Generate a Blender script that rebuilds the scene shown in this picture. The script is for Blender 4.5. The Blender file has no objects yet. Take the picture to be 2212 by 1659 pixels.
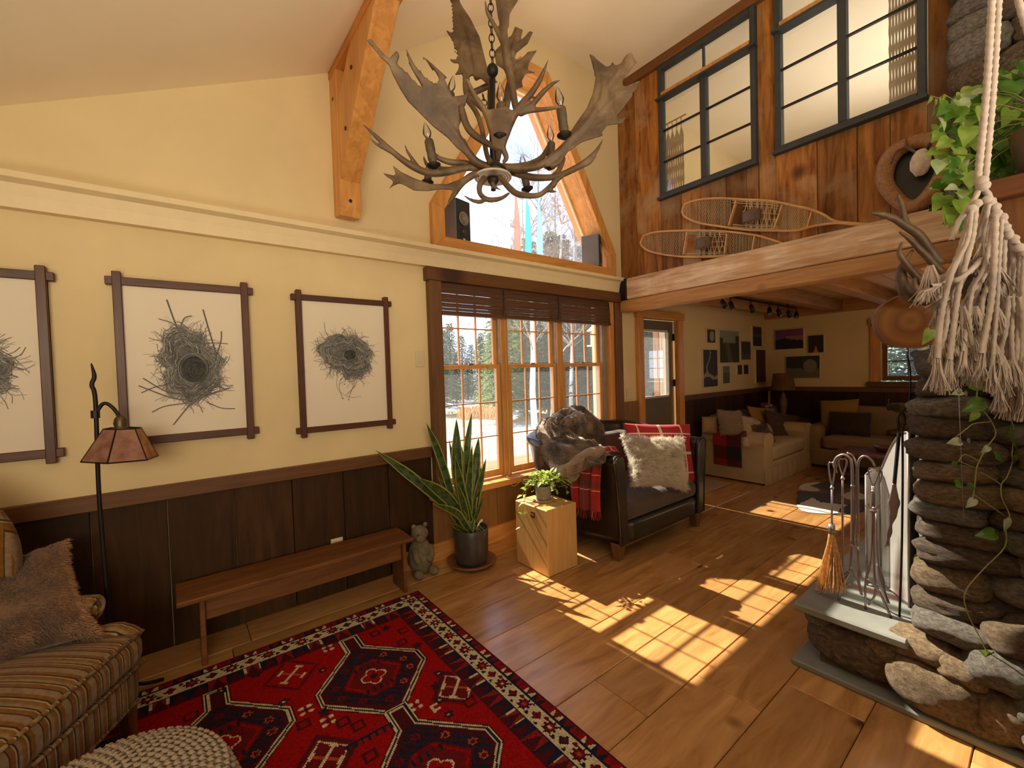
import bpy, bmesh, math, random
import numpy as np
from mathutils import Vector, Matrix, Euler, noise

R0 = random.Random(7)
C = bpy.context.scene.collection
SC = bpy.context.scene
PI = math.pi
# ---------------------------------------------------------------- camera, sky, sun, added fill lights, exposure
CAMZ = 1.5
FPX = 934.0
yaw, pitch, roll = math.radians(38.05), math.radians(1.55), math.radians(-1.77)
_f = Vector((math.sin(yaw), math.cos(yaw), 0)); _r = Vector((math.cos(yaw), -math.sin(yaw), 0)); _u = Vector((0, 0, 1))
_f2 = _f*math.cos(pitch) - _u*math.sin(pitch); _u2 = _u*math.cos(pitch) + _f*math.sin(pitch)
_r3 = _r*math.cos(roll) + _u2*math.sin(roll); _u3 = _u2*math.cos(roll) - _r*math.sin(roll)
cam_d = bpy.data.cameras.new('camera'); cam = bpy.data.objects.new('camera', cam_d); C.objects.link(cam)
cam.matrix_world = Matrix(((_r3.x, _u3.x, -_f2.x, 0), (_r3.y, _u3.y, -_f2.y, 0), (_r3.z, _u3.z, -_f2.z, CAMZ), (0, 0, 0, 1)))
cam_d.sensor_fit = 'HORIZONTAL'; cam_d.sensor_width = 36.0; cam_d.lens = 36.0*FPX/2212.0
cam_d.clip_start = 0.05; cam_d.clip_end = 300
SC.camera = cam
def ray(px, py):
    return _r3*((px-1106)/FPX) - _u3*((py-829.5)/FPX) + _f2
def onX(px, py, X): d = ray(px, py); p = d*(X/d.x); p.z += CAMZ; return p
def onY(px, py, Y): d = ray(px, py); p = d*(Y/d.y); p.z += CAMZ; return p
def onZ(px, py, Z=0.0): d = ray(px, py); p = d*((Z-CAMZ)/d.z); p.z += CAMZ; return p
def atD(px, py, D): p = ray(px, py)*D; p.z += CAMZ; return p

W = bpy.data.worlds.new('sky'); SC.world = W; W.use_nodes = True
nt = W.node_tree; nt.nodes.clear()
wo = nt.nodes.new('ShaderNodeOutputWorld'); bg = nt.nodes.new('ShaderNodeBackground'); tc = nt.nodes.new('ShaderNodeTexCoord')
sx = nt.nodes.new('ShaderNodeSeparateXYZ'); cr = nt.nodes.new('ShaderNodeValToRGB')
cr.color_ramp.elements[0].position = 0.0; cr.color_ramp.elements[0].color = (0.80, 0.88, 1.0, 1)
cr.color_ramp.elements[1].position = 0.7; cr.color_ramp.elements[1].color = (0.30, 0.50, 0.95, 1)
nt.links.new(tc.outputs['Generated'], sx.inputs[0]); nt.links.new(sx.outputs['Z'], cr.inputs['Fac'])
nt.links.new(cr.outputs['Color'], bg.inputs['Color']); nt.links.new(bg.outputs[0], wo.inputs[0])
bg.inputs['Strength'].default_value = 2.6

sun_d = bpy.data.lights.new('sun', 'SUN'); sun = bpy.data.objects.new('sun', sun_d); C.objects.link(sun)
sun_d.energy = 15.0; sun_d.color = (1.0, 0.90, 0.70); sun_d.angle = math.radians(0.53)
sd = Vector((0.045, -1.0, -0.956)).normalized()
sun.rotation_euler = sd.to_track_quat('-Z', 'Y').to_euler()
def area(name, loc, to, sx_, sy_, e, col):
    d = bpy.data.lights.new(name, 'AREA'); o = bpy.data.objects.new(name, d); C.objects.link(o)
    d.shape = 'RECTANGLE'; d.size = sx_; d.size_y = sy_; d.energy = e; d.color = col
    o.location = loc; o.rotation_euler = (Vector(to)-Vector(loc)).to_track_quat('-Z', 'Y').to_euler()
    return o
area('room_fill', (-1.0, -2.4, 2.0), (0.4, 3.15, 1.75), 2.4, 0.9, 28, (1.0, 0.86, 0.63)).data.spread = math.radians(84)  # added unseen fill behind the camera, brightens the window wall
area('ceiling_fill', (1.6, -1.2, 2.2), (2.2, 0.6, 4.6), 2.0, 2.0, 44, (1.0, 0.88, 0.68)).data.spread = math.radians(130)  # added upward fill to lighten the ceiling, no such fixture in the room
area('left_ceiling_fill', (-1.0, 0.4, 0.8), (-0.5, 1.0, 3.2), 1.0, 1.0, 20, (1.0, 0.86, 0.64)).data.spread = math.radians(125)  # added fill left of the view, lifts the low part of the ceiling
area('loft_fill', (6.0, 0.6, 3.9), (5.6, 1.4, 5.2), 2.0, 2.6, 36, (1.0, 0.93, 0.82))  # added area light standing for an unseen loft window
area('den_fill', (5.6, 0.2, 2.0), (7.0, 3.0, 1.4), 1.2, 1.0, 7, (1.0, 0.64, 0.30))  # added warm fill for the den walls, not one of its lamps
area('den_up_fill', (5.6, 0.2, 0.5), (5.2, 0.9, 2.4), 0.8, 0.8, 9, (1.0, 0.66, 0.32))  # added fill imitating sun bounce from the floor onto the plank ceiling
SC.view_settings.view_transform = 'Standard'; SC.view_settings.look = 'None'
SC.view_settings.gamma = 1.0; SC.view_settings.use_curve_mapping = False
SC.view_settings.exposure = 0.0
SC.cycles.use_denoising = True
SC.cycles.max_bounces = 8; SC.cycles.diffuse_bounces = 4; SC.cycles.glossy_bounces = 3
SC.cycles.transmission_bounces = 6; SC.cycles.transparent_max_bounces = 16
SC.cycles.sample_clamp_indirect = 6.0; SC.cycles.caustics_reflective = False; SC.cycles.caustics_refractive = False

# ---------------------------------------------------------------- materials
def new_mat(name):
    m = bpy.data.materials.new(name); m.use_nodes = True
    return m, m.node_tree, m.node_tree.nodes['Principled BSDF']
def N(t, kind, **kw):
    n = t.nodes.new(kind)
    for k, v in kw.items():
        if k in n.inputs: n.inputs[k].default_value = v
        else: setattr(n, k, v)
    return n
def ramp(t, fac, stops):
    n = t.nodes.new('ShaderNodeValToRGB'); cr = n.color_ramp
    while len(cr.elements) < len(stops): cr.elements.new(0.5)
    for e, (p, c) in zip(cr.elements, stops): e.position = p; e.color = (*c, 1) if len(c) == 3 else c
    t.links.new(fac, n.inputs['Fac']); return n.outputs['Color']
def mixc(t, fac, a, b, mode='MIX'):
    n = t.nodes.new('ShaderNodeMix'); n.data_type = 'RGBA'; n.blend_type = mode
    for s, v in ((n.inputs[0], fac), (n.inputs[6], a), (n.inputs[7], b)):
        if isinstance(v, (int, float)): s.default_value = v
        elif isinstance(v, tuple): s.default_value = (*v, 1) if len(v) == 3 else v
        else: t.links.new(v, s)
    return n.outputs[2]
def bump(t, b, height, strength=0.3, dist=0.01):
    n = t.nodes.new('ShaderNodeBump'); n.inputs['Strength'].default_value = strength; n.inputs['Distance'].default_value = dist
    t.links.new(height, n.inputs['Height']); t.links.new(n.outputs[0], b.inputs['Normal'])
def coords(t, scale=(1, 1, 1), rand=False, which='Object'):
    tc = t.nodes.new('ShaderNodeTexCoord'); mp = t.nodes.new('ShaderNodeMapping'); mp.inputs['Scale'].default_value = scale
    t.links.new(tc.outputs[which], mp.inputs['Vector'])
    if rand:
        oi = t.nodes.new('ShaderNodeObjectInfo'); mu = t.nodes.new('ShaderNodeVectorMath'); mu.operation = 'SCALE'
        cx = t.nodes.new('ShaderNodeCombineXYZ')
        for i in range(3): t.links.new(oi.outputs['Random'], cx.inputs[i])
        t.links.new(cx.outputs[0], mu.inputs[0]); mu.inputs['Scale'].default_value = 37.0
        t.links.new(mu.outputs[0], mp.inputs['Location'])
        return mp.outputs[0], oi.outputs['Random']
    return mp.outputs[0], None
def noisef(t, vec, scale=5, detail=4, rough=0.55, dist=0.0):
    n = N(t, 'ShaderNodeTexNoise', Scale=scale, Detail=detail, Roughness=rough, Distortion=dist)
    t.links.new(vec, n.inputs['Vector']); return n.outputs['Fac']
def plain(name, col, rough=0.6, metal=0.0, var=0.12, scale=12, bmp=0.0, sheen=0.0, spec=0.5):
    m, t, b = new_mat(name)
    v, _ = coords(t); f = noisef(t, v, scale)
    c = ramp(t, f, [(0.3, tuple(x*(1-var) for x in col)), (0.7, tuple(min(1, x*(1+var)) for x in col))])
    t.links.new(c, b.inputs['Base Color'])
    b.inputs['Roughness'].default_value = rough; b.inputs['Metallic'].default_value = metal
    b.inputs['Specular IOR Level'].default_value = spec
    if sheen: b.inputs['Sheen Weight'].default_value = sheen
    if bmp: bump(t, b, f, bmp)
    return m
def wood(name, c1, c2, axis='X', s=1.0, rough=0.45, knots=0.0, knotcol=(0.05, 0.02, 0.01), vary=0.25, c3=None, spec=0.4, bmp=0.15, stretch=9):
    m, t, b = new_mat(name)
    sc = {'X': (1, stretch, stretch), 'Y': (stretch, 1, stretch), 'Z': (stretch, stretch, 1)}[axis]
    v, rnd = coords(t, tuple(x*s for x in sc), rand=True)
    f = noisef(t, v, 2.2, 6, 0.6, 0.8)
    col = ramp(t, f, [(0.28, c1), (0.72, c2)])
    v2, _ = coords(t, (s, s, s), rand=True)
    if c3:
        g = noisef(t, v2, 2.2, 4, 0.6, 0.3)
        fg = ramp(t, g, [(0.5, (0, 0, 0)), (0.68, (1, 1, 1))])
        col = mixc(t, fg, col, c3)
    if knots:
        vo = N(t, 'ShaderNodeTexVoronoi', Scale=knots); t.links.new(v2, vo.inputs['Vector'])
        kf = ramp(t, vo.outputs['Distance'], [(0.05, (1, 1, 1)), (0.13, (0, 0, 0))])
        col = mixc(t, kf, col, knotcol)
    mr = t.nodes.new('ShaderNodeMapRange'); mr.inputs['To Min'].default_value = 1-vary; mr.inputs['To Max'].default_value = 1+vary
    t.links.new(rnd, mr.inputs['Value'])
    cc = t.nodes.new('ShaderNodeCombineColor')
    for i in range(3): t.links.new(mr.outputs[0], cc.inputs[i])
    col = mixc(t, 1.0, col, cc.outputs[0], 'MULTIPLY')
    t.links.new(col, b.inputs['Base Color'])
    b.inputs['Roughness'].default_value = rough; b.inputs['Specular IOR Level'].default_value = spec
    bump(t, b, f, bmp, 0.004)
    return m
def glassmat(name, tint=(1, 1, 1), haze=0.05, refl=1.0):
    m, t, b = new_mat(name); t.nodes.remove(b)
    out = t.nodes['Material Output']
    tr = N(t, 'ShaderNodeBsdfTransparent'); tr.inputs[0].default_value = (*tint, 1)
    gl = N(t, 'ShaderNodeBsdfGlossy', Roughness=0.01); tl = N(t, 'ShaderNodeBsdfTranslucent')
    fr = N(t, 'ShaderNodeFresnel', IOR=1.4)
    mu = t.nodes.new('ShaderNodeMath'); mu.operation = 'MULTIPLY'; mu.inputs[1].default_value = refl; t.links.new(fr.outputs[0], mu.inputs[0])
    m1 = N(t, 'ShaderNodeMixShader'); m1.inputs[0].default_value = haze
    t.links.new(tr.outputs[0], m1.inputs[1]); t.links.new(tl.outputs[0], m1.inputs[2])
    m2 = N(t, 'ShaderNodeMixShader'); t.links.new(mu.outputs[0], m2.inputs[0])
    t.links.new(m1.outputs[0], m2.inputs[1]); t.links.new(gl.outputs[0], m2.inputs[2]); t.links.new(m2.outputs[0], out.inputs['Surface'])
    return m
def vcol(name, rough=0.8, sheen=0.0, translucent=0.0, bmp=0):
    m, t, b = new_mat(name)
    a = N(t, 'ShaderNodeVertexColor', layer_name='Col'); t.links.new(a.outputs['Color'], b.inputs['Base Color'])
    b.inputs['Roughness'].default_value = rough; b.inputs['Sheen Weight'].default_value = sheen
    if bmp:
        v, _ = coords(t); f = noisef(t, v, bmp, 3); bump(t, b, f, 0.5, 0.004)
    return m
def leafmat(name, c1, c2, edge=None, trans=0.35, rough=0.4, scale=8):
    m, t, b = new_mat(name)
    v, rnd = coords(t, (1, 1, 1), rand=True); f = noisef(t, v, scale, 3)
    col = ramp(t, f, [(0.35, c1), (0.65, c2)])
    t.links.new(col, b.inputs['Base Color']); b.inputs['Roughness'].default_value = rough
    tl = N(t, 'ShaderNodeBsdfTranslucent'); t.links.new(col, tl.inputs[0])
    mx = N(t, 'ShaderNodeMixShader'); mx.inputs[0].default_value = trans
    t.links.new(b.outputs[0], mx.inputs[1]); t.links.new(tl.outputs[0], mx.inputs[2])
    t.links.new(mx.outputs[0], t.nodes['Material Output'].inputs['Surface'])
    return m

M = {}
M['paint'] = plain('cream_paint', (0.76, 0.60, 0.335), 0.85, var=0.04, scale=3)
M['ceil'] = plain('ceiling_paint', (0.94, 0.83, 0.64), 0.9, var=0.03, scale=2)
M['trimpaint'] = plain('cream_trim_paint', (0.80, 0.64, 0.38), 0.5, var=0.03)
M['pine'] = wood('orange_pine', (0.50, 0.20, 0.045), (0.78, 0.38, 0.11), 'Z', 1, 0.38, 0.9, (0.22, 0.06, 0.015), 0.08)
M['pineX'] = wood('orange_pine_rail', (0.50, 0.20, 0.045), (0.78, 0.38, 0.11), 'X', 1, 0.38, 0.9, (0.22, 0.06, 0.015), 0.08)
M['sash'] = wood('sash_pine', (0.56, 0.25, 0.06), (0.74, 0.38, 0.13), 'Z', 1, 0.4, 0, vary=0.04)
M['beamY'] = wood('beam_orange', (0.42, 0.13, 0.02), (0.72, 0.30, 0.06), 'Y', 1, 0.5, 1.1, (0.10, 0.03, 0.01), 0.05)
M['worn'] = wood('beam_worn', (0.42, 0.22, 0.09), (0.92, 0.70, 0.48), 'Y', 1, 0.7, 0.7, (0.2, 0.08, 0.03), 0.03, c3=(0.60, 0.32, 0.14))
M['beam2'] = wood('beam_warm', (0.36, 0.16, 0.05), (0.60, 0.32, 0.12), 'Y', 1, 0.6, 1.6, (0.14, 0.05, 0.02), 0.03)
M['joist'] = wood('joist_wood', (0.22, 0.10, 0.04), (0.42, 0.22, 0.10), 'X', 1, 0.7, 0.8, vary=0.1)
M['decking'] = wood('ceiling_plank', (0.42, 0.20, 0.06), (0.60, 0.32, 0.11), 'Y', 1, 0.6, 1.0, vary=0.12)
M['browntrim'] = wood('dark_brown_trim', (0.11, 0.045, 0.018), (0.20, 0.09, 0.035), 'Z', 1, 0.5, 0.8, vary=0.05)
M['browntrimX'] = wood('dark_brown_rail', (0.10, 0.038, 0.012), (0.17, 0.070, 0.022), 'X', 1, 0.5, 0.8, vary=0.05)
M['wain'] = wood('dark_wainscot', (0.028, 0.011, 0.0035), (0.066, 0.028, 0.008), 'Z', 1, 0.6, 1.3, (0.018, 0.006, 0.002), 0.32, spec=0.2)
M['wain2'] = wood('mid_wainscot', (0.20, 0.09, 0.025), (0.32, 0.15, 0.045), 'Z', 1, 0.5, 1.3, (0.06, 0.02, 0.01), 0.15)
M['barn'] = wood('barn_board', (0.10, 0.030, 0.006), (0.48, 0.20, 0.045), 'Z', 0.9, 0.75, 1.6, (0.04, 0.014, 0.005), 0.48, c3=(0.38, 0.24, 0.13), spec=0.25)
M['floor'] = wood('floor_pine', (0.30, 0.125, 0.035), (0.60, 0.32, 0.115), 'X', 1.0, 0.25, 2.4, (0.085, 0.028, 0.010), 0.2, c3=(0.44, 0.23, 0.09), spec=0.55, bmp=0.08, stretch=6)
M['walnut'] = wood('frame_wood', (0.060, 0.018, 0.008), (0.115, 0.038, 0.016), 'Z', 2, 0.4, 0, vary=0.1)
M['benchw'] = wood('bench_wood', (0.10, 0.034, 0.009), (0.25, 0.095, 0.027), 'X', 1, 0.5, 1.1, (0.07, 0.03, 0.01), 0.15)
M['blackframe'] = plain('charcoal_paint', (0.035, 0.040, 0.042), 0.6, var=0.2)
M['glass'] = glassmat('window_glass', (0.97, 0.98, 1.0), 0.045, 0.35)
M['loftglass'] = glassmat('loft_glass', (0.98, 0.98, 0.97), 0.0, 1.6)
M['iron'] = plain('wrought_iron', (0.34, 0.29, 0.30), 0.34, 0.85, 0.2)
M['darkiron'] = plain('dark_iron', (0.025, 0.018, 0.015), 0.5, 0.6, 0.2)
M['white'] = plain('white_plastic', (0.70, 0.58, 0.38), 0.5, var=0.02)
M['black'] = plain('black_vinyl', (0.012, 0.012, 0.013), 0.35, var=0.1)

# ---------------------------------------------------------------- mesh helpers
class MB:
    def __init__(s): s.v = []; s.f = []; s.c = []; s.mi = []
    def add(s, vs, fs, col=None, mi=0):
        n = len(s.v); s.v += [tuple(v) for v in vs]; s.f += [tuple(i+n for i in f) for f in fs]
        s.c += [col]*len(fs); s.mi += [mi]*len(fs)
        return s
    def box(s, x0, x1, y0, y1, z0, z1, **k):
        vs = [(x0,y0,z0),(x1,y0,z0),(x1,y1,z0),(x0,y1,z0),(x0,y0,z1),(x1,y0,z1),(x1,y1,z1),(x0,y1,z1)]
        return s.add(vs, [(0,3,2,1),(4,5,6,7),(0,1,5,4),(1,2,6,5),(2,3,7,6),(3,0,4,7)], **k)
    def obox(s, c, size, mat, **k):
        hx, hy, hz = (d/2 for d in size); c = Vector(c)
        vs = [c + mat @ Vector(p) for p in [(-hx,-hy,-hz),(hx,-hy,-hz),(hx,hy,-hz),(-hx,hy,-hz),(-hx,-hy,hz),(hx,-hy,hz),(hx,hy,hz),(-hx,hy,hz)]]
        return s.add(vs, [(0,3,2,1),(4,5,6,7),(0,1,5,4),(1,2,6,5),(2,3,7,6),(3,0,4,7)], **k)
    def beam(s, a, b, w, h, up=(0,0,1), **k):
        a = Vector(a); b = Vector(b); d = (b-a); L = d.length; z = d.normalized(); x = z.cross(Vector(up))
        if x.length < 1e-4: x = Vector((1,0,0))
        x.normalize(); y = z.cross(x)
        return s.obox((a+b)/2, (w, h, L), Matrix((x, y, z)).transposed(), **k)
    def prism(s, poly, fn, d0, d1, **k):
        n = len(poly); vs = [fn(a, b, d0) for a, b in poly] + [fn(a, b, d1) for a, b in poly]
        fs = [tuple(range(n)), tuple(range(2*n-1, n-1, -1))] + [(i, i+n, (i+1) % n+n, (i+1) % n) for i in range(n)]
        return s.add(vs, fs, **k)
    def tube(s, pts, rad, n=8, cap=True, flat=1.0, **k):
        pts = [Vector(p) for p in pts]; m = len(pts)
        if isinstance(rad, (int, float)): rad = [rad]*m
        ref = None; vs = []
        for i, p in enumerate(pts):
            t = (pts[min(i+1, m-1)] - pts[max(i-1, 0)])
            if t.length < 1e-9: t = Vector((0, 0, 1))
            t.normalize()
            if ref is None:
                ref = t.cross(Vector((0, 0, 1)))
                if ref.length < 0.1: ref = t.cross(Vector((0, 1, 0)))
                ref.normalize()
            u = (ref - t*ref.dot(t))
            if u.length < 1e-6: u = t.orthogonal()
            u.normalize(); ref = u; w = t.cross(u)
            for j in range(n):
                a = 2*PI*j/n; vs.append(p + (u*math.cos(a) + w*math.sin(a)*flat)*rad[i])
        fs = [(i*n+j, i*n+(j+1) % n, (i+1)*n+(j+1) % n, (i+1)*n+j) for i in range(m-1) for j in range(n)]
        if cap: fs += [tuple(range(n-1, -1, -1)), tuple((m-1)*n+j for j in range(n))]
        return s.add(vs, fs, **k)
    def lathe(s, prof, c=(0, 0, 0), n=24, sx=1, sy=1, **k):
        m = len(prof); vs = [(c[0]+r*sx*math.cos(2*PI*j/n), c[1]+r*sy*math.sin(2*PI*j/n), c[2]+z) for r, z in prof for j in range(n)]
        fs = [(i*n+j, i*n+(j+1) % n, (i+1)*n+(j+1) % n, (i+1)*n+j) for i in range(m-1) for j in range(n)]
        if prof[0][0] > 1e-5: fs.append(tuple(range(n-1, -1, -1)))
        if prof[-1][0] > 1e-5: fs.append(tuple((m-1)*n+j for j in range(n)))
        return s.add(vs, fs, **k)
    def ball(s, c, r, n=10, m=7, dist=None, **k):
        if isinstance(r, (int, float)): r = (r, r, r)
        vs = []; c = Vector(c)
        for i in range(m+1):
            th = PI*i/m
            for j in range(n):
                ph = 2*PI*j/n; d = Vector((math.sin(th)*math.cos(ph), math.sin(th)*math.sin(ph), math.cos(th)))
                kk = dist(d) if dist else 1.0
                vs.append(c + Vector((d.x*r[0], d.y*r[1], d.z*r[2]))*kk)
        fs = [(i*n+j, (i+1)*n+j, (i+1)*n+(j+1) % n, i*n+(j+1) % n) for i in range(m) for j in range(n)]
        return s.add(vs, fs, **k)
    def grid(s, fn, nu, nv, closed_u=False, cols=None, flip=False, **k):
        vs = [fn(i/nu, j/nv) for j in range(nv+1) for i in range(nu+1)]
        n0 = len(s.v); s.v += [tuple(v) for v in vs]
        for j in range(nv):
            for i in range(nu):
                a = j*(nu+1)+i; q = (a, a+1, a+nu+2, a+nu+1)
                if flip: q = q[::-1]
                s.f.append(tuple(x+n0 for x in q)); s.c.append(cols((i+.5)/nu, (j+.5)/nv) if cols else None); s.mi.append(k.get('mi', 0))
        return s
    def build(s, name, mat, parent=None, smooth=False, bevel=0.0, solid=0.0, sub=0, kind=None, weld=False, world=True):
        me = bpy.data.meshes.new(name)
        off = Vector((0, 0, 0))
        if parent is not None and world:
            p = parent
            while p is not None: off += p.location; p = p.parent
        vs = [(x-off.x, y-off.y, z-off.z) for x, y, z in s.v]
        me.from_pydata(vs, [], s.f); 
        mats = mat if isinstance(mat, (list, tuple)) else [mat]
        for mm in mats: me.materials.append(mm)
        if len(mats) > 1: me.polygons.foreach_set('material_index', s.mi)
        if any(c is not None for c in s.c):
            ca = me.color_attributes.new('Col', 'FLOAT_COLOR', 'CORNER')
            arr = []
            for c, f in zip(s.c, s.f):
                c = c or (1, 1, 1); arr += [c[0], c[1], c[2], 1.0]*len(f)
            ca.data.foreach_set('color', arr)
        if weld:
            bm = bmesh.new(); bm.from_mesh(me); bmesh.ops.remove_doubles(bm, verts=bm.verts, dist=1e-5)
            bmesh.ops.recalc_face_normals(bm, faces=bm.faces); bm.to_mesh(me); bm.free()
        if smooth: me.polygons.foreach_set('use_smooth', [True]*len(me.polygons))
        me.update()
        o = bpy.data.objects.new(name, me); C.objects.link(o)
        if parent is not None: o.parent = parent
        if solid: md = o.modifiers.new('thick', 'SOLIDIFY'); md.thickness = solid; md.offset = 0
        if bevel: md = o.modifiers.new('bevel', 'BEVEL'); md.width = bevel; md.segments = 1; md.limit_method = 'ANGLE'
        if sub: md = o.modifiers.new('sub', 'SUBSURF'); md.levels = sub; md.render_levels = sub
        if kind: o['kind'] = kind
        return o
def thing(name, label, cat, loc, group=None):
    o = bpy.data.objects.new(name, None); C.objects.link(o); o.empty_display_size = 0.05
    o.location = loc; o['label'] = label; o['category'] = cat
    if group: o['group'] = group
    return o
def tag(o, label, cat, group=None):
    o['label'] = label; o['category'] = cat
    if group: o['group'] = group
    return o
def struct(name, loc=(0, 0, 0)):
    o = bpy.data.objects.new(name, None); C.objects.link(o); o.empty_display_size = 0.05
    o.location = loc; o['kind'] = 'structure'; return o
def curve_pts(pts, n=12):
    """Catmull-Rom through points (tuples of any length)"""
    P = [np.array(p, float) for p in pts]; P = [2*P[0]-P[1]] + P + [2*P[-1]-P[-2]]
    out = []
    m = len(P)-3
    for i in range(m):
        for k in range(n):
            t = k/n; a, b, c, d = P[i:i+4]
            out.append(0.5*((2*b)+(-a+c)*t+(2*a-5*b+4*c-d)*t*t+(-a+3*b-3*c+d)*t**3))
    out.append(P[-2]); return out
XZ = lambda a, b, d: (a, d, b)
YZ = lambda a, b, d: (d, a, b)
XY = lambda a, b, d: (a, b, d)
# ================================================================= STRUCTURE
D = 3.15
# ---- floor of wide pine planks
fl = MB().box(-3.25, 8.3, -3.7, 3.5, -0.08, -0.03).build('floor', M['darkiron'], kind='structure')
rr = random.Random(3)
joints = {1.10: [1.55, 4.9], 0.806: [1.95, 5.6], 1.40: [-0.6, 2.42, 6.2], 1.697: [0.1, 3.1, 5.9], 1.99: [1.0, 3.7, 6.6], 2.29: [-1.0, 1.95, 5.2], 2.585: [0.2, 2.9, 5.8]}
for k in range(-15, 9):
    y0 = 0.806+0.297*k; y1 = y0+0.294
    if y0 > 3.15: break
    js = None
    for kk in joints:
        if abs(kk-y0) < 0.02: js = joints[kk]
    if js is None:
        js = []; x = -3.2+rr.uniform(0.5, 2.5)
        while x < 7.6: js.append(x); x += rr.uniform(2.4, 3.6)
    xs = [-3.2]+js+[8.1]
    for a, b in zip(xs[:-1], xs[1:]):
        MB().box(a+0.0015, b-0.0015, y0, min(y1, 3.16), -0.03, rr.uniform(-0.001, 0.001)).build('plank', M['floor'], fl, bevel=0.003)

# ---- window wall (front), with its three openings
wf = MB()
F = lambda a, b, d: (a, d, b)
def wp(poly, m=wf): m.prism(poly, F, 3.45, 3.15)
for x0, x1, z0, z1 in [(-3.2, 1.70, 0, 2.5), (1.70, 3.92, 0, 0.50), (1.70, 3.92, 2.27, 2.5), (3.92, 4.44, 0, 2.5), (4.44, 5.24, 2.11, 2.5), (5.24, 8.25, 0, 2.5)]:
    wp([(x0, z0), (x1, z0), (x1, z1), (x0, z1)])
wp([(-3.2, 2.5), (1.75, 2.5), (1.75, 2.84), (-3.2, 2.84)]); wp([(-3.2, 2.84), (1.75, 2.84), (2.69, 4.36), (2.69, 5.0), (-3.2, 5.0)])
wp([(1.75, 2.5), (3.9, 2.5), (3.9, 2.58), (1.75, 2.58)]); wp([(2.69, 4.36), (2.95, 4.36), (2.95, 5.0), (2.69, 5.0)])
wp([(3.9, 2.5), (8.25, 2.5), (8.25, 2.77), (3.9, 2.77)]); wp([(3.9, 2.77), (8.25, 2.77), (8.25, 5.0), (2.95, 5.0), (2.95, 4.36)])
wall_front = wf.build('wall_front', M['paint'], kind='structure')
MB().box(-3.35, -3.2, -3.7, 3.45, 0, 5).build('wall_left', M['paint'], kind='structure')
MB().box(-3.35, 8.25, -3.75, -3.6, 0, 5).build('wall_back', M['paint'], kind='structure')
wr = MB()
for y0, y1, z0, z1 in [(-3.6, 0.80, 0, 2.5), (1.66, 3.15, 0, 2.5), (0.80, 1.66, 0, 1.20), (0.80, 1.66, 2.0, 2.5), (-3.6, 3.15, 2.5, 5)]:
    wr.box(8.05, 8.2, y0, y1, z0, z1)
wall_right = wr.build('wall_right', M['paint'], kind='structure')

# ---- ceiling: low pitch at the left, steeper pitch up to a flat
cl = MB()
ridge = [(-3.3, 1.13), (0.97, 3.60), (2.42, 4.66), (2.50, 4.72), (8.3, 4.72)]
zl = lambda x: 2.851+(x+0.601)*(3.63-2.851)/(0.97+0.601)
ridge[0] = (-3.3, zl(-3.3)); ridge[1] = (0.97, 3.63)
prof = ridge + [(x, z+0.2) for x, z in ridge[::-1]]
for (x0, z0), (x1, z1) in zip(ridge[:-1], ridge[1:]):
    cl.prism([(x0, z0), (x1, z1), (x1, z1+0.15), (x0, z0+0.15)], F, -3.7, 3.16)
cl.build('ceiling', M['ceil'], kind='structure')
# cover above so no sky leaks between roof and wall
MB().box(-3.4, 8.4, -3.8, 3.46, 4.98, 5.08).build('ceiling_top', M['ceil'], kind='structure')

# ---- long cream ledge on the window wall
ld = MB()
ld.prism([(3.15, 2.36), (3.095, 2.36), (3.085, 2.42), (3.07, 2.47), (3.03, 2.485), (3.03, 2.515), (3.15, 2.515)], YZ, -3.2, 4.03)
ld.build('trim_1', M['trimpaint'], kind='structure')

# ---- dark wainscot boards with cap rail
wn = struct('wainscot', (0, 3.15, 0)); wn.name = 'wall_wainscot'
xs = [-3.2, -2.85, -2.5, -2.14, -1.8, -1.45, -1.1, -0.72, -0.37, -0.056, 0.267, 0.585, 0.911, 1.24, 1.60]
for i, (a, b) in enumerate(zip(xs[:-1], xs[1:])):
    MB().box(a+0.002, b-0.002, 3.124-0.004*(i % 2), 3.15, 0.0, 0.86).build('board', M['wain'], wn, bevel=0.003)
MB().box(-3.2, 1.60, 3.10, 3.15, 0.845, 0.925).build('cap_rail', M['browntrimX'], wn, bevel=0.004)
# lighter boards below the window, light baseboard
xs = [1.60, 1.93, 2.24, 2.52, 2.83, 3.15, 3.46, 3.78, 4.05]
for a, b in zip(xs[:-1], xs[1:]):
    MB().box(a+0.002, b-0.002, 3.128, 3.15, 0.0, 0.50).build('board', M['wain2'], wn, bevel=0.003)
MB().box(1.30, 4.36, 3.105, 3.128, 0.0, 0.14).build('baseboard_front', M['pineX'], kind='structure')
xs = [5.33, 5.6, 5.9, 6.2, 6.5, 6.8, 7.1, 7.4, 7.7, 8.02]
for a, b in zip(xs[:-1], xs[1:]):
    MB().box(a+0.002, b-0.002, 3.128, 3.15, 0.0, 1.05).build('board', M['wain'], wn, bevel=0.003)
MB().box(5.33, 8.03, 3.11, 3.15, 1.05, 1.115).build('cap_rail', M['browntrimX'], wn)
MB().box(4.06, 4.35, 3.12, 3.15, 0.0, 1.115).build('board', M['wain2'], wn, bevel=0.003)
ws = struct('wall_wainscot_right', (8.05, 0, 0))
y = 3.10
while y > -3.5:
    MB().box(8.025, 8.05, y-0.30, y-0.004, 0, 1.05).build('board', M['wain'], ws, bevel=0.003); y -= 0.30
MB().box(8.01, 8.05, -3.5, 3.11, 1.05, 1.12).build('cap_rail', M['browntrimX'], ws)

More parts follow.
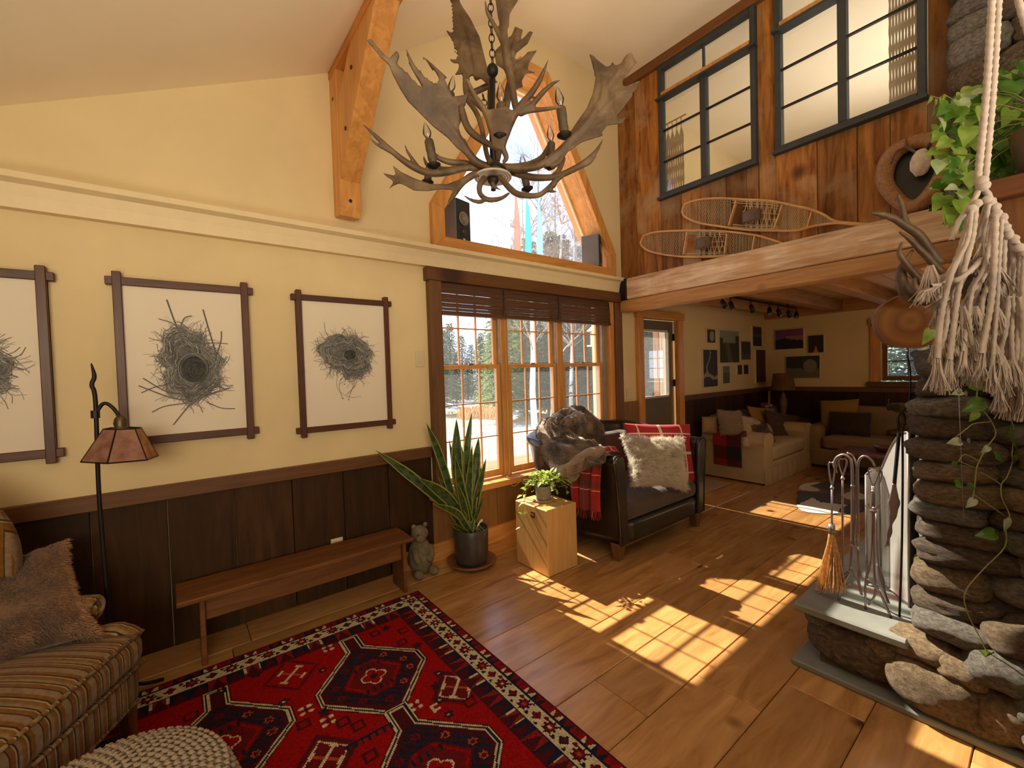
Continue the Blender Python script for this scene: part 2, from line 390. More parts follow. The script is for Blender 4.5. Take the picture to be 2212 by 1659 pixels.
# ---- triple double-hung window
w1 = struct('window_1', (2.81, 3.15, 0.5))
for n, (x0, x1, y0, y1, z0, z1), mt in [
    ('casing', (1.62, 1.725, 3.085, 3.17, 0.50, 2.25), 'browntrim'), ('casing', (3.93, 4.05, 3.10, 3.17, 0.50, 2.25), 'browntrim'),
    ('header', (1.60, 4.055, 3.075, 3.17, 2.25, 2.352), 'browntrimX'), ('jamb', (3.86, 3.93, 3.125, 3.30, 0.55, 2.26), 'pine'),
    ('jamb', (1.70, 1.735, 3.17, 3.30, 0.55, 2.26), 'pine'), ('head_jamb', (1.725, 3.93, 3.17, 3.30, 2.22, 2.27), 'pineX'),
    ('sill', (1.57, 4.02, 3.035, 3.32, 0.50, 0.55), 'pineX'), ('mullion', (2.365, 2.445, 3.165, 3.29, 0.55, 2.25), 'pine'),
    ('mullion', (3.075, 3.155, 3.165, 3.29, 0.55, 2.25), 'pine')]:
    MB().box(x0, x1, y0, y1, z0, z1).build(n, M[mt], w1, bevel=0.003)
M['liner'] = plain('grey_jamb_liner', (0.32, 0.28, 0.22), 0.5)
for ux in (1.74, 2.45, 3.16):
    x0, x1 = ux, ux+0.62
    for z0, z1, yy, nm in ((0.56, 1.575, 3.185, 'lower_sash'), (1.545, 2.24, 3.225, 'upper_sash')):
        s = MB(); st = 0.042
        s.box(x0, x0+st, yy, yy+0.03, z0, z1); s.box(x1-st, x1, yy, yy+0.03, z0, z1)
        s.box(x0+st, x1-st, yy, yy+0.03, z0, z0+(0.062 if nm == 'lower_sash' else 0.035)); s.box(x0+st, x1-st, yy, yy+0.03, z1-0.035, z1)
        so = s.build(nm, M['sash'], w1, bevel=0.003)
        gx0, gx1 = x0+st, x1-st; gz0 = z0+(0.062 if nm == 'lower_sash' else 0.035); gz1 = z1-0.035
        nr = 3 if nm == 'lower_sash' else 2
        mb = 0.011
        xe = [gx0+(gx1-gx0)*i/3 for i in range(4)]; ze = [gz0+(gz1-gz0)*i/nr for i in range(nr+1)]
        mm = MB()
        for xq in xe[1:-1]: mm.box(xq-mb/2, xq+mb/2, yy+0.006, yy+0.026, gz0, gz1)
        for zq in ze[1:-1]: mm.box(gx0, gx1, yy+0.007, yy+0.025, zq-mb/2, zq+mb/2)
        mm.build('muntins', M['sash'], so)
        for i in range(3):
            for j in range(nr):
                MB().add([(xe[i]+mb/2, yy+0.016, ze[j]+mb/2), (xe[i+1]-mb/2, yy+0.016, ze[j]+mb/2), (xe[i+1]-mb/2, yy+0.016, ze[j+1]-mb/2), (xe[i]+mb/2, yy+0.016, ze[j+1]-mb/2)], [(0, 1, 2, 3)]).build('pane', M['glass'], so)
        if nm == 'lower_sash': MB().box((x0+x1)/2-0.025, (x0+x1)/2+0.025, yy-0.004, yy+0.02, z1, z1+0.012).build('sash_lock', M['iron'], so)
    MB().box(x1, x1+0.012, 3.18, 3.28, 0.56, 2.24).build('jamb_liner', M['liner'], w1)
MB().box(3.79, 3.86, 3.19, 3.29, 0.56, 2.24).build('jamb_liner', M['liner'], w1)

# ---- tall six-sided gable window with deep pine reveal
w2 = struct('window_2', (2.82, 3.15, 2.52))
inn = [(1.79, 2.62), (1.79, 2.84), (2.71, 4.31), (2.93, 4.31), (3.86, 2.76), (3.86, 2.62)]
out = [(1.675, 2.516), (1.675, 2.875), (2.645, 4.415), (2.995, 4.415), (3.965, 2.79), (3.965, 2.516)]
rev = [(1.755, 2.585), (1.755, 2.855), (2.69, 4.35), (2.95, 4.35), (3.895, 2.77), (3.895, 2.585)]
for i in range(6):
    j = (i+1) % 6
    MB().prism([out[i], out[j], inn[j], inn[i]], F, 3.10, 3.152).build('casing', M['pine'] if i in (0, 1, 3, 4) else M['pineX'], w2, bevel=0.003)
    MB().prism([rev[i], rev[j], inn[j], inn[i]], F, 3.152, 3.44).build('reveal_board', M['pine'] if i in (0, 1, 3, 4) else M['pineX'], w2)
MB().add([(x, 3.345, z) for x, z in inn], [tuple(range(6))]).build('pane', M['glass'], w2)
st = MB()
for i in range(6):
    j = (i+1) % 6
    cx, cz = 2.82, 3.3
    sh = lambda p, k: (p[0]+(cx-p[0])*k, p[1]+(cz-p[1])*k)
    st.prism([inn[i], inn[j], sh(inn[j], 0.035), sh(inn[i], 0.035)], F, 3.33, 3.36)
st.build('frame', M['trimpaint'], w2)
def tube_obj(name, pts, r, mat, parent=None, n=6, smooth=True): return MB().tube(pts, r, n).build(name, mat, parent, smooth)

# ---- glazed back door beside the window
d1 = struct('door_1', (4.84, 3.15, 0))
for nm, b, mt in [('casing', (4.35, 4.455, 3.10, 3.17, 0, 2.11), 'pine'), ('casing', (5.22, 5.33, 3.10, 3.17, 0, 2.11), 'pine'), ('header', (4.33, 5.35, 3.09, 3.17, 2.11, 2.20), 'pineX')]:
    MB().box(*b).build(nm, M[mt], d1, bevel=0.004)
M['doorpaint'] = plain('olive_door_paint', (0.13, 0.105, 0.070), 0.55, var=0.05)
dm = MB(); dm.box(4.46, 4.50, 3.19, 3.235, 0, 2.10); dm.box(5.10, 5.22, 3.19, 3.235, 0, 2.10)
dm.box(4.50, 5.10, 3.19, 3.235, 1.98, 2.10); dm.box(4.50, 5.10, 3.19, 3.235, 0, 1.12)
ds = dm.build('door_slab', M['doorpaint'], d1, bevel=0.004)
MB().box(4.50, 5.10, 3.212, 3.214, 1.12, 1.98).build('pane', M['glass'], ds)
lp = MB()
for b in [(4.50, 4.52, 1.12, 1.98), (5.08, 5.10, 1.12, 1.98), (4.50, 5.10, 1.12, 1.145), (4.50, 5.10, 1.955, 1.98)]: lp.box(b[0], b[1], 3.175, 3.2, b[2], b[3])
lp.build('glazing_bead', plain('pale_bead', (0.55, 0.50, 0.40), 0.5), ds)
MB().box(4.98, 5.0, 3.25, 3.33, 0.5, 1.98).build('outer_post', M['pine'], d1)
for z in (0.35, 1.25, 1.85): MB().box(5.205, 5.225, 3.17, 3.195, z, z+0.09).build('hinge', M['darkiron'], ds)

# ---- small window of the den
w3 = struct('window_3', (8.05, 1.2, 1.2))
for nm, b, mt in [('casing', (8.0, 8.06, 1.62, 1.74, 1.18, 2.10), 'pine'), ('header', (8.0, 8.06, 0.68, 1.76, 2.0, 2.12), 'pineX'), ('sill', (7.96, 8.08, 0.68, 1.78, 1.13, 1.20), 'browntrimX'), ('casing', (8.0, 8.06, 0.72, 0.84, 1.18, 2.10), 'pine')]:
    MB().box(*b).build(nm, M[mt], w3, bevel=0.003)
sm = MB()
for b in [(1.56, 1.62, 1.22, 2.0), (0.84, 0.90, 1.22, 2.0), (0.90, 1.56, 1.22, 1.28), (0.90, 1.56, 1.90, 2.0)]: sm.box(8.07, 8.11, b[0], b[1], b[2], b[3])
so = sm.build('sash', M['browntrim'], w3)
mm = MB()
for yq in (1.12, 1.34): mm.box(8.08, 8.10, yq-0.008, yq+0.008, 1.28, 1.90)
for zq in (1.49, 1.70): mm.box(8.08, 8.10, 0.90, 1.56, zq-0.008, zq+0.008)
mm.build('muntins', M['browntrim'], so)
ye = [0.90, 1.12, 1.34, 1.56]; ze = [1.28, 1.49, 1.70, 1.90]
for i in range(3):
    for j in range(3):
        MB().add([(8.09, ye[i]+.008, ze[j]+.008), (8.09, ye[i+1]-.008, ze[j]+.008), (8.09, ye[i+1]-.008, ze[j+1]-.008), (8.09, ye[i]+.008, ze[j+1]-.008)], [(0, 1, 2, 3)]).build('pane', M['glass'], so)
MB().box(8.02, 8.05, 0.86, 1.60, 1.86, 2.0).build('rolled_blind', M['darkiron'], w3)

# ---- loft wall of barn boards
wl = struct('wall_loft', (4.12, 0, 2.5))
rb = random.Random(11)
def boards(y0, y1, z0, z1, w=(0.17, 0.30)):
    y = y1
    while y > y0+0.02:
        nw = min(rb.uniform(*w), y-y0)
        if y-nw-y0 < 0.08: nw = y-y0
        t = rb.uniform(0.0, 0.014)
        MB().box(4.12-t, 4.145, y-nw+0.003, y-0.001, z0, z1).build('board', M['barn'], wl, bevel=0.002); y -= nw
boards(2.62, 3.15, 2.5, 4.62); boards(1.655, 2.62, 2.5, 3.27); boards(1.515, 1.655, 2.5, 4.62, (0.2, 0.2))
boards(0.575, 1.515, 2.5, 3.285); boards(-0.35, 0.575, 2.5, 4.62); boards(-3.6, -0.35, 2.5, 4.62, (0.28, 0.36))
MB().box(4.08, 4.15, -3.6, 3.15, 4.625, 4.72).build('top_trim', wood('top_trim_wood', (0.16, 0.06, 0.02), (0.30, 0.12, 0.035), 'Y', 1, 0.6, 0.8), wl)
for n_, (ya, yb, z0) in enumerate(((1.66, 2.615, 3.27), (0.58, 1.51, 3.285))):
    w = struct('window_%d' % (4+n_), (4.12, (ya+yb)/2, z0))
    zt, zl_ = 4.62, 4.30; ft = 0.045
    f = MB()
    f.box(4.085, 4.16, ya, ya+ft, z0, zt); f.box(4.085, 4.16, yb-ft, yb, z0, zt)
    f.box(4.085, 4.16, ya+ft, yb-ft, z0, z0+ft); f.box(4.085, 4.16, ya+ft, yb-ft, zt-ft, zt)
    f.box(4.085, 4.16, ya+ft, yb-ft, zl_-0.03, zl_+0.01)
    ym = (ya+yb)/2
    f.box(4.085, 4.16, ym-0.028, ym+0.028, z0+ft, zl_-0.03); f.box(4.11, 4.15, ym-0.008, ym+0.008, zl_+0.01, zt-ft)
    fo = f.build('frame', M['blackframe'], w, bevel=0.004)
    MB().box(4.05, 4.12, ya-0.01, yb+0.01, z0-0.022, z0+0.004).build('sill', M['blackframe'], w)
    MB().box(4.05, 4.13, ya-0.01, yb+0.01, zl_-0.035, zl_-0.015).build('drip_edge', M['blackframe'], w)
    MB().box(4.075, 4.09, ya+ft, yb-ft, zl_+0.0, zl_+0.035).build('wood_strip', M['pine'], w)
    for (a, b) in ((ya+ft, ym-0.028), (ym+0.028, yb-ft)):
        hs = (zl_-0.03-z0-ft)/3
        for i in range(3):
            za = z0+ft+hs*i
            if i: MB().box(4.10, 4.125, a, b, za-0.006, za+0.006).build('muntin', M['darkiron'], w)
            MB().add([(4.128, a, za), (4.128, b, za), (4.128, b, za+hs), (4.128, a, za+hs)], [(0, 1, 2, 3)]).build('pane', M['loftglass'], w)
        MB().add([(4.135, a, zl_+0.01), (4.135, b, zl_+0.01), (4.135, b, zt-ft), (4.135, a, zt-ft)], [(0, 1, 2, 3)]).build('pane', M['loftglass'], w)

# ---- loft floor: beams, joists, plank underside
MB().box(4.0, 4.16, 0.44, 3.05, 2.27, 2.50)
bm1 = MB().box(4.0, 4.16, -3.6, 3.0, 2.272, 2.50).build('trim_2', M['worn'], bevel=0.008, kind='structure')
MB().box(3.995, 4.165, 3.0, 3.15, 2.265, 2.505).build('beam_hanger', M['darkiron'], bm1, bevel=0.003)
MB().box(4.012, 4.15, -3.6, 3.10, 2.14, 2.270).build('trim_3', M['beam2'], bevel=0.008, kind='structure')
MB().box(4.16, 4.20, -3.6, 3.0, 2.10, 2.5)
lf = MB().box(4.16, 8.05, -3.6, 3.15, 2.47, 2.50).build('floor_loft', M['ceil'], kind='structure')
y = 3.15
while y > -3.5:
    MB().box(4.16, 8.05, y-0.145, y-0.003, 2.43, 2.468).build('plank', M['decking'], lf, bevel=0.003); y -= 0.148
for i, yc in enumerate((2.77, 2.12, 1.47, 0.82, 0.17, -0.48, -1.13, -1.8, -2.5)):
    MB().box(4.14, 8.0, yc-0.07, yc+0.07, 2.27, 2.43).build('joist', M['joist'], lf, bevel=0.004)
MB().box(7.96, 8.05, -3.6, 3.15, 2.26, 2.43).build('ledger_beam', M['beam2'], lf, bevel=0.004)

# ---- timber beam, post and brace at the change of roof pitch
tb = struct('trim_4', (0.975, 3.1, 2.72))
pf = lambda a, b, d: (d, a, b)
MB().prism([(3.15, 2.62), (3.03, 2.60), (3.0, 2.66), (3.0, 3.64), (3.15, 3.64)], pf, 0.935, 1.075).build('post', M['pine'], tb, bevel=0.004)
MB().prism([(3.0, 2.83), (3.0, 3.35), (2.62, 3.62), (2.2, 3.62)], pf, 0.94, 1.07).build('brace', M['pine'], tb, bevel=0.004)
MB().box(0.93, 1.08, -3.6, 3.15, 3.56, 3.72).build('beam', M['beamY'], tb, bevel=0.004)
MB().tube([(1.0, 2.996, 2.70), (1.0, 3.01, 2.70)], 0.012, 10).build('peg', M['black'], tb)
for y_, z_ in ((2.7, 3.4), (2.85, 3.1), (3.08, 3.4)): MB().tube([(0.932, y_, z_), (0.945, y_, z_)], 0.012, 10).build('peg', M['black'], tb)
# ================================================================= OUTSIDE
m, t, b = new_mat('yard_ground')
v, _ = coords(t); f = noisef(t, v, 0.35, 5, 0.6); g = noisef(t, v, 9, 6, 0.7)
leaf = ramp(t, g, [(0.3, (0.20, 0.11, 0.04)), (0.5, (0.48, 0.32, 0.14)), (0.65, (0.62, 0.46, 0.24))])
sn = ramp(t, f, [(0.50, (0, 0, 0)), (0.56, (1, 1, 1))])
c = mixc(t, sn, leaf, (0.85, 0.86, 0.9)); t.links.new(c, b.inputs['Base Color']); b.inputs['Roughness'].default_value = 0.9
bump(t, b, g, 0.6, 0.03)
gd = MB().grid(lambda u, v: (-30+100*u, 3.5+80*v, -0.45+0.5*noise.noise(Vector((u*14, v*14, 0)))*min(1, v*8)+ (0.9*max(0, v-0.18))), 80, 60)
gd.grid(lambda u, v: (8.3+62*u, -40+43.5*v, -0.45), 8, 8)
tag(gd.build('yard', m, smooth=True), 'brown leaf-strewn yard with melting snow patches outside', 'ground')['kind'] = 'stuff'
dk = struct('deck', (3, 4.5, -0.1)); dk.name = 'floor_deck'
md = wood('deck_board', (0.50, 0.44, 0.36), (0.70, 0.63, 0.52), 'X', 1, 0.8, 0)
for i in range(15): MB().box(2.0, 9.5, 3.5+i*0.145, 3.64+i*0.145, -0.14, -0.10).build('deck_board', md, dk)
st = thing('deck_step', 'grey wooden step box at the deck edge', 'step', (4.0, 5.9, -0.4))
MB().box(3.2, 5.0, 5.72, 6.02, -0.4, 0.06).build('riser_box', md, st)
MB().box(3.15, 5.05, 5.70, 6.06, 0.06, 0.10).build('tread', md, st)
# trees
fg = [leafmat('spruce_dark', (0.03, 0.065, 0.028), (0.11, 0.17, 0.07), trans=0.3, rough=0.7), leafmat('spruce_light', (0.09, 0.14, 0.03), (0.26, 0.30, 0.08), trans=0.45, rough=0.7)]
bark = plain('bark', (0.10, 0.07, 0.05), 0.9, var=0.4, scale=20)
birchb = wood('birch_bark', (0.55, 0.50, 0.44), (0.85, 0.82, 0.78), 'X', 2, 0.7, 0, vary=0.1)
def tree_proto(seed, h, rad, light):
    r = random.Random(seed)
    root = thing('spruce_tree', 'tree', 'tree', (0, 0, -40))
    MB().tube([(0, 0, -0.5), (0.05, 0, h*0.5), (0, 0, h)], [0.13, 0.09, 0.01], 6).build('trunk', bark, root, world=False)
    f = MB()
    nb = int(h*15)
    for i in range(nb):
        z = h*(0.06+0.93*(i/nb)); L = rad*(1-(z/h))**0.75*r.uniform(0.75, 1.15)+0.1; a = i*2.399
        d = Vector((math.cos(a), math.sin(a), 0)); sd_ = Vector((-d.y, d.x, 0))
        for k in range(int(7+L*9)):
            q = (k+r.random())/(7+L*9)
            p = d*(L*q)+Vector((0, 0, z-0.35*L*q*q+r.uniform(-.05, .05)))
            for s_ in (-1, 1):
                w = 0.08+0.18*(1-q)*L/rad+0.05
                e = p+sd_*(s_*w*r.uniform(0.8, 1.9))+d*0.10+Vector((0, 0, -r.uniform(0.02, 0.14)))
                m_ = (p+e)/2+Vector((0, 0, 0.03))+d*r.uniform(-0.07, 0.07)
                f.add([p, m_+d*0.06, e, m_-d*0.06], [(0, 1, 2, 3)])
    f.build('foliage', fg[light], root, world=False, kind='stuff')
    return root
def copy_tree(o, loc, rz=0, sc=1, label=None, group=None):
    c = o.copy(); C.objects.link(c); c.location = loc; c.rotation_euler = (0, 0, rz); c.scale = (sc, sc, sc)
    if label: c['label'] = label
    if group: c['group'] = group
    for ch in o.children:
        k = ch.copy(); C.objects.link(k); k.parent = c
        for g_ in ch.children: q = g_.copy(); C.objects.link(q); q.parent = k
    return c
protos = [tree_proto(1, 6.0, 1.5, 0), tree_proto(2, 7.0, 1.8, 0), tree_proto(3, 6.5, 1.9, 1)]
tr = random.Random(5)
spots = []
# (px azimuth column, distance Y, height scale, kind)
for px_, Y_, s_, k_ in [(930, 24, 0.62, 0), (955, 20, 0.62, 1), (985, 25, .56, 0), (1010, 27, .5, 0), (1040, 24, .62, 1), (1065, 18, .60, 2), (1090, 15, .72, 2), (1110, 19, .95, 2),
                        (1135, 15, .80, 2), (1160, 18, 1.0, 1), (1185, 14, .80, 0), (1205, 17, 1.1, 2), (1230, 13, .8, 0), (1255, 14, 1.1, 1), (1280, 12, .8, 0),
                        (1305, 13, 1.0, 1), (1335, 11, .9, 0), (1375, 10.5, .9, 1), (1400, 12, 1.1, 0), (1425, 10, .9, 2), (1450, 9, .8, 0),
                        (975, 30, .85, 1), (1020, 33, .75, 0), (1060, 31, .9, 0), (1120, 28, 1.2, 0), (1170, 26, 1.35, 1), (1215, 24, 1.4, 0), (1240, 22, 1.3, 1), (1290, 20, 1.2, 1)]:
    p = onY(px_, 829, Y_); spots.append((p.x, p.y, s_, k_))
used = [False]*3
kn_ = ['dark green', 'blue-green', 'yellow-green']
for px_, Y_, s_, k_ in [(1080, 22, 1.1, 2), (1118, 23, 1.5, 0), (1150, 21, 1.6, 2), (1196, 21, 1.6, 1), (1222, 18, 1.5, 2), (1262, 17, 1.5, 0), (1296, 16, 1.4, 2), (1318, 15, 1.3, 0), (945, 28, .8, 1), (1000, 34, .9, 0), (1042, 33, .8, 1), (966, 33, .95, 0),
                        (1350, 13, 1.2, 2), (1388, 13, 1.3, 0), (1415, 14, 1.4, 2), (1438, 12, 1.2, 0)]:
    p = onY(px_, 829, Y_); spots.append((p.x, p.y, s_, k_))
nth = ['first', 'second', 'third', 'fourth', 'fifth', 'sixth', 'seventh', 'eighth', 'ninth', 'tenth', 'eleventh', 'twelfth', 'thirteenth', 'fourteenth', 'fifteenth', 'sixteenth', 'seventeenth', 'eighteenth', 'nineteenth', 'twentieth']
def seen_in(x, y):
    v = Vector((x, y, 0)); q = 1106+FPX*v.dot(_r3)/v.dot(_f2)
    return (0 if q < 1088 else 1 if q < 1213 else 2 if q < 1330 else 3), q
order = sorted([(seen_in(x, y), i) for i, (x, y, s_, k_) in enumerate(spots)]); cnt = {}; lab = {}
for (w_, q), i in order:
    cnt[w_] = cnt.get(w_, 0)+1
    lab[i] = '%s spruce outside, %s from the left seen through the %s' % (kn_[spots[i][3]], nth[cnt[w_]-1], ['left sash', 'middle sash', 'right sash', 'back door glass'][w_])
for i, (x, y, s_, k_) in enumerate(spots):
    L = (x, y, -0.3); rz = tr.uniform(0, 6.28)
    if not used[k_]:
        o = protos[k_]; o.location = L; o.rotation_euler = (0, 0, rz); o.scale = (s_, s_, s_); used[k_] = True; o['label'] = lab[i]; o['group'] = 'spruces across the yard'
    else: copy_tree(protos[k_], L, rz, s_, lab[i], 'spruces across the yard')
for i, (x, y, s_) in enumerate([(17, 1.2, .8), (15, 2.4, .8), (18, 3.6, 1), (20, 0.6, 1), (16, 4.6, .8), (14, 3.3, .6), (19, 2.2, 1.1)]):
    w_ = sorted([(17, 1.2), (15, 2.4), (18, 3.6), (20, .6), (16, 4.6), (14, 3.3), (19, 2.2)], key=lambda q: -q[1]/q[0]).index((x, y))
    copy_tree(protos[(2, 0, 2)[i % 3]], (x, y, -0.4), i, s_, '%s spruce outside the small den window, %s from the left' % (kn_[(2, 0, 2)[i % 3]], nth[w_]), 'spruces past the den window')
# bare hardwoods seen against the sky
twig = plain('twig_bark', (0.30, 0.24, 0.19), 0.9, var=0.3)
def bare(px_, Y_, h, seed, name='bare_tree', label='', mt=None, lean=0.0, r0=0.07, dens=1.0, trunk_only=False):
    r = random.Random(seed); p = onY(px_, 829, Y_); root = thing(name, label, 'tree', (p.x, p.y, -0.3))
    tk = MB(); pts = [Vector((p.x+lean*z/h*h, p.y, -0.4+z)) for z in np.linspace(0, h, 8)]
    for q in pts[1:]: q.x += r.uniform(-.06, .06)
    tk.tube(pts, [r0*(1-0.85*i/7) for i in range(8)], 8); tk.build('trunk', mt or twig, root, smooth=True)
    br = MB()
    def grow(a, d, L, rad, lv):
        e = a+d*L; mid = (a+e)/2+Vector((r.uniform(-1, 1), r.uniform(-1, 1), r.uniform(0, 1)))*L*0.07
        br.tube([a, mid, e], [rad, rad*.8, rad*.55], 3, cap=False)
        if lv > 0:
            for k in range(3):
                nd = (d+Vector((r.uniform(-1, 1), r.uniform(-1, 1), r.uniform(-.3, .9)))*0.75).normalized()
                grow(a+(e-a)*r.uniform(0.45, 1.0), nd, L*r.uniform(.5, .75), rad*.55, lv-1)
    for i in range(int(18*dens)):
        q = r.uniform(0.28, 0.98); a = pts[min(7, int(q*7))]; az = r.uniform(0, 6.28)
        grow(a, Vector((math.cos(az), math.sin(az), r.uniform(.3, 1.0))).normalized(), (1-q*.7)*h*0.2, r0*0.30, 3)
    br.build('branches', mt if mt is twig else twig, root, kind='stuff')
    return root
bare(1152, 11, 9, 1, 'birch_tree', 'straight white birch trunk seen through the middle sash', birchb, 0.0, 0.11, .5)
bare(1190, 10.5, 8, 2, 'birch_tree', 'leaning white birch right of the straight birch', birchb, 0.10, 0.10, .5)
bare(1232, 12.5, 10, 3, 'birch_tree', 'pale leaning birch seen low in the gable window', birchb, 0.06, 0.10, 1)
for i, (a, b_, h_, lb) in enumerate([(1175, 15, 13, 'tall bare tree behind the birches'), (1210, 14, 12, 'bare tree with fine twigs in the gable window'), (1250, 13, 12, 'bare tree near the right edge of the gable window'), (1140, 18, 13, 'bare tree rising behind the sun catchers'), (1108, 19, 11.5, 'bare tree with low side branches left of the sun catchers')]):
    bare(a, b_, h_, 20+i, label=lb, mt=twig, dens=1.6)
for px_, Y_, sz, lb in ((1050, 13.5, 0.45, 'orange-brown dry bush at the yard edge'), (1008, 14, 0.45, 'low tan shrub beside the snow bank')):
    p = onY(px_, 829, Y_); r = random.Random(int(px_)); bmx = MB()
    for i in range(350):
        a = r.uniform(0, 6.28); L = sz*r.uniform(.5, 1.3); d = Vector((math.cos(a)*.5, math.sin(a)*.5, 1)).normalized()
        q = Vector((p.x, p.y, -0.3))+Vector((r.uniform(-.3, .3), r.uniform(-.3, .3), 0)); e = q+d*L
        bmx.add([q, e+Vector((.03, 0, 0)), e+Vector((0, 0, .05))], [(0, 1, 2)])
    tag(bmx.build('dry_bush', plain('dry_bush', (0.55, 0.30, 0.10), 0.9, var=0.3)), lb, 'bush')
rk = MB().ball((onY(1232, 905, 9.5).x, 9.5, -0.15), (0.7, 0.6, 0.45), 14, 10, dist=lambda d: 1+0.25*noise.noise(d*1.7))
tag(rk.build('yard_boulder', plain('grey_boulder', (0.40, 0.40, 0.42), 0.9), smooth=True), 'pale grey boulder at the yard edge outside the right sash', 'rock')
fd = thing('bird_feeder', 'clear hanging bird feeder outside the right-hand sash', 'bird feeder', (*onY(1282, 715, 4.2)[:2], onY(1282, 740, 4.2).z))
p = onY(1282, 730, 4.2); gm = glassmat('feeder_plastic', (0.9, 0.95, 1), 0.3)
MB().lathe([(0.05, -0.11), (0.05, 0.10)], p, 12).build('seed_tube', gm, fd)
MB().lathe([(0.10, 0.10), (0.02, 0.17), (0.0, 0.18)], p, 12).build('roof', M['white'], fd)
MB().lathe([(0.10, -0.12), (0.10, -0.105), (0.0, -0.10)], p, 12).build('tray', M['white'], fd)
MB().tube([p+Vector((0, 0, .17)), p+Vector((0, 0, .9))], .004, 4).build('wire', M['iron'], fd)
# ================================================================= MAIN ROOM OBJECTS
def xf(mb, mat, i0=0):
    for i in range(i0, len(mb.v)): mb.v[i] = tuple(mat @ Vector(mb.v[i]))
    return mb
def pillow_fn(c, thick, side, pinch=0.06, lump=0.0, seed=0):
    """c: corners BL, BR, TR, TL; side +1/-1; returns point on the pillow face"""
    c = [Vector(q) for q in c]; nrm = (c[1]-c[0]).cross(c[3]-c[0]).normalized()
    cen = sum(c, Vector())/4
    def fn(u, v):
        p = (c[0]*(1-u)+c[1]*u)*(1-v)+(c[3]*(1-u)+c[2]*u)*v
        a, b = 2*u-1, 2*v-1
        e = pinch*((1-a*a)*(b*b)**1.5+(1-b*b)*(a*a)**1.5)
        p = p+(cen-p)*e
        h = ((1-abs(a)**2.6)*(1-abs(b)**2.6))**0.6
        h *= 1+lump*noise.noise(Vector((u*3+seed, v*3, side)))
        return p+nrm*(side*thick*0.5*h)
    return fn, nrm
def pillow(name, c, thick, mat, parent=None, cols=None, n=20, **k):
    fa, _ = pillow_fn(c, thick, 1, **k); fb, _ = pillow_fn(c, thick, -1, **k)
    m = MB(); m.grid(fa, n, n, cols=cols); m.grid(fb, n, n, cols=cols, flip=True)
    return m.build(name, mat, parent, smooth=True, weld=True)
def strands(m, fn, cnt, L, w, r, bias=Vector((0, 0, -0.3)), jitter=0.6, eps=0.01, sgn=1, cols=None, clump=0):
    for _ in range(cnt):
        u, v = r.random(), r.random()
        p = Vector(fn(u, v)); q1 = Vector(fn(min(1, u+eps), v)); q2 = Vector(fn(u, min(1, v+eps)))
        if u+eps > 1: q1 = p*2-Vector(fn(u-eps, v))
        if v+eps > 1: q2 = p*2-Vector(fn(u, v-eps))
        nn = (q1-p).cross(q2-p)*sgn
        if nn.length < 1e-12: continue
        nn.normalize(); tt = (q1-p).normalized()
        if clump:
            jn = Vector((noise.noise(p*clump), noise.noise(p*clump+Vector((7, 0, 0))), noise.noise(p*clump+Vector((0, 9, 0)))))*2*jitter
        else: jn = Vector((0, 0, 0))
        d = (nn+bias+jn+Vector((r.uniform(-1, 1), r.uniform(-1, 1), r.uniform(-1, 1)))*jitter*0.6).normalized()
        l = L*r.uniform(.6, 1.3); s = tt.cross(d)
        s = (s if s.length > .1 else nn.orthogonal()).normalized()*w
        mid = p+d*l*.55; d2 = (d+bias*0.8+tt*r.uniform(-.5, .5)*jitter).normalized(); e = mid+d2*l*.5
        m.add([p-s, p+s, mid+s*.7, mid-s*.7], [(0, 1, 2, 3)], col=cols(u, v, r) if cols else None)
        m.add([mid-s*.7, mid+s*.7, e], [(0, 1, 2)], col=cols(u, v, r) if cols else None)

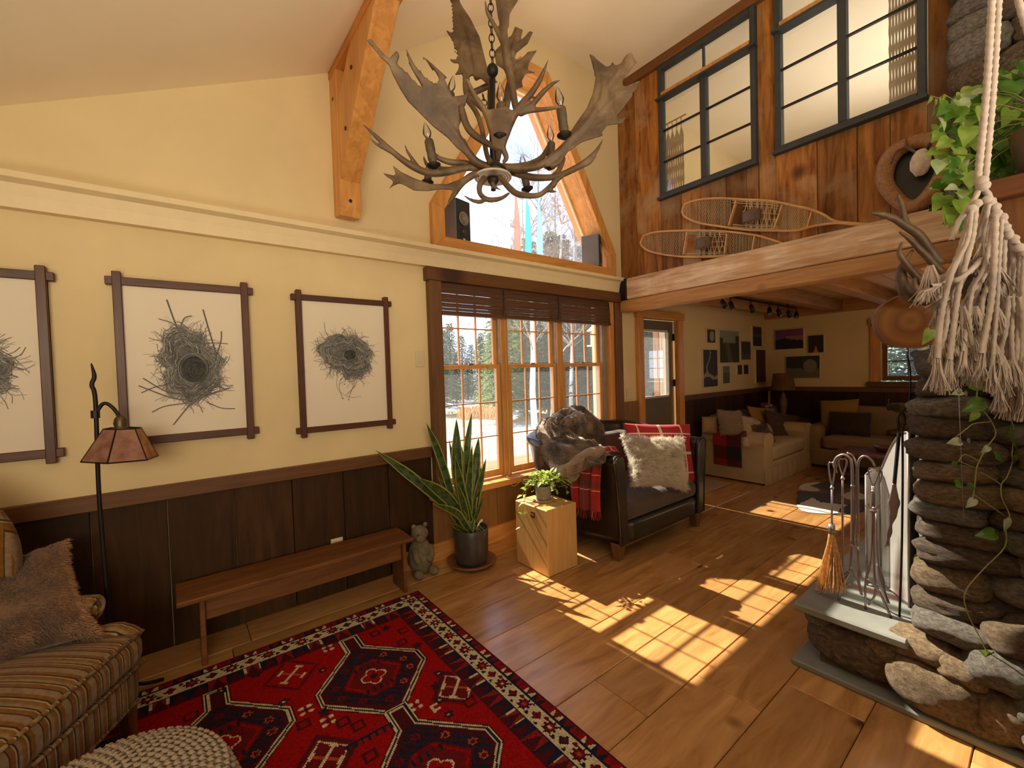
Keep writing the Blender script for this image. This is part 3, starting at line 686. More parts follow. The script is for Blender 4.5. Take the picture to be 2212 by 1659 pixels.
# ---------------- framed nest drawings
M['paper'] = plain('warm_paper', (0.80, 0.70, 0.56), 0.55, var=0.02, scale=2, spec=0.35)
M['ink'] = vcol('graphite', 0.7)
def strip2d(m, pts, w, y, col):
    for (a, b), (c_, d_) in zip(pts[:-1], pts[1:]):
        dx, dz = c_-a, d_-b; L = math.hypot(dx, dz) or 1e-6; nx, nz = -dz/L*w, dx/L*w
        m.add([(a-nx, y, b-nz), (a+nx, y, b+nz), (c_+nx, y, d_+nz), (c_-nx, y, d_-nz)], [(0, 1, 2, 3)], col=col)
def nest(cx, cz, rx, rz, seed, twigs, cup, x0, x1, y=3.124):
    r = random.Random(seed); m = MB(); yy = [y]; fills = []
    g = lambda lo, hi: (lambda k: (k, k*0.97, k*0.90))(r.uniform(lo, hi))
    R_ = lambda a: 1+.13*math.sin(2*a+seed)+.08*math.sin(3*a+seed*2)+.07*math.sin(7*a)+.05*math.sin(11*a+1)
    def put(pts, w, c):
        yy[0] -= 0.0000018
        if all(x0 < p[0] < x1 for p in pts): strip2d(m, pts, w, yy[0], c)
    ux, uz, ur, uq = cup
    for rr_, c_, (ox, oz), (ax_, az_) in ((.93, .20, (cx, cz), (rx, rz)), (1.0, .10, cup[:2], cup[2:])):
        P = [(ox+ax_*rr_*(R_(a) if rr_ < 1 else 1)*math.cos(a), oz+az_*rr_*(R_(a) if rr_ < 1 else 1)*math.sin(a)) for a in [2*PI*k/40 for k in range(40)]]
        if rr_ < 1 or True:
            yy[0] -= 0.00001 if rr_ < 1 else 0
            (fills if rr_ == 1.0 else [None]).append((P, c_)) if rr_ == 1.0 else (m.add([(min(x1, max(x0, p[0])), yy[0], p[1]) for p in P], [tuple(range(40))], col=(.13, .125, .115)))
    for i in range(420):        # tangled base
        a, k = r.uniform(0, 6.28), math.sqrt(r.random())*.93; q = R_(a)*k; b_ = r.uniform(0, 6.28); L = r.uniform(.03, .09); bend = r.uniform(-2, 2)
        px_, pz = cx+rx*q*math.cos(a), cz+rz*q*math.sin(a)
        put([(px_+L*t_*math.cos(b_+bend*t_), pz+L*t_*math.sin(b_+bend*t_)) for t_ in (-.5, -.25, 0, .25, .5)], r.uniform(.0008, .0024), g(.03, .22))
    for i in range(520):        # wound strands following the rim, drifting off centre
        a0 = r.uniform(0, 6.28); k = r.uniform(.35, 1.0)**.7; da = r.uniform(.3, 1.3)*r.choice((-1, 1)); dr = r.uniform(-.25, .25); pts = []
        for j in range(8):
            a = a0+da*j/7; kk = (k+dr*(j/7-.5))*R_(a); w_ = max(0, 1-kk)*.8; pts.append(((cx*(1-w_)+ux*w_)+rx*kk*math.cos(a), (cz*(1-w_)+uz*w_)+rz*kk*math.sin(a)))
        put(pts, r.uniform(.0006, .0020), g(.04, .50 if r.random() < .45 else .16))
    for i in range(280):
        a = r.uniform(0, 6.28); k = r.uniform(.7, .98)*R_(a); L = r.uniform(.02, .10); b_ = a+r.uniform(-1.3, 1.3); bd_ = r.uniform(-1, 1)
        px_, pz = cx+rx*k*math.cos(a), cz+rz*k*math.sin(a); put([(px_+L*q*math.cos(b_+q*bd_), pz+L*q*math.sin(b_+q*bd_)) for q in (0, .33, .66, 1)], r.uniform(.0005, .0016), g(.05, .35))
    for P, c_ in fills: yy[0] -= .00001; m.add([(min(x1, max(x0, p[0])), yy[0], p[1]) for p in P], [tuple(range(40))], col=(.055, .053, .05))
    for i in range(330):        # shaded hollow, opening off centre
        k = r.uniform(.05, 1.0)**.7; a0 = r.uniform(0, 6.28); da = r.uniform(.5, 1.2); of = .5*(1-k); pts = []
        for j in range(6):
            a = a0+da*j/5; pts.append((ux+ur*(k*math.cos(a)+of*.5), uz+uq*(k*math.sin(a)-of*.4)))
        put(pts, r.uniform(.0012, .0032), g(.008, .07) if k < .8 else g(.03, .25))
    for tw in twigs: put([(p[0], p[1]) for p in curve_pts(tw[1:], 5)], tw[0]*1.15, g(.08, .2))
    return m
def frame(name, x0, x1, z0, z1, label, ncfg, fw=0.038):
    t = thing(name, label, 'picture', ((x0+x1)/2, 3.15, z0), 'framed nest drawings')
    ext = 0.028
    MB().box(x0, x1, 3.127, 3.148, z0, z1).build('backing', M['walnut'], t)
    MB().box(x0+fw, x1-fw, 3.1245, 3.1265, z0+fw, z1-fw).build('paper', M['paper'], t)
    for b in [(x0, x0+fw, z0-ext, z1+ext, 3.105), (x1-fw, x1, z0-ext, z1+ext, 3.105)]:
        MB().box(b[0], b[1], b[4], 3.147, b[2], b[3]).build('stile', M['walnut'], t, bevel=0.003)
    for b in [(z0, z0+fw+.006), (z1-fw-.006, z1)]:
        MB().box(x0-ext, x1+ext, 3.112, 3.147, b[0], b[1]).build('rail', wood_railmat, t, bevel=0.003)
    ncfg.build('nest_drawing', M['ink'], t)
    return t
wood_railmat = wood('frame_rail_wood', (0.060, 0.018, 0.008), (0.115, 0.038, 0.016), 'X', 2, 0.4, 0, vary=0.1)
tw1 = [(.003, (0.06, 1.72), (0.02, 1.85), (-0.01, 1.97)), (.0022, (0.05, 1.75), (0.02, 1.83), (-.05, 1.86)), (.003, (.03, 1.74), (.06, 1.86), (.10, 1.885)), (.003, (.21, 1.66), (.18, 1.80), (.155, 1.925)), (.0026, (.20, 1.62), (.235, 1.74), (.24, 1.80)),
       (.002, (.12, 1.72), (.20, 1.73), (.27, 1.725)), (.0028, (.10, 1.40), (.0, 1.41), (-.15, 1.49)), (.0026, (.06, 1.43), (-.03, 1.45), (-.13, 1.53)), (.0028, (.08, 1.38), (.04, 1.33), (-.01, 1.26)), (.0024, (.06, 1.38), (-.04, 1.37), (-.10, 1.34)),
       (.002, (.15, 1.38), (.22, 1.34), (.29, 1.33)), (.0026, (.12, 1.42), (.22, 1.44), (.27, 1.46)), (.002, (.10, 1.40), (.12, 1.35), (.13, 1.32)), (.0024, (0.0, 1.60), (-.06, 1.62), (-.07, 1.63)), (.002, (.0, 1.5), (-.08, 1.48), (-.14, 1.45))]
frame('framed_print', -0.235, 0.385, 1.165, 2.075, 'large framed nest drawing in the middle, twigs sticking up, partly behind the lamp', nest(0.085, 1.60, 0.155, 0.20, 4, tw1, (0.095, 1.58, 0.075, 0.095), -0.19, 0.34))
tw2 = [(.0012, (.87, 1.75), (.835, 1.82), (.83, 1.88)), (.001, (.90, 1.52), (.90, 1.42), (.98, 1.36), (1.06, 1.36)), (.0012, (1.03, 1.50), (1.0, 1.42), (.97, 1.35)), (.001, (.93, 1.50), (.91, 1.44), (.93, 1.35)), (.0014, (1.05, 1.53), (1.02, 1.44), (.96, 1.38)),
       (.003, (1.04, 1.50), (1.048, 1.51)), (.003, (1.01, 1.43), (1.018, 1.435)), (.003, (.93, 1.35), (.936, 1.355)), (.003, (.97, 1.34), (.976, 1.345)), (.003, (.945, 1.45), (.951, 1.455))]
frame('framed_print', 0.655, 1.285, 1.135, 2.06, 'framed round nest drawing with trailing seed stem, nearest the window', nest(0.975, 1.655, 0.165, 0.155, 9, tw2, (0.99, 1.66, 0.05, 0.045), 0.70, 1.24), fw=0.034)
frame('framed_print', -1.105, -0.475, 1.145, 2.07, 'framed nest drawing cut off by the left edge of the photo', nest(-0.77, 1.60, 0.14, 0.17, 14, [(.003, (-.66, 1.62), (-.60, 1.60), (-.57, 1.585)), (.003, (-.68, 1.55), (-.62, 1.56), (-.59, 1.55)), (.003, (-.68, 1.70), (-.65, 1.74), (-.64, 1.76))], (-0.79, 1.6, .07, .09), -1.06, -0.52))
sw = thing('light_switch', 'cream wall switch left of the triple window', 'switch', (1.545, 3.15, 1.63))
MB().box(1.508, 1.582, 3.142, 3.15, 1.565, 1.69).build('plate', M['white'], sw, bevel=.003); MB().box(1.532, 1.558, 3.136, 3.142, 1.60, 1.655).build('rocker', M['white'], sw, bevel=.002)
sw = thing('light_switch', 'cream wall switch between the window and the back door', 'switch', (4.2, 3.15, 1.2))
MB().box(4.15, 4.27, 3.14, 3.15, 1.14, 1.27).build('plate', M['white'], sw, bevel=.003); MB().box(4.19, 4.215, 3.136, 3.142, 1.18, 1.225).build('rocker', M['white'], sw, bevel=.002)
MB().box(4.225, 4.25, 3.136, 3.142, 1.18, 1.225).build('rocker', M['white'], sw, bevel=.002)
ot = thing('wall_outlet', 'cream outlet plate low on the wainscot behind the bench', 'outlet', (0.85, 3.12, 0.36))
MB().box(0.81, 0.89, 3.112, 3.121, 0.335, 0.385).build('plate', M['white'], ot, bevel=.002); MB().box(0.83, 0.87, 3.109, 3.113, 0.35, 0.37).build('socket', M['white'], ot)

# ---------------- red patterned rug (colour map of the weave, one quad per patch)
RX0, RX1, RY0, RY1, RC = -0.46, 1.28, 0.10, 2.76, 0.0062
nx, ny = int((RX1-RX0)/RC), int((RY1-RY0)/RC)
xs_ = RX0+(np.arange(nx)+.5)*(RX1-RX0)/nx; ys_ = RY0+(np.arange(ny)+.5)*(RY1-RY0)/ny
GX, GY = np.meshgrid(xs_, ys_); img = np.zeros((ny, nx, 3)); 
red, dred, navy, ivory, orange, wine = (0.25, 0.003, 0.004), (0.11, 0.006, 0.008), (0.012, 0.013, 0.028), (0.50, 0.42, 0.27), (0.32, 0.055, 0.015), (0.055, 0.006, 0.010)
img[:] = red
def inpoly(P):
    res = np.zeros(GX.shape, bool); n = len(P)
    for i in range(n):
        (x1, y1), (x2, y2) = P[i], P[(i+1) % n]
        cnd = ((y1 > GY) != (y2 > GY)) & (GX < (x2-x1)*(GY-y1)/((y2-y1) if y2 != y1 else 1e-9)+x1); res ^= cnd
    return res
def dseg(P, closed=True):
    d = np.full(GX.shape, 9.0); n = len(P)
    for i in range(n if closed else n-1):
        (x1, y1), (x2, y2) = P[i], P[(i+1) % n]; L2 = (x2-x1)**2+(y2-y1)**2 or 1e-9
        t = np.clip(((GX-x1)*(x2-x1)+(GY-y1)*(y2-y1))/L2, 0, 1); d = np.minimum(d, np.hypot(GX-x1-t*(x2-x1), GY-y1-t*(y2-y1)))
    return d
def outline(P, closed=True, w=0.012):
    d = dseg(P, closed); img[d < w*1.5] = wine; img[d < w] = ivory
    img[d < w*0.35] = navy
def blob(x, y, r, c1, c2=None, pet=6, c3=None):
    a = np.arctan2(GY-y, GX-x); q = np.hypot(GX-x, GY-y); rr_ = r*(0.82+0.18*np.cos(pet*a))
    img[q < rr_] = c1
    if c2: img[q < rr_*0.55] = c2
    if c3: img[q < r*0.22] = c3
field = (GX > RX0+.24) & (GX < RX1-.24) & (GY > RY0+.24) & (GY < RY1-.24)
rg = np.random.RandomState(2)
def hexa(cx, cy, s=1.0):
    P = [(-.015, .35), (.015, .35), (.05, .27), (.255, .06), (.255, -.04), (.03, -.27), (-.03, -.27), (-.255, -.04), (-.255, .06), (-.05, .27)]
    P = [(-.04, .27), (-.04, .40), (.04, .40), (.04, .27), (.25, .045), (.25, -.045), (.04, -.27), (-.04, -.27), (-.25, -.045), (-.25, .045)]
    return [(cx+x*s, cy+y*s) for x, y in P]
cents = [(0.725, 2.115), (0.725, 1.445), (0.725, 0.775), (0.10, 2.115), (0.10, 1.445), (0.10, 0.775)]
for cx, cy in cents:
    P = hexa(cx, cy); ins = inpoly(P); img[ins] = wine
    inner = inpoly([(cx+(x-cx)*.86, cy+(y-cy)*.86) for x, y in P]); ck = ((GX*70).astype(int)+(GY*70).astype(int)) % 3 == 0
    img[inner & (cy-.27 < GY) & (GY < cy+.27)] = navy; img[inner & ck] = wine
    sq = (np.abs(GX-cx)+np.abs(GY-cy)*.75 < .15) & (np.abs(GY-cy) < .13); img[sq] = dred
    img[sq & (np.abs(np.abs(GX-cx)+np.abs(GY-cy)*.75-.13) < .008)] = red
    for k in range(7):
        x = cx-.09+.03*k; img[(np.abs(GX-x) < .006) & (np.abs(np.abs(GY-cy)-.09) < .015)] = navy
    for dx, dy in [(0, .20), (0, -.20), (.17, .03), (-.17, .03), (.10, .13), (-.10, .13), (.10, -.13), (-.10, -.13), (.17, -.05), (-.17, -.05)]:
        blob(cx+dx, cy+dy, .022, orange if (dx > 0) else dred, wine)
    a = np.arctan2(GY-cy, GX-cx); q = np.hypot(GX-cx, GY-cy); st_ = q < .055*(0.6+.4*np.abs(np.cos(2*a))); img[q < .055*(.75+.4*np.abs(np.cos(2*a)))] = ivory; img[st_] = red
    img[q < .018] = navy
    outline(P)
for cx, cy in [(0.41, 2.40), (0.41, 1.78), (0.41, 1.10), (0.41, .5), (1.0, 1.78), (-.16, 1.78)]:      # small diamonds between
    q = np.abs(GX-cx)/.125+np.abs(GY-cy)/.14; img[(q < 1.06) & field] = dred; img[(q < .98) & field] = wine; img[(q < .9) & field] = red if cy > 2 else dred
    for s_ in (1, -1):
        l = np.abs((GX-cx)*.7+s_*(GY-cy)*.7); l2 = np.abs((GX-cx)*.7-s_*(GY-cy)*.7); img[(l < .008) & (l2 < .062)] = orange if s_ > 0 else ivory
        img[(l < .02) & (np.abs(l2-.06) < .007)] = ivory
    img[(np.abs(q-.72) < .04) & (cy < 2)] = ivory
def motif(x, y, k):
    if k == 0:
        for dx, dy in ((.018, .018), (-.018, .018), (.018, -.018), (-.018, -.018)): img[np.hypot(GX-x-dx, GY-y-dy) < .011] = ivory
        img[np.hypot(GX-x, GY-y) < .008] = navy
    elif k == 1: blob(x, y, .026, navy, dred, 6, ivory)
    elif k == 2: img[(np.abs(GX-x) < .028) & (np.abs(GY-y) < .028)] = wine; img[(np.abs(GX-x) < .016) & (np.abs(GY-y) < .016)] = red
    elif k == 3: blob(x, y, .03, wine, navy, 5)
    elif k == 4:
        img[(np.abs(GX-x) < .10) & (np.abs(GY-y) < .008)] = navy
        for j in range(7): img[(np.abs(GX-x+.09-.03*j) < .006) & (GY < y) & (GY > y-.03)] = navy
    elif k == 5:
        img[(np.abs(GX-x) < .006) & (np.abs(GY-y) < .022)] = ivory; img[(np.abs(GX-x-.014) < .018) & (np.abs(GY-y-.02) < .005)] = ivory; img[(np.abs(GX-x-.02) < .012) & (np.abs(GY-y+.012) < .005)] = ivory
for x, y, k in [(.61, 2.50, 0), (.41, 2.10, 0), (.47, 1.97, 0), (.80, 1.80, 0), (.85, 1.73, 5), (.93, 2.47, 3), (1.0, 2.38, 2), (.86, 2.46, 2), (.98, 1.92, 1), (.93, 1.85, 3), (.90, 1.76, 1), (1.0, 1.66, 2), (.89, 1.66, 1), (.52, 1.92, 2), (.56, 1.86, 2), (.58, 1.78, 4),
                (.47, 2.03, 3), (.38, 2.02, 2), (.54, 2.33, 1), (.34, 2.22, 1), (.27, 2.52, 3), (.12, 2.5, 1), (.0, 2.4, 2), (.55, 1.68, 2), (.5, 1.62, 3), (.42, 1.55, 1), (.36, 1.62, 2), (.93, 1.16, 1), (.5, 1.25, 0), (.52, 1.15, 3), (.95, 2.28, 2), (1.0, 2.2, 3), (.34, 1.35, 1), (.62, 1.09, 2), (.3, 1.02, 0), (.97, 1.08, 2), (.95, 0.95, 0)]:
    motif(x, y, k)
# borders: distance from the edge and running coordinate
ed = np.minimum(np.minimum(GX-RX0, RX1-GX), np.minimum(GY-RY0, RY1-GY)); vert = (np.minimum(GX-RX0, RX1-GX) < np.minimum(GY-RY0, RY1-GY))
run = np.where(vert, GY, GX)
b_ = ed < .235; img[b_] = dred
zz = (ed-.13)/.09; tri = np.abs((run/.075) % 1-.5)*2; kcol = (run/.075).astype(int) % 4
ib = (ed > .145) & (ed < .235); img[ib] = wine
for kk_, cc_ in enumerate((navy, (0.20, 0.01, 0.01), navy, (0.17, .02, .01))): img[ib & (kcol == kk_) & (tri > (ed-.145)/.095)] = cc_
img[ib & (kcol == 3) & (tri > .72) & (ed < .2)] = ivory
ob = ed < .055; img[ob] = (0.13, .006, .008); kc2 = (run/.06).astype(int) % 3; t2 = np.abs((run/.06) % 1-.5)*2
img[ob & (t2 > 1-ed/.055) & (kc2 == 0)] = navy; img[ob & (t2 > 1-ed/.06) & (kc2 == 1) & (ed > .02)] = ivory; img[ob & (t2 > 1-ed/.055) & (kc2 == 2)] = red
img[ob & (ed < .010)] = (.06, .004, .006)
wb = (ed >= .055) & (ed <= .145); img[wb] = ivory; img[(np.abs(ed-.055) < .005) | (np.abs(ed-.145) < .005)] = navy
def border_flower(x, y, i):
    if i % 2 == 0: blob(x, y, .036, wine, (0.20, .01, .01), 8, ivory if i % 4 == 0 else orange)
    else: blob(x, y, .026, navy if i % 4 == 1 else dred, dred, 4)
i = 0; y = RY1-.10
while y > RY0+.1:
    for x in (RX1-.10, RX0+.10): border_flower(x, y, i); 
    for x in (RX1-.10, RX0+.10): blob(x+(.022 if i % 2 else -.022), y-.042, .013, dred if i % 2 else navy, None, 3); blob(x-(.03 if i % 2 else -.03), y-.03, .010, navy, None, 3)
    y -= .0835; i += 1
i = 1; x = RX1-.10-.0835
while x > RX0+.1:
    for y in (RY1-.10, RY0+.10): border_flower(x, y, i); blob(x+.042, y+(.022 if i % 2 else -.022), .013, dred if i % 2 else navy, None, 3)
    x -= .0835; i += 1
img *= (0.75+0.5*rg.rand(ny, nx, 1)) 
vx = np.linspace(RX0, RX1, nx+1); vy = np.linspace(RY0, RY1, ny+1)
VX, VY = np.meshgrid(vx, vy); VZ = np.where((VX == RX0) | (VX == RX1) | (VY == RY0) | (VY == RY1), 0.001, 0.011)+0.0
verts = np.stack([VX, VY, VZ], -1).reshape(-1, 3)
ii = np.arange(ny)[:, None]*(nx+1)+np.arange(nx)[None, :]; faces = np.stack([ii, ii+1, ii+nx+2, ii+nx+1], -1).reshape(-1, 4)
me = bpy.data.meshes.new('rug'); me.vertices.add(len(verts)); me.vertices.foreach_set('co', verts.ravel())
me.loops.add(faces.size); me.loops.foreach_set('vertex_index', faces.ravel()); me.polygons.add(len(faces)); me.polygons.foreach_set('loop_start', np.arange(0, faces.size, 4))
me.update(calc_edges=True)
ca = me.color_attributes.new('Col', 'FLOAT_COLOR', 'CORNER'); fc = np.concatenate([img.reshape(-1, 3), np.ones((nx*ny, 1))], 1); ca.data.foreach_set('color', np.repeat(fc, 4, 0).ravel())
rwm = vcol('rug_wool', 0.95, 0.0, bmp=160); rwm.node_tree.nodes['Principled BSDF'].inputs['Specular IOR Level'].default_value = 0.1; me.materials.append(rwm); rug = bpy.data.objects.new('patterned_rug', me); C.objects.link(rug)
tag(rug, 'red and navy tribal rug with hexagonal medallions on the pine floor', 'rug')

# ---------------- low plank bench
bn = thing('bench', 'long low weathered wooden bench along the dark wainscot', 'bench', (0.6, 2.9, 0))
MB().box(-0.035, 1.255, 2.745, 3.03, 0.362, 0.388).build('top', M['benchw'], bn, bevel=0.005)
for x in (0.06, 1.195): MB().box(x, x+0.024, 2.80, 3.0, 0.0, 0.362).build('leg', M['benchw'], bn, bevel=0.003)
for y_ in (2.83, 2.97): MB().box(0.084, 1.195, y_, y_+0.02, 0.225, 0.362).build('apron', M['benchw'], bn, bevel=0.003)

# ---------------- carved stone animal at the bench end
M['stat'] = plain('weathered_stone', (0.17, 0.13, 0.075), 0.9, var=0.25, scale=30, bmp=0.4)
s = thing('stone_figure', 'small weathered stone bear figure sitting on the floor behind the bench end', 'figurine', (1.42, 3.0, 0))
nz = lambda d: 1+0.10*noise.noise(d*2.5)
m_ = MB(); m_.ball((1.42, 3.0, 0.13), (0.095, 0.085, 0.14), 16, 12, dist=nz); m_.ball((1.42, 3.0, 0.19), (0.075, 0.07, 0.09), 14, 10, dist=nz); m_.build('body', M['stat'], s, smooth=True)
m_ = MB(); m_.ball((1.405, 2.975, 0.315), (0.065, 0.06, 0.062), 16, 12, dist=nz); m_.ball((1.385, 2.92, 0.295), (0.038, 0.036, 0.028), 12, 8); h_ = m_.build('head', M['stat'], s, smooth=True)
for x, y_, z in ((1.365, 2.985, 0.37), (1.455, 2.98, 0.37)): MB().ball((x, y_, z), (0.02, 0.014, 0.02), 8, 6).build('ear', M['stat'], h_, smooth=True)
for x in (1.365, 1.425): MB().ball((x, 2.922, 0.328), .006, 8, 6).build('eye', M['black'], h_)
for x in (1.36, 1.48):
    MB().ball((x, 2.92, 0.035), (0.035, 0.055, 0.033), 10, 8).build('foot', M['stat'], s, smooth=True)
    MB().tube([(x, 2.97, 0.21), (x-.005, 2.93, 0.15), (1.40+(x-1.42)*.6, 2.91, 0.12)], [.028, .026, .024], 8).build('arm', M['stat'], s, smooth=True)

# ---------------- striped wing chair (local axes: +x towards the camera, +y the front)
th = math.atan2(-0.87, -0.49)
P0 = Vector((-0.125, 2.385)); un = Vector((0.49, 0.87)); nn_ = Vector((0.87, -0.49)); cc2 = P0-un*0.39-nn_*0.38
wc = thing('wing_chair', 'gold and brown striped velvet wing chair at the left edge of the room', 'chair', (cc2.x, cc2.y, 0)); wc.rotation_euler = (0, 0, th)
def stripes(name, axis='x', k=9.5):
    m, t, b = new_mat(name); v, _ = coords(t); f = noisef(t, v, 60, 3)
    se = t.nodes.new('ShaderNodeSeparateXYZ'); t.links.new(v, se.inputs[0])
    mu = t.nodes.new('ShaderNodeMath'); mu.operation = 'MULTIPLY'; mu.inputs[1].default_value = k; t.links.new(se.outputs[axis.upper()], mu.inputs[0])
    fr = t.nodes.new('ShaderNodeMath'); fr.operation = 'FRACT'; t.links.new(mu.outputs[0], fr.inputs[0])
    A, B_, Cc, Dd, E_ = (0.24, 0.155, 0.085), (0.18, 0.075, 0.010), (0.05, 0.018, 0.005), (0.34, 0.24, 0.13), (0.22, 0.11, 0.028)
    col = ramp(t, fr.outputs[0], [(0.0, A), (0.16, A), (0.18, B_), (0.30, B_), (0.31, Cc), (0.36, Cc), (0.37, Dd), (0.41, Dd), (0.42, B_), (0.56, E_), (0.57, A), (0.66, A), (0.67, Cc), (0.71, Cc), (0.72, Dd), (0.75, Dd), (0.76, B_), (0.90, B_), (0.91, Cc), (0.94, Cc), (0.95, A)])
    mr = ramp(t, f, [(0.3, (.75, .75, .75)), (0.7, (1.15, 1.15, 1.15))]); col = mixc(t, 1.0, col, mr, 'MULTIPLY')
    t.links.new(col, b.inputs['Base Color']); b.inputs['Roughness'].default_value = 0.9; b.inputs['Sheen Weight'].default_value = 0.1; b.inputs['Specular IOR Level'].default_value = .15; bump(t, b, f, 0.3, .003); return m
sX, sY = stripes('striped_velvet'), stripes('striped_velvet_arm', 'y', 11)
def rbox(x0, x1, y0, y1, z0, z1, r=0.03, puff=0.0, n=12):
    """puffed box made from a superellipsoid-like grid"""
    m = MB(); cx, cy, cz = (x0+x1)/2, (y0+y1)/2, (z0+z1)/2; hx, hy, hz = (x1-x0)/2, (y1-y0)/2, (z1-z0)/2
    def pt(a, b, c):
        l = lambda q, h: max(-h+r, min(h-r, q))
        p = Vector((a*hx, b*hy, c*hz)); q = Vector((l(p.x, hx), l(p.y, hy), l(p.z, hz))); d = p-q
        if d.length > 1e-9: d = d.normalized()*r
        s = q+d; pf = puff*(1-a*a)*(1-b*b); s.z += pf*(1 if c > 0 else 0) if abs(c) > .6 else 0
        return (cx+s.x, cy+s.y, cz+s.z)
    for ax in range(3):
        for sg in (-1, 1):
            def fn(u, v):
                a, b = 2*u-1, 2*v-1
                return pt(*[(sg, a, b), (b, sg, a), (a, b, sg)][ax])
            m.grid(fn, n, n, flip=(sg < 0))
    return m
cush = rbox(-0.38, 0.38, -0.22, 0.38, 0.345, 0.470, 0.045, 0.055, 18)
cush.build('seat_cushion', sX, wc, smooth=True, weld=True, world=False)
for z in (0.347, 0.473):
    MB().tube([(-.365, .375, z), (.365, .375, z)], .007, 6).build('piping', sX, wc, smooth=True, world=False)
rbox(-0.36, 0.36, -0.30, 0.365, 0.19, 0.345, 0.03, 0, 8).build('seat_rail', sX, wc, smooth=True, weld=True, world=False)
MB().tube([(-.34, .36, .20), (.34, .36, .20)], .008, 6).build('piping', sX, wc, smooth=True, world=False)
for sg in (-1, 1):
    # arm: upright panel with outward roll, curling down at the front
    pts = []
    m_ = MB()
    def armf(u, v, sg=sg):
        # u along depth (front 0 -> back 1), v around section
        y_ = 0.16-0.52*u; a = v
        sec = [(0.30, .20), (0.315, .38), (0.325, .50), (0.335, .575), (0.375, .625), (0.43, .615), (0.455, .57), (0.435, .525), (0.405, .52), (0.395, .40), (0.395, .20)]
        k = a*(len(sec)-1); i = min(int(k), len(sec)-2); f_ = k-i
        x = sec[i][0]*(1-f_)+sec[i+1][0]*f_; z = sec[i][1]*(1-f_)+sec[i+1][1]*f_
        return (sg*x, y_, z+0.02*u*(z > .5))
    m_.grid(armf, 8, 30, flip=(sg > 0)); m_.build('arm', sY, wc, smooth=True, world=False)
    cap = [(0.30, .20), (0.315, .38), (0.325, .50), (0.335, .575), (0.375, .625), (0.43, .615), (0.455, .57), (0.435, .525), (0.405, .52), (0.395, .40), (0.395, .20)]
    MB().prism([(sg*a, b) for a, b in cap], XZ, 0.155, 0.185).build('arm_front', sX, wc, world=False, bevel=.006)
    sp = [(sg*(0.395+0.045*k*math.cos(a)), 0.19, 0.573+0.045*k*math.sin(a)) for k, a in [(1-.06*i, 2.6-0.55*i) for i in range(14)]]
    MB().tube(sp, .009, 6).build('scroll_welt', sX, wc, smooth=True, world=False)
    # lower scroll reaching forward over the rail
    MB().tube(curve_pts([(sg*.36, .17, .44), (sg*.375, .22, .455), (sg*.385, .29, .45), (sg*.385, .33, .42)], 5), [.05]*10+[.045]*5+[.03], 10).build('arm_knuckle', sX, wc, smooth=True, world=False)
    m_ = MB()
    def wing(u, v, sg=sg):
        z = 0.60+0.55*v; yb = -0.36-0.06*v; L = (0.26+0.05*math.sin(v*PI))*(1-0.55*v**5)
        return (sg*(0.33+0.05*u+.02*v), yb+L*u+0.0*v, z)
    m_.grid(wing, 8, 14); m_.build('wing', sY, wc, smooth=True, solid=0.055, world=False)
    MB().prism([(sg*.33, 0), (sg*.37, 0), (sg*.375, .20), (sg*.32, .20)], XZ, 0.29, 0.335).build('leg', M['browntrim'], wc, world=False, bevel=.005)
    MB().prism([(sg*.33, 0), (sg*.37, 0), (sg*.375, .20), (sg*.32, .20)], XZ, -0.36, -0.31).build('leg', M['browntrim'], wc, world=False, bevel=.005)
bk = rbox(-0.34, 0.34, -0.46, -0.32, 0.30, 1.18, 0.05, 0, 10)
for i, (x, y_, z) in enumerate(bk.v): bk.v[i] = (x, y_-0.12*max(0, z-.4), z+(.04*(1-(x/.34)**2) if z > 1.0 else 0))
bk.build('backrest', sX, wc, smooth=True, weld=True, world=False)
# brown fur pillow on it
M['fur_brown'] = vcol('brown_fur', 0.9, 0.3)
def pc(px_, py_, D_): return atD(px_, py_, D_)
cs = [onZ(-70, 1475, .49), onZ(222, 1378, .50), pc(146, 1165, 2.0), pc(-110, 1230, 1.75)]
fp = thing('fur_pillow', 'shaggy brown fur pillow resting on the striped wing chair', 'pillow', tuple(sum(cs, Vector())/4))
bc = lambda u, v, r=R0: (lambda k: (0.29*k, 0.15*k, 0.080*k))(r.uniform(.6, 1.5)*(1.2 if abs(u-.5) > .38 or abs(v-.5) > .38 else .75+.3*noise.noise(Vector((u*6, v*9, 0)))))
pillow('pillow_body', cs, 0.17, M['fur_brown'], fp, cols=lambda u, v: (0.18, 0.10, 0.058), pinch=0.2)
fm = MB(); fa, nrm = pillow_fn(cs, 0.17, 1, pinch=0.2); fb, _ = pillow_fn(cs, 0.17, -1, pinch=0.2)
strands(fm, fa, 16000, 0.020, 0.0012, random.Random(1), bias=Vector((0.5, -0.2, -0.6)), jitter=.7, cols=bc, clump=14)
strands(fm, fb, 3500, 0.020, 0.0014, random.Random(2), bias=Vector((0.5, -0.2, -0.6)), jitter=.7, sgn=-1, cols=bc)
fm.build('fur', M['fur_brown'], fp, kind='stuff')

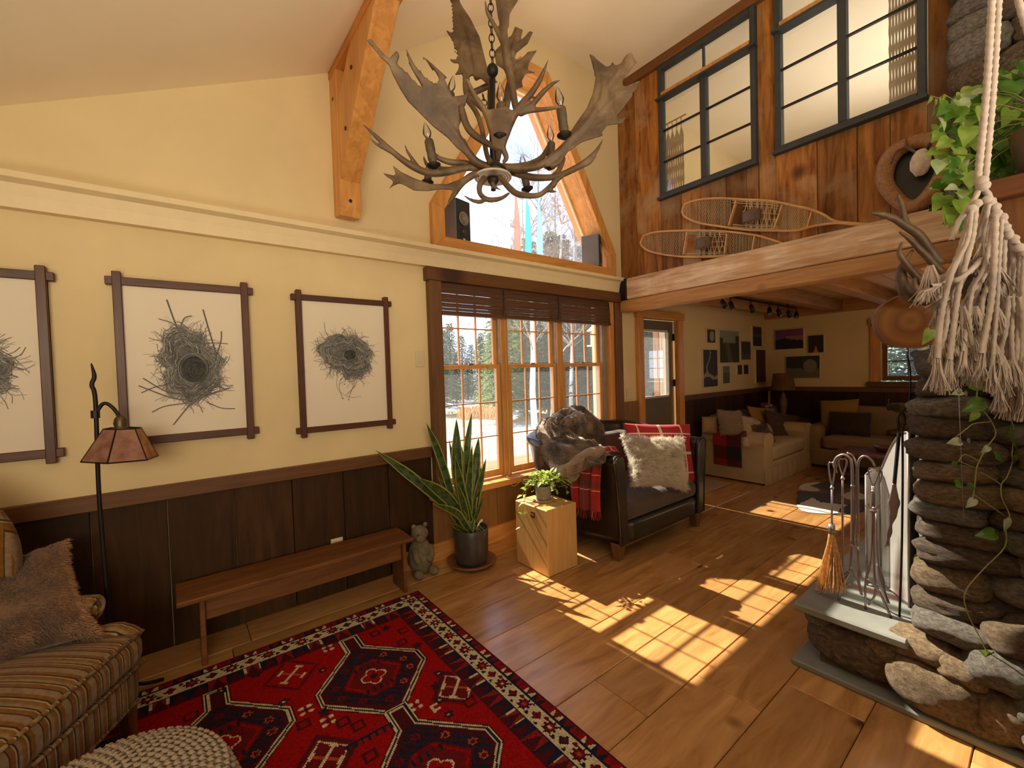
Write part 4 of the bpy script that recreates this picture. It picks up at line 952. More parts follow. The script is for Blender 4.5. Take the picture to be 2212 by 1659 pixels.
# ---------------- floor lamp with mica shade
lx, ly = -0.285, 2.72
lm = thing('floor_lamp', 'iron floor lamp with twig-like pole and amber mica shade', 'lamp', (lx, ly, 0))
MB().tube(curve_pts([(lx, ly, .02), (lx+.004, ly, .5), (lx-.003, ly, 1.0), (lx+.003, ly, 1.42), (lx-.006, ly, 1.50), (lx+.004, ly, 1.54), (lx-.004, ly, 1.60)], 6), [.0085]*30+[.008, .008, .007, .006, .005, .004, .002], 8).build('pole', M['darkiron'], lm, smooth=True)
for i in range(3):
    a = i*2.094+.4; MB().tube(curve_pts([(lx, ly, .16), (lx+.10*math.cos(a), ly+.10*math.sin(a), .05), (lx+.2*math.cos(a), ly+.2*math.sin(a), .008)], 5), .008, 6).build('foot', M['darkiron'], lm, smooth=True)
sc_ = Vector((lx+.085, ly-.02, 1.21))
MB().tube(curve_pts([(lx, ly, 1.37), (lx+.03, ly-.006, 1.415), (lx+.06, ly-.015, 1.395), (sc_.x, sc_.y, 1.345)], 6), .008, 8).build('gooseneck', M['darkiron'], lm, smooth=True)
MB().tube([(lx, ly, 1.385), (lx, ly, 1.35)], .016, 10).build('collar', M['darkiron'], lm)
MB().lathe([(.0, .148), (.012, .145), (.022, .13), (.026, .11), (.022, .09), (.03, .085), (.03, .07), (0, .07)], sc_, 14).build('socket', plain('aged_brass', (.12, .09, .05), .45, .8), lm, smooth=True)
mic = []
for nm, c1, c2 in (('mica_amber', (.42, .15, .02), (.75, .34, .06)), ('mica_rose', (.30, .13, .09), (.50, .26, .19))):
    mic.append(leafmat(nm, c1, c2, trans=.35, rough=.35, scale=18))
shd = MB().lathe([(.062, .074), (.064, .076)], sc_, 6).build('shade_ring', M['darkiron'], lm)
pts6 = [(math.cos(PI/3*i+.25), math.sin(PI/3*i+.25)) for i in range(6)]
rt, rb_, zt_, zb_ = .066, .135, .085, -.055
tilt = Matrix.Rotation(math.radians(4), 3, 'Y')
def sp_(r, a, z): return sc_+tilt @ Vector((r*a[0], r*a[1], z))
for i in range(6):
    a, b2 = pts6[i], pts6[(i+1) % 6]
    MB().add([sp_(rb_, a, zb_), sp_(rb_, b2, zb_), sp_(rt, b2, zt_), sp_(rt, a, zt_)], [(0, 1, 2, 3)]).build('mica_panel', mic[1 if i in (3, 4, 2) else 0], shd, solid=.003)
    r_ = MB(); r_.tube([sp_(rb_, a, zb_), sp_(rt, a, zt_)], .0035, 5); r_.tube([sp_(rb_, a, zb_), sp_(rb_, b2, zb_)], .0035, 5); r_.tube([sp_(rt, a, zt_), sp_(rt, b2, zt_)], .0035, 5); r_.build('shade_rib', M['darkiron'], shd)

# ---------------- knitted pouf
M['knit'] = plain('cream_wool', (0.36, 0.28, 0.20), 0.95, var=.1, scale=40, sheen=.3)
pf_ = thing('knitted_pouf', 'round cream knitted pouf in the lower left foreground', 'pouf', (-0.205, 1.55, 0))
pr = lambda k: (0.275*math.sin(k*PI/2)**0.75, )
def pouf_pt(q, a):   # q 0 centre of top -> 1 bottom
    if q < .55: r = .285*(q/.55)**.95; z = .41-.04*(q/.55)**2.5
    else: w = (q-.55)/.45; r = .285+.045*math.sin(w*PI); z = .37-.36*w
    return Vector((-0.205+r*math.cos(a), 1.55+r*math.sin(a), z))
m_ = MB(); m_.grid(lambda u, v: pouf_pt(v, -u*2*PI), 40, 24); m_.build('cover', M['knit'], pf_, smooth=True)
kn = MB(); rings = 26
for i in range(rings):
    q = (i+.6)/rings*.97; r = (pouf_pt(q, 0)-Vector((-0.205, 1.55, pouf_pt(q, 0).z))).length; n_ = max(6, int(2*PI*r/.026))
    for j in range(n_):
        a = 2*PI*(j+.5*(i % 2))/n_
        p = pouf_pt(q, a); pn = pouf_pt(min(1, q+.02), a)-pouf_pt(q-.02, a); pn.normalize(); ta = Vector((-math.sin(a), math.cos(a), 0)); nr = ta.cross(pn).normalized()
        if nr.z < 0 and q < .5: nr = -nr
        if q >= .5 and nr.dot(Vector((math.cos(a), math.sin(a), 0))) < 0: nr = -nr
        for s_ in (-1, 1):
            d = (pn*.8+ta*s_*.55).normalized()
            c0 = p+ta*s_*.0045+nr*.003
            kn.tube([c0-d*.011, c0+nr*.003, c0+d*.011], [.0028, .0062, .0028], 5)
kn.build('knit_stitches', M['knit'], pf_, smooth=True, kind='stuff')
# ================================================================= CHANDELIER OF ANTLERS
ant, t, b = new_mat('antler')
v, _ = coords(t); f = noisef(t, v, 9, 6, .65, .4); g = noisef(t, v, 60, 3)
col = ramp(t, f, [(0.30, (0.040, 0.020, 0.008)), (0.5, (0.105, 0.058, 0.025)), (0.72, (0.21, 0.135, 0.068))])
t.links.new(col, b.inputs['Base Color']); b.inputs['Roughness'].default_value = 0.55; bump(t, b, g, .25, .003)
hubp = atD(1065, 385, 1.80)
ch = thing('antler_chandelier', 'large moose and deer antler chandelier with candle bulbs hanging from a chain', 'chandelier', tuple(atD(1066, 372, 1.80)))
def DZ(px_, py_, spec):
    d0, d1, ax, ay = spec   # depth at the hub, depth at the tip (tip pixel ax, ay)
    L = math.hypot(ax-1065, ay-365); k = ((px_-1065)*(ax-1065)+(py_-365)*(ay-365))/(L*L)
    return d0+(d1-d0)*max(-.1, min(1.2, k))
def palm(m, P, spec, th=.020, cup=0.0):
    n = len(P); cx = sum(p[0] for p in P)/n; cy = sum(p[1] for p in P)/n
    pts = [atD(x, y, DZ(x, y, spec)) for x, y in P]; cam0 = Vector((0, 0, CAMZ))
    bmx = bmesh.new(); vs = [bmx.verts.new(p) for p in pts]; fc = bmx.faces.new(vs)
    bmesh.ops.triangulate(bmx, faces=[fc]); bmx.verts.ensure_lookup_table()
    base = [v_.co.copy() for v_ in bmx.verts]; tri = [[v_.index for v_ in f_.verts] for f_ in bmx.faces]
    bmx.verts.index_update(); tri = [[v_.index for v_ in f_.verts] for f_ in bmx.faces]; bmx.free()
    vw = [(p-cam0).normalized()*(th/2) for p in base]
    V = [p-w for p, w in zip(base, vw)]+[p+w for p, w in zip(base, vw)]
    Fc = [tuple(a) for a in tri]+[tuple(i+n for i in a[::-1]) for a in tri]
    nn2 = len(base); Fc += [(i, (i+1) % nn2, (i+1) % nn2+nn2, i+nn2) for i in range(nn2)]
    m.add(V, Fc)
def tine(m, P, spec, n=4):
    """P: (px, py, r_px) list"""
    q = curve_pts(P, n); pts = [atD(a[0], a[1], DZ(a[0], a[1], spec)) for a in q]
    m.tube(pts, [max(.0012, a[2]*DZ(a[0], a[1], spec)/FPX) for a in q], 8)
def antler(parts, vox=.0042):
    m = MB()
    for k in parts:
        if k[0] == 'p': palm(m, k[1], k[2], *(k[3:]))
        else: tine(m, k[1], k[2])
    o = m.build('antler', ant, ch, smooth=True)
    r = o.modifiers.new('remesh', 'REMESH'); r.mode = 'VOXEL'; r.voxel_size = vox; r.use_smooth_shade = True
    s = o.modifiers.new('smooth', 'SMOOTH'); s.factor = .5; s.iterations = 4
    return o
SA = (1.76, 1.55, 820, 100)
antler([('p', [(1044,361),(1011,339),(987,320),(967,298),(936,274),(905,243),(881,219),(864,192),(849,163),(840,139),(823,125),(806,103),(791,86),(802,84),(820,107),(840,127),(856,109),(863,120),(856,138),(866,146),(885,165),(902,187),(918,204),(920,198),(905,172),(890,144),(877,104),(896,141),(914,165),(938,183),(947,180),(949,168),(943,154),(913,122),(946,149),(966,167),(956,172),(956,195),(972,209),(991,207),(1011,203),(992,228),(988,250),(991,279),(1001,310),(1018,332),(1045,354)], SA),
        ('t', [(1060, 362, 8), (1030, 350, 9), (1008, 325, 9), (985, 290, 8), (940, 235, 7), (895, 185, 6), (850, 145, 5), (815, 108, 4), (795, 87, 3)], SA), ('t', [(985, 290, 6), (950, 235, 7), (918, 185, 6), (895, 150, 5), (884, 125, 3), (877, 104, 1)], SA),
        ('t', [(988, 270, 6), (975, 220, 7), (962, 185, 5), (945, 155, 4), (928, 136, 3), (913, 121, 1)], SA), ('t', [(990, 260, 6), (1000, 222, 6), (1012, 205, 3)], SA), ('t', [(842, 140, 4), (853, 125, 4), (859, 112, 3)], SA)])
SB = (1.8, 1.75, 1340, 150)
antler([('p', [(1176,352),(1203,328),(1219,307),(1241,271),(1268,233),(1281,201),(1287,168),(1279,138),(1273,116),(1292,130),(1309,144),(1319,142),(1323,132),(1329,142),(1341,137),(1352,119),(1363,113),(1375,133),(1357,155),(1344,176),(1345,190),(1382,177),(1374,195),(1335,217),(1318,232),(1306,246),(1310,252),(1332,234),(1366,206),(1345,236),(1333,250),(1331,260),(1352,254),(1344,267),(1311,271),(1298,288),(1303,293),(1257,307),(1230,326),(1192,356),(1181,362)], SB),
        ('t', [(1085, 362, 8), (1130, 364, 8), (1165, 358, 8), (1200, 335, 9), (1225, 310, 8)], SB),
        ('t', [(1190, 360, 6), (1208, 350, 6), (1218, 330, 6), (1235, 300, 5)], SB), ('t', [(1225, 310, 8), (1270, 262, 9), (1300, 210, 8), (1300, 165, 7), (1284, 130, 5), (1274, 118, 2)], SB), ('t', [(1300, 205, 7), (1328, 165, 7), (1350, 140, 6), (1362, 120, 4)], SB),
        ('t', [(1290, 250, 7), (1325, 215, 6), (1360, 190, 5), (1382, 178, 2)], SB), ('t', [(1290, 275, 6), (1320, 252, 5), (1345, 228, 4), (1366, 206, 2)], SB), ('t', [(1318, 262, 4), (1338, 263, 3), (1352, 254, 2)], SB)])
SC_ = (1.85, 1.95, 985, 60)
antler([('p', [(955,-40),(972,0),(985,20),(986,57),(994,76),(1004,92),(1002,99),(997,103),(990,92),(983,76),(964,67),(978,88),(991,108),(990,124),(984,131),(971,130),(980,137),(992,137),(990,150),(982,162),(997,158),(1004,172),(1002,195),(1013,206),(1015,180),(1013,165),(1026,158),(1040,171),(1054,184),(1076,178),(1056,158),(1048,127),(1036,79),(1017,41),(994,6),(985,-40)], SC_),
        ('t', [(1030, 170, 7), (1022, 110, 8), (1005, 50, 8), (978, -10, 7)], SC_), ('t', [(1015, 150, 5), (1000, 125, 5), (985, 92, 4), (972, 74, 2), (964, 66, 1)], SC_), ('t', [(1008, 120, 5), (1005, 170, 6), (1008, 205, 6), (1028, 222, 6), (1050, 243, 6)], SC_), ('t', [(1005, 208, 7), (1030, 197, 7), (1055, 185, 7)], (1.9, 2.0, 1000, 100))])
SD = (1.9, 2.15, 1130, 80)
antler([('p', [(1067,112),(1089,89),(1105,76),(1113,57),(1130,65),(1124,86),(1138,81),(1143,67),(1152,69),(1140,95),(1116,114),(1110,127),(1124,130),(1140,112),(1160,109),(1143,136),(1140,151),(1160,157),(1135,160),(1127,176),(1130,188),(1113,194),(1100,180),(1088,150),(1072,140)], SD),
        ('t', [(1100, 165, 7), (1108, 110, 7), (1115, 75, 5), (1114, 60, 3)], SD), ('t', [(1112, 105, 6), (1132, 88, 5), (1145, 70, 3)], SD), ('t', [(1108, 150, 7), (1132, 128, 5), (1158, 110, 2)], SD), ('t', [(1105, 170, 9), (1095, 215, 9), (1085, 290, 8), (1072, 350, 8)], SD)])
SE = (1.75, 1.70, 1090, -20)
antler([('p', [(1058,-35),(1070,-2),(1076,40),(1084,62),(1099,60),(1101,30),(1118,2),(1135,-35)], SE, .024),
        ('t', [(1078, -20, 9), (1086, 30, 10), (1088, 70, 9), (1094, 120, 10), (1103, 170, 9), (1112, 222, 8), (1116, 238, 7)], SE),
        ('t', [(1048, 2, 2), (1053, 28, 4), (1068, 55, 5), (1085, 90, 6)], SE)])
SFr = (1.62, 1.50, 1150, 180)
antler([('t', [(1185, 126, 1), (1176, 150, 4), (1166, 172, 6), (1148, 201, 7), (1122, 231, 8), (1106, 260, 8), (1093, 295, 7), (1086, 318, 7), (1094, 340, 6), (1086, 352, 4)], SFr),
        ('t', [(1216, 171, 1), (1195, 180, 4), (1172, 200, 6), (1150, 226, 6), (1128, 240, 7)], SFr),
        ('t', [(1213, 231, 3), (1176, 236, 5), (1143, 239, 6), (1122, 246, 7)], SFr),
        ('p', [(1049,240),(1059,236),(1074,234),(1093,229),(1108,240),(1110,262),(1093,277),(1083,306),(1078,325),(1064,318),(1057,280)], SFr, .028),
        ('t', [(1008, 170, 4), (1025, 206, 6), (1048, 240, 7), (1062, 280, 8), (1075, 318, 7)], SFr)])
antler([('t', [(996, 226, 6), (1001, 250, 8), (1010, 275, 8), (1028, 294, 8), (1052, 309, 7), (1076, 322, 6)], (1.7, 1.66, 1000, 230)),
        ('t', [(1008, 216, 5), (1026, 238, 6), (1038, 266, 6), (1045, 300, 6), (1052, 335, 6), (1060, 352, 7)], (1.72, 1.8, 1000, 230))])
S1 = (1.8, 1.55, 779, 265)
antler([('t', [(1050, 366, 7), (1025, 362, 8), (1001, 364, 7), (965, 372, 8), (929, 374, 8), (896, 362, 8), (864, 341, 7), (832, 313, 6), (803, 286, 4), (778, 263, 1)], S1),
        ('t', [(855, 334, 5), (832, 322, 4), (810, 309, 3), (796, 294, 1)], S1), ('t', [(905, 364, 5), (889, 341, 4), (879, 325, 3), (874, 310, 1)], S1)])
S2 = (1.8, 1.62, 830, 390)
antler([('p', [(826,373),(849,379),(856,378),(847,356),(866,371),(895,385),(929,397),(965,398),(991,388),(1015,374),(1026,380),(1001,402),(984,411),(953,409),(924,413),(895,412),(873,400),(862,396),(849,402),(840,409),(850,394),(846,388),(838,384)], S2),
        ('t', [(1045, 370, 6), (1018, 380, 8), (998, 396, 7), (984, 416, 6), (975, 430, 5), (966, 445, 2)], S2), ('t', [(840, 409, 1), (850, 398, 2), (868, 394, 3), (890, 400, 6)], S2)])
S3 = (1.85, 1.75, 1305, 297)
antler([('t', [(1085, 366, 7), (1108, 372, 8), (1148, 383, 8), (1192, 383, 7), (1219, 375, 7), (1257, 355, 7), (1284, 331, 5), (1296, 313, 3), (1304, 297, 1)], S3),
        ('t', [(1228, 372, 6), (1246, 364, 5), (1270, 354, 4), (1280, 346, 3), (1290, 335, 1)], S3)])
antler([('t', [(1082, 360, 8), (1110, 361, 8), (1143, 355, 7), (1168, 343, 7), (1180, 325, 5), (1184, 312, 3)], (1.85, 1.95, 1184, 314)),
        ('t', [(1188, 385, 5), (1204, 372, 6), (1214, 355, 5), (1220, 340, 3)], (1.85, 1.9, 1184, 314))])
S4 = (1.7, 1.6, 1220, 380)
antler([('t', [(1078, 380, 6), (1094, 399, 7), (1108, 413, 7), (1125, 421, 7), (1162, 422, 6), (1184, 407, 6), (1203, 388, 6), (1220, 378, 3)], S4),
        ('t', [(1180, 408, 5), (1192, 413, 4), (1206, 415, 1)], S4), ('t', [(1178, 412, 5), (1196, 400, 6), (1203, 393, 2)], S4)])
S5 = (1.62, 1.5, 1040, 430)
antler([('t', [(1048, 384, 7), (1037, 398, 7), (1036, 415, 6), (1045, 427, 6), (1060, 432, 6), (1083, 428, 5), (1100, 417, 3)], S5),
        ('t', [(1050, 428, 5), (1038, 436, 5), (1018, 432, 4), (996, 418, 1)], S5), ('t', [(1062, 395, 5), (1070, 404, 4), (1085, 412, 1)], S5), ('t', [(1066, 400, 4), (1060, 410, 1)], S5)])
antler([('t', [(1060, 362, 7), (1030, 358, 7), (1001, 352, 7), (977, 351, 7), (953, 344, 6), (940, 335, 5), (934, 322, 2)], (1.8, 1.75, 930, 320)),
        ('t', [(915, 335, 1), (917, 345, 3), (926, 358, 5), (960, 366, 6), (1000, 364, 6)], (1.85, 1.9, 930, 320))])
# ringed burr disc and hub
dsk, t, b = new_mat('antler_burr'); v, _ = coords(t)
ln = t.nodes.new('ShaderNodeVectorMath'); ln.operation = 'LENGTH'; mpp = t.nodes.new('ShaderNodeMapping'); mpp.inputs['Scale'].default_value = (1, 1, 0); t.links.new(v, mpp.inputs[0]); t.links.new(mpp.outputs[0], ln.inputs[0])
mu = t.nodes.new('ShaderNodeMath'); mu.operation = 'MULTIPLY'; mu.inputs[1].default_value = 95; t.links.new(ln.outputs['Value'], mu.inputs[0]); fr = t.nodes.new('ShaderNodeMath'); fr.operation = 'FRACT'; t.links.new(mu.outputs[0], fr.inputs[0])
col = ramp(t, fr.outputs[0], [(.0, (.55, .45, .32)), (.5, (.62, .52, .38)), (.56, (.05, .03, .02)), (.92, (.05, .03, .02))]); t.links.new(col, b.inputs['Base Color']); b.inputs['Roughness'].default_value = .4
do = bpy.data.objects.new('hub', None)
m_ = MB(); m_.lathe([(.03, .06), (.05, .045), (.06, .03), (.055, .012)], hubp, 18); m_.build('hub_body', M['darkiron'], ch, smooth=True)
di = MB().lathe([(0, .012), (.072, .012), (.078, .006), (.078, 0), (.0, 0)], (0, 0, 0), 40).build('burr_disc', dsk, ch, world=False); di.location = hubp-ch.location
m_ = MB(); m_.lathe([(.026, 0), (.024, -.012), (.012, -.028), (.009, -.04), (.011, -.05), (.0, -.055)], hubp, 14); m_.build('finial', M['darkiron'], ch, smooth=True)
MB().tube([atD(1066, 372, 1.82), atD(1062, 250, 1.86), atD(1064, 160, 1.86)], .013, 10).build('centre_rod', M['darkiron'], ch, smooth=True)
MB().ball(atD(1064, 152, 1.80), (.024, .024, .027), 14, 10).build('rod_cap', M['darkiron'], ch, smooth=True)
def link(c, ax, tang, r=.011, L=.019, w=.0022):
    m = MB(); pts = [c+ax*(r*math.cos(a))+tang*(L*math.sin(a)) for a in [2*PI*i/14 for i in range(15)]]; m.tube(pts, w, 6, cap=False); return m
for (a, b_, n_) in ((atD(1064, 140, 1.80), None, 46), (atD(1052, 262, 1.78), atD(1042, 196, 1.84), 5)):
    p = a.copy(); dr = Vector((0, 0, 1)) if b_ is None else (b_-a).normalized()
    n_ = int((3.66-a.z)/.031) if b_ is None else n_
    for i in range(n_):
        c = a+dr*(.031*i+.015); ax = _r if i % 2 else (_r*0.25+_f*.97)
        link(c, ax.normalized(), dr).build('chain_link', M['darkiron'], ch, smooth=True)
bulbglass = glassmat('bulb_glass', (.97, .97, 1), .10, 1.5)
M['candle'] = plain('brown_candle_sleeve', (0.085, 0.055, 0.03), .6, var=.3, scale=40, bmp=.3)
for (b1, b0, t0, D_, cup) in [((917, 263), (926, 302), (937, 358), 1.74, 1), ((1186, 268), (1191, 308), (1187, 360), 1.98, 1), ((1202, 182), (1212, 232), (1219, 292), 1.66, 1), ((1080, 177), (1083, 224), (1081, 296), 1.58, 1),
                              ((980, 157), (974, 200), (972, 240), 2.05, 0), ((1126, 320), (1131, 370), (1139, 408), 2.05, 1), ((930, 352), (925, 372), (924, 393), 2.10, 1), ((1062, 140), (1062, 186), (1060, 250), 2.05, 0)]:
    B = atD(b0[0], b0[1], D_); T_ = atD(t0[0], t0[1], D_); Tp = atD(b1[0], b1[1], D_)
    ax = (B-T_).normalized(); rot = Vector((0, 0, 1)).rotation_difference(ax).to_matrix().to_4x4()
    L = (B-T_).length
    m_ = MB(); m_.lathe([(.0165, 0), (.0165, L*.2), (.0185, L*.25), (.0175, L*.55), (.019, L*.6), (.0185, L-.006), (.015, L), (.008, L)], (0, 0, 0), 12); xf(m_, Matrix.Translation(T_) @ rot)
    cd = m_.build('candle_sleeve', M['candle'], ch, smooth=True)
    if b0[1] != 186:
        h = min(.085, (Tp-B).length); rot2 = Vector((0, 0, 1)).rotation_difference((Tp-B).normalized()).to_matrix().to_4x4()
        m_ = MB(); m_.lathe([(.006, 0), (.0085, h*.08), (.017, h*.3), (.0175, h*.42), (.012, h*.66), (.005, h*.88), (.001, h)], (0, 0, 0), 14); xf(m_, Matrix.Translation(B) @ rot2)
        m_.build('bulb', bulbglass, ch, smooth=True)
    if cup:
        m_ = MB(); m_.lathe([(.008, -.016), (.012, -.012), (.028, -.002), (.029, .002), (.017, .002)], (0, 0, 0), 14); xf(m_, Matrix.Translation(T_) @ rot)
        m_.build('drip_cup', M['darkiron'], ch, smooth=True)

# ================================================================= BLIND, SPEAKERS, SUN CATCHERS
M['bamboo'] = wood('brown_blind_slat', (0.085, 0.036, 0.016), (0.125, 0.055, 0.025), 'X', 2, .6, 0, vary=.06)
for nm, xa, xb, lb in (('roman_blind', 1.735, 2.385, 'brown slatted blind rolled up over the left sash'), ('roman_blind', 2.392, 3.07, 'brown slatted blind rolled up over the middle sash'), ('roman_blind', 3.077, 3.855, 'brown slatted blind rolled up over the right sash')):
    r = thing(nm, lb, 'blind', ((xa+xb)/2, 3.14, 2.25), 'rolled up window blinds')
    zs = [2.25, 2.205, 2.165, 2.125, 2.09, 2.068, 2.050, 2.036, 2.022, 2.008]
    for i, (z1, z0) in enumerate(zip(zs[:-1], zs[1:])):
        dy = 0.004*(i % 2)+.004*max(0, i-3)
        MB().add([(xa, 3.132-dy, z0+.002), (xb, 3.132-dy, z0+.002), (xb, 3.138-dy, z1), (xa, 3.138-dy, z1), (xa, 3.144-dy, z0+.002), (xb, 3.144-dy, z0+.002), (xb, 3.148-dy, z1), (xa, 3.148-dy, z1)], [(0, 1, 2, 3), (5, 4, 7, 6), (0, 4, 5, 1), (3, 2, 6, 7), (0, 3, 7, 4), (1, 5, 6, 2)]).build('slat', M['bamboo'], r)
    MB().box(xa, xb, 3.10, 3.15, 1.985, 2.01).build('bottom_rail', M['bamboo'], r, bevel=.004)
    MB().box(xa, xb, 3.135, 3.165, 2.225, 2.25).build('head_rail', M['bamboo'], r)
    MB().tube([(xb-.01, 3.125, 2.23), (xb-.006, 3.115, 2.10), (xb-.03, 3.10, 2.03), (xb-.035, 3.10, 1.99)], .0035, 5).build('lift_cord', M['black'], r)
MB().tube(curve_pts([(2.40, 3.145, 1.99), (2.405, 3.15, 1.2), (2.40, 3.14, .70), (2.38, 3.10, .60), (2.33, 3.08, .60), (2.31, 3.07, .57), (2.36, 3.05, .555), (2.40, 3.04, .53), (2.37, 3.03, .50)], 5), .0018, 5)
cord = MB().tube(curve_pts([(2.40, 3.145, 2.02), (2.405, 3.15, 1.2), (2.40, 3.14, .68), (2.36, 3.09, .59), (2.31, 3.07, .565), (2.36, 3.05, .555), (2.43, 3.032, .545), (2.41, 3.028, .50), (2.35, 3.028, .485), (2.32, 3.03, .52)], 6), .0022, 5).build('blind_cord', M['white'], None, smooth=True)
tag(cord, 'thin white blind cord hanging down the mullion onto the pine sill', 'cord')
M['spk'] = plain('charcoal_speaker', (0.012, 0.013, 0.016), .45, var=.1); M['spkside'] = plain('grey_speaker_side', (0.17, 0.17, 0.19), .25, var=.05)
M['cone'] = plain('grey_cone', (.30, .29, .27), .5)
def speaker(cx, cy, z, ang, w, dp, h, label, side):
    r = thing('speaker', label, 'speaker', (cx, cy, z), 'speakers on the gable window sill'); r.rotation_euler = (0, 0, ang)
    MB().box(-w/2, w/2, -dp/2, dp/2, 0, h).build('cabinet', M[side], r, bevel=.005, world=False)
    MB().box(-w/2+.002, w/2-.002, -dp/2-.008, -dp/2, .002, h-.002).build('baffle', M['spk'], r, bevel=.003, world=False)
    def ring(z_, r_, nm, mt, prof):
        m = MB(); m.lathe(prof, (0, 0, 0), 24); xf(m, Matrix.Translation((0, -dp/2-.008, z_)) @ Matrix.Rotation(PI/2, 4, 'X')); m.build(nm, mt, r, smooth=True, world=False)
    ring(h*.56, 0, 'woofer', M['cone'], [(.058, .004), (.052, .006), (.044, -.004), (.018, -.012), (.015, -.004), (0, -.001)])
    ring(h*.56, 0, 'woofer_ring', M['spk'], [(.066, 0), (.066, .004), (.058, .005), (.056, .001)])
    ring(h*.25, 0, 'tweeter', M['cone'], [(.020, .003), (.014, -.003), (.007, .0), (0, .002)]); ring(h*.25, 0, 'tweeter_plate', M['spk'], [(.032, 0), (.032, .003), (.018, .003)])
    MB().box(-.012, .012, -dp/2-.0095, -dp/2-.007, .02, .034).build('badge', M['white'], r, world=False)
speaker(1.985, 3.235, 2.62, math.radians(14), .17, .14, .36, 'black bookshelf speaker at the left end of the gable window sill', 'spkside')
speaker(3.68, 3.21, 2.62, math.radians(30), .16, .19, .34, 'grey-sided bookshelf speaker at the right end of the gable window sill', 'spkside')
MB().tube(curve_pts([(3.86, 3.09, 2.60), (3.95, 3.07, 2.56), (4.02, 3.06, 2.52), (4.06, 3.05, 2.51)], 4), .003, 5)
for i, (px0, py0, px1, py1, c_, nm) in enumerate([(1095, 546, 1096, 425, (.75, .80, .72), 'clear white'), (1117, 550, 1114, 418, (.85, .48, .44), 'rose pink'), (1141, 556, 1137, 415, (.32, .70, .74), 'turquoise'), (1166, 560, 1163, 420, (.52, .68, .78), 'pale blue')]):
    a = onY(px0, py0, 3.27); a.z = 2.622; h = .60+.04*(i % 2)
    m, t, b = new_mat('catcher_%s' % nm.replace(' ', '_')); b.inputs['Base Color'].default_value = (*c_, 1); b.inputs['Roughness'].default_value = .2
    tr_ = N(t, 'ShaderNodeBsdfTransparent'); tr_.inputs[0].default_value = (*c_, 1); tl_ = N(t, 'ShaderNodeBsdfTranslucent'); tl_.inputs[0].default_value = (*c_, 1)
    mx = N(t, 'ShaderNodeMixShader'); mx.inputs[0].default_value = .45; t.links.new(tr_.outputs[0], mx.inputs[1]); t.links.new(tl_.outputs[0], mx.inputs[2]); mx2 = N(t, 'ShaderNodeMixShader'); mx2.inputs[0].default_value = .12
    t.links.new(mx.outputs[0], mx2.inputs[1]); t.links.new(b.outputs[0], mx2.inputs[2]); t.links.new(mx2.outputs[0], t.nodes['Material Output'].inputs['Surface'])
    mm_ = MB(); mm_.grid(lambda u, v: (a.x+(.036*(1-v**2.4)+.003)*(1+.12*math.cos(6*u*2*PI))*math.cos(2*PI*u)+.012*math.sin(v*3), a.y+.4*(.036*(1-v**2.4)+.003)*math.sin(2*PI*u), a.z+h*v), 36, 16)
    tag(mm_.build('glass_icicle', m, smooth=True), 'tall tapering %s translucent glass piece in the gable window' % nm, 'ornament', 'coloured glass pieces in the gable window')
# ================================================================= LEATHER CHAIR AND WHAT LIES ON IT
M['leather'] = plain('black_brown_leather', (0.020, 0.013, 0.009), .30, var=.25, scale=14, bmp=.12, spec=.6)
M['cushion'] = plain('dark_brown_cushion', (0.055, 0.030, 0.018), .65, var=.3, scale=8, bmp=.25, sheen=.2)
lc = thing('leather_armchair', 'wide black leather club chair in front of the triple window', 'chair', (3.2, 2.5, 0))
path = curve_pts([(2.66, 2.12), (2.62, 2.35), (2.56, 2.65), (2.57, 2.90), (2.74, 2.99), (3.22, 3.0), (3.70, 2.98), (3.85, 2.90), (3.91, 2.65), (3.90, 2.35), (3.875, 2.12)], 5)
NP = len(path)-1
def shell(u, v):
    k = u*NP; i = min(int(k), NP-1); f_ = k-i; p = path[i]*(1-f_)+path[i+1]*f_; tg = path[i+1]-path[i]; tg = tg/np.linalg.norm(tg); ou = np.array((-tg[1], tg[0]))   # outward
    s = math.sin(u*PI); back = max(0, min(1, (p[1]-2.3)/.6)); h = .815+.10*back+.05*math.exp(-((u-.5)/.12)**2)
    th = .115-.02*back
    sec = [(-.055, .13), (-.02, .13), (.0, .30), (.015, .50), (.045, h-.10), (.075, h-.03), (.068, h), (.03, h+.018), (-.03, h+.012), (-.055, h-.02), (-.065, h-.10), (-.085, .40), (-.09, .14), (-.055, .13)]
    kk = v*(len(sec)-1); j = min(int(kk), len(sec)-2); g = kk-j; o = sec[j][0]*(1-g)+sec[j+1][0]*g; z = sec[j][1]*(1-g)+sec[j+1][1]*g
    o += (.05 if o > -.04 else .045)*back*(z/.9)**2
    return (p[0]+ou[0]*o, min(p[1]+ou[1]*o, 3.095), z)
m_ = MB(); m_.grid(shell, NP, 39); m_.build('chair_shell', M['leather'], lc, smooth=True)
for x0, sg in ((2.66, -1), (3.875, 1)):
    o = lambda d: x0+sg*d
    P = [(o(-.095), .13), (o(.005), .13), (o(.02), .4), (o(.05), .70), (o(.075), .785), (o(.068), .822), (o(.03), .838), (o(-.03), .832), (o(-.058), .80), (o(-.07), .70), (o(-.085), .40)]
    MB().prism(P, XZ, 2.085, 2.125).build('arm_front', M['leather'], lc, bevel=.012, smooth=False)
    MB().tube([(o(.0), 2.085, .14), (o(.018), 2.083, .45), (o(.055), 2.083, .74), (o(.06), 2.083, .80), (o(.03), 2.083, .832)], .005, 6).build('welt', M['leather'], lc, smooth=True)
def pillowbox(*a, **k):
    return rbox(*a, **k)
rbox(2.74, 3.80, 2.09, 2.9, .12, .305, .05, 0, 12).build('front_rail', M['leather'], lc, smooth=True, weld=True)
sc_m = rbox(2.735, 3.80, 2.10, 2.86, .295, .435, .05, .045, 22)
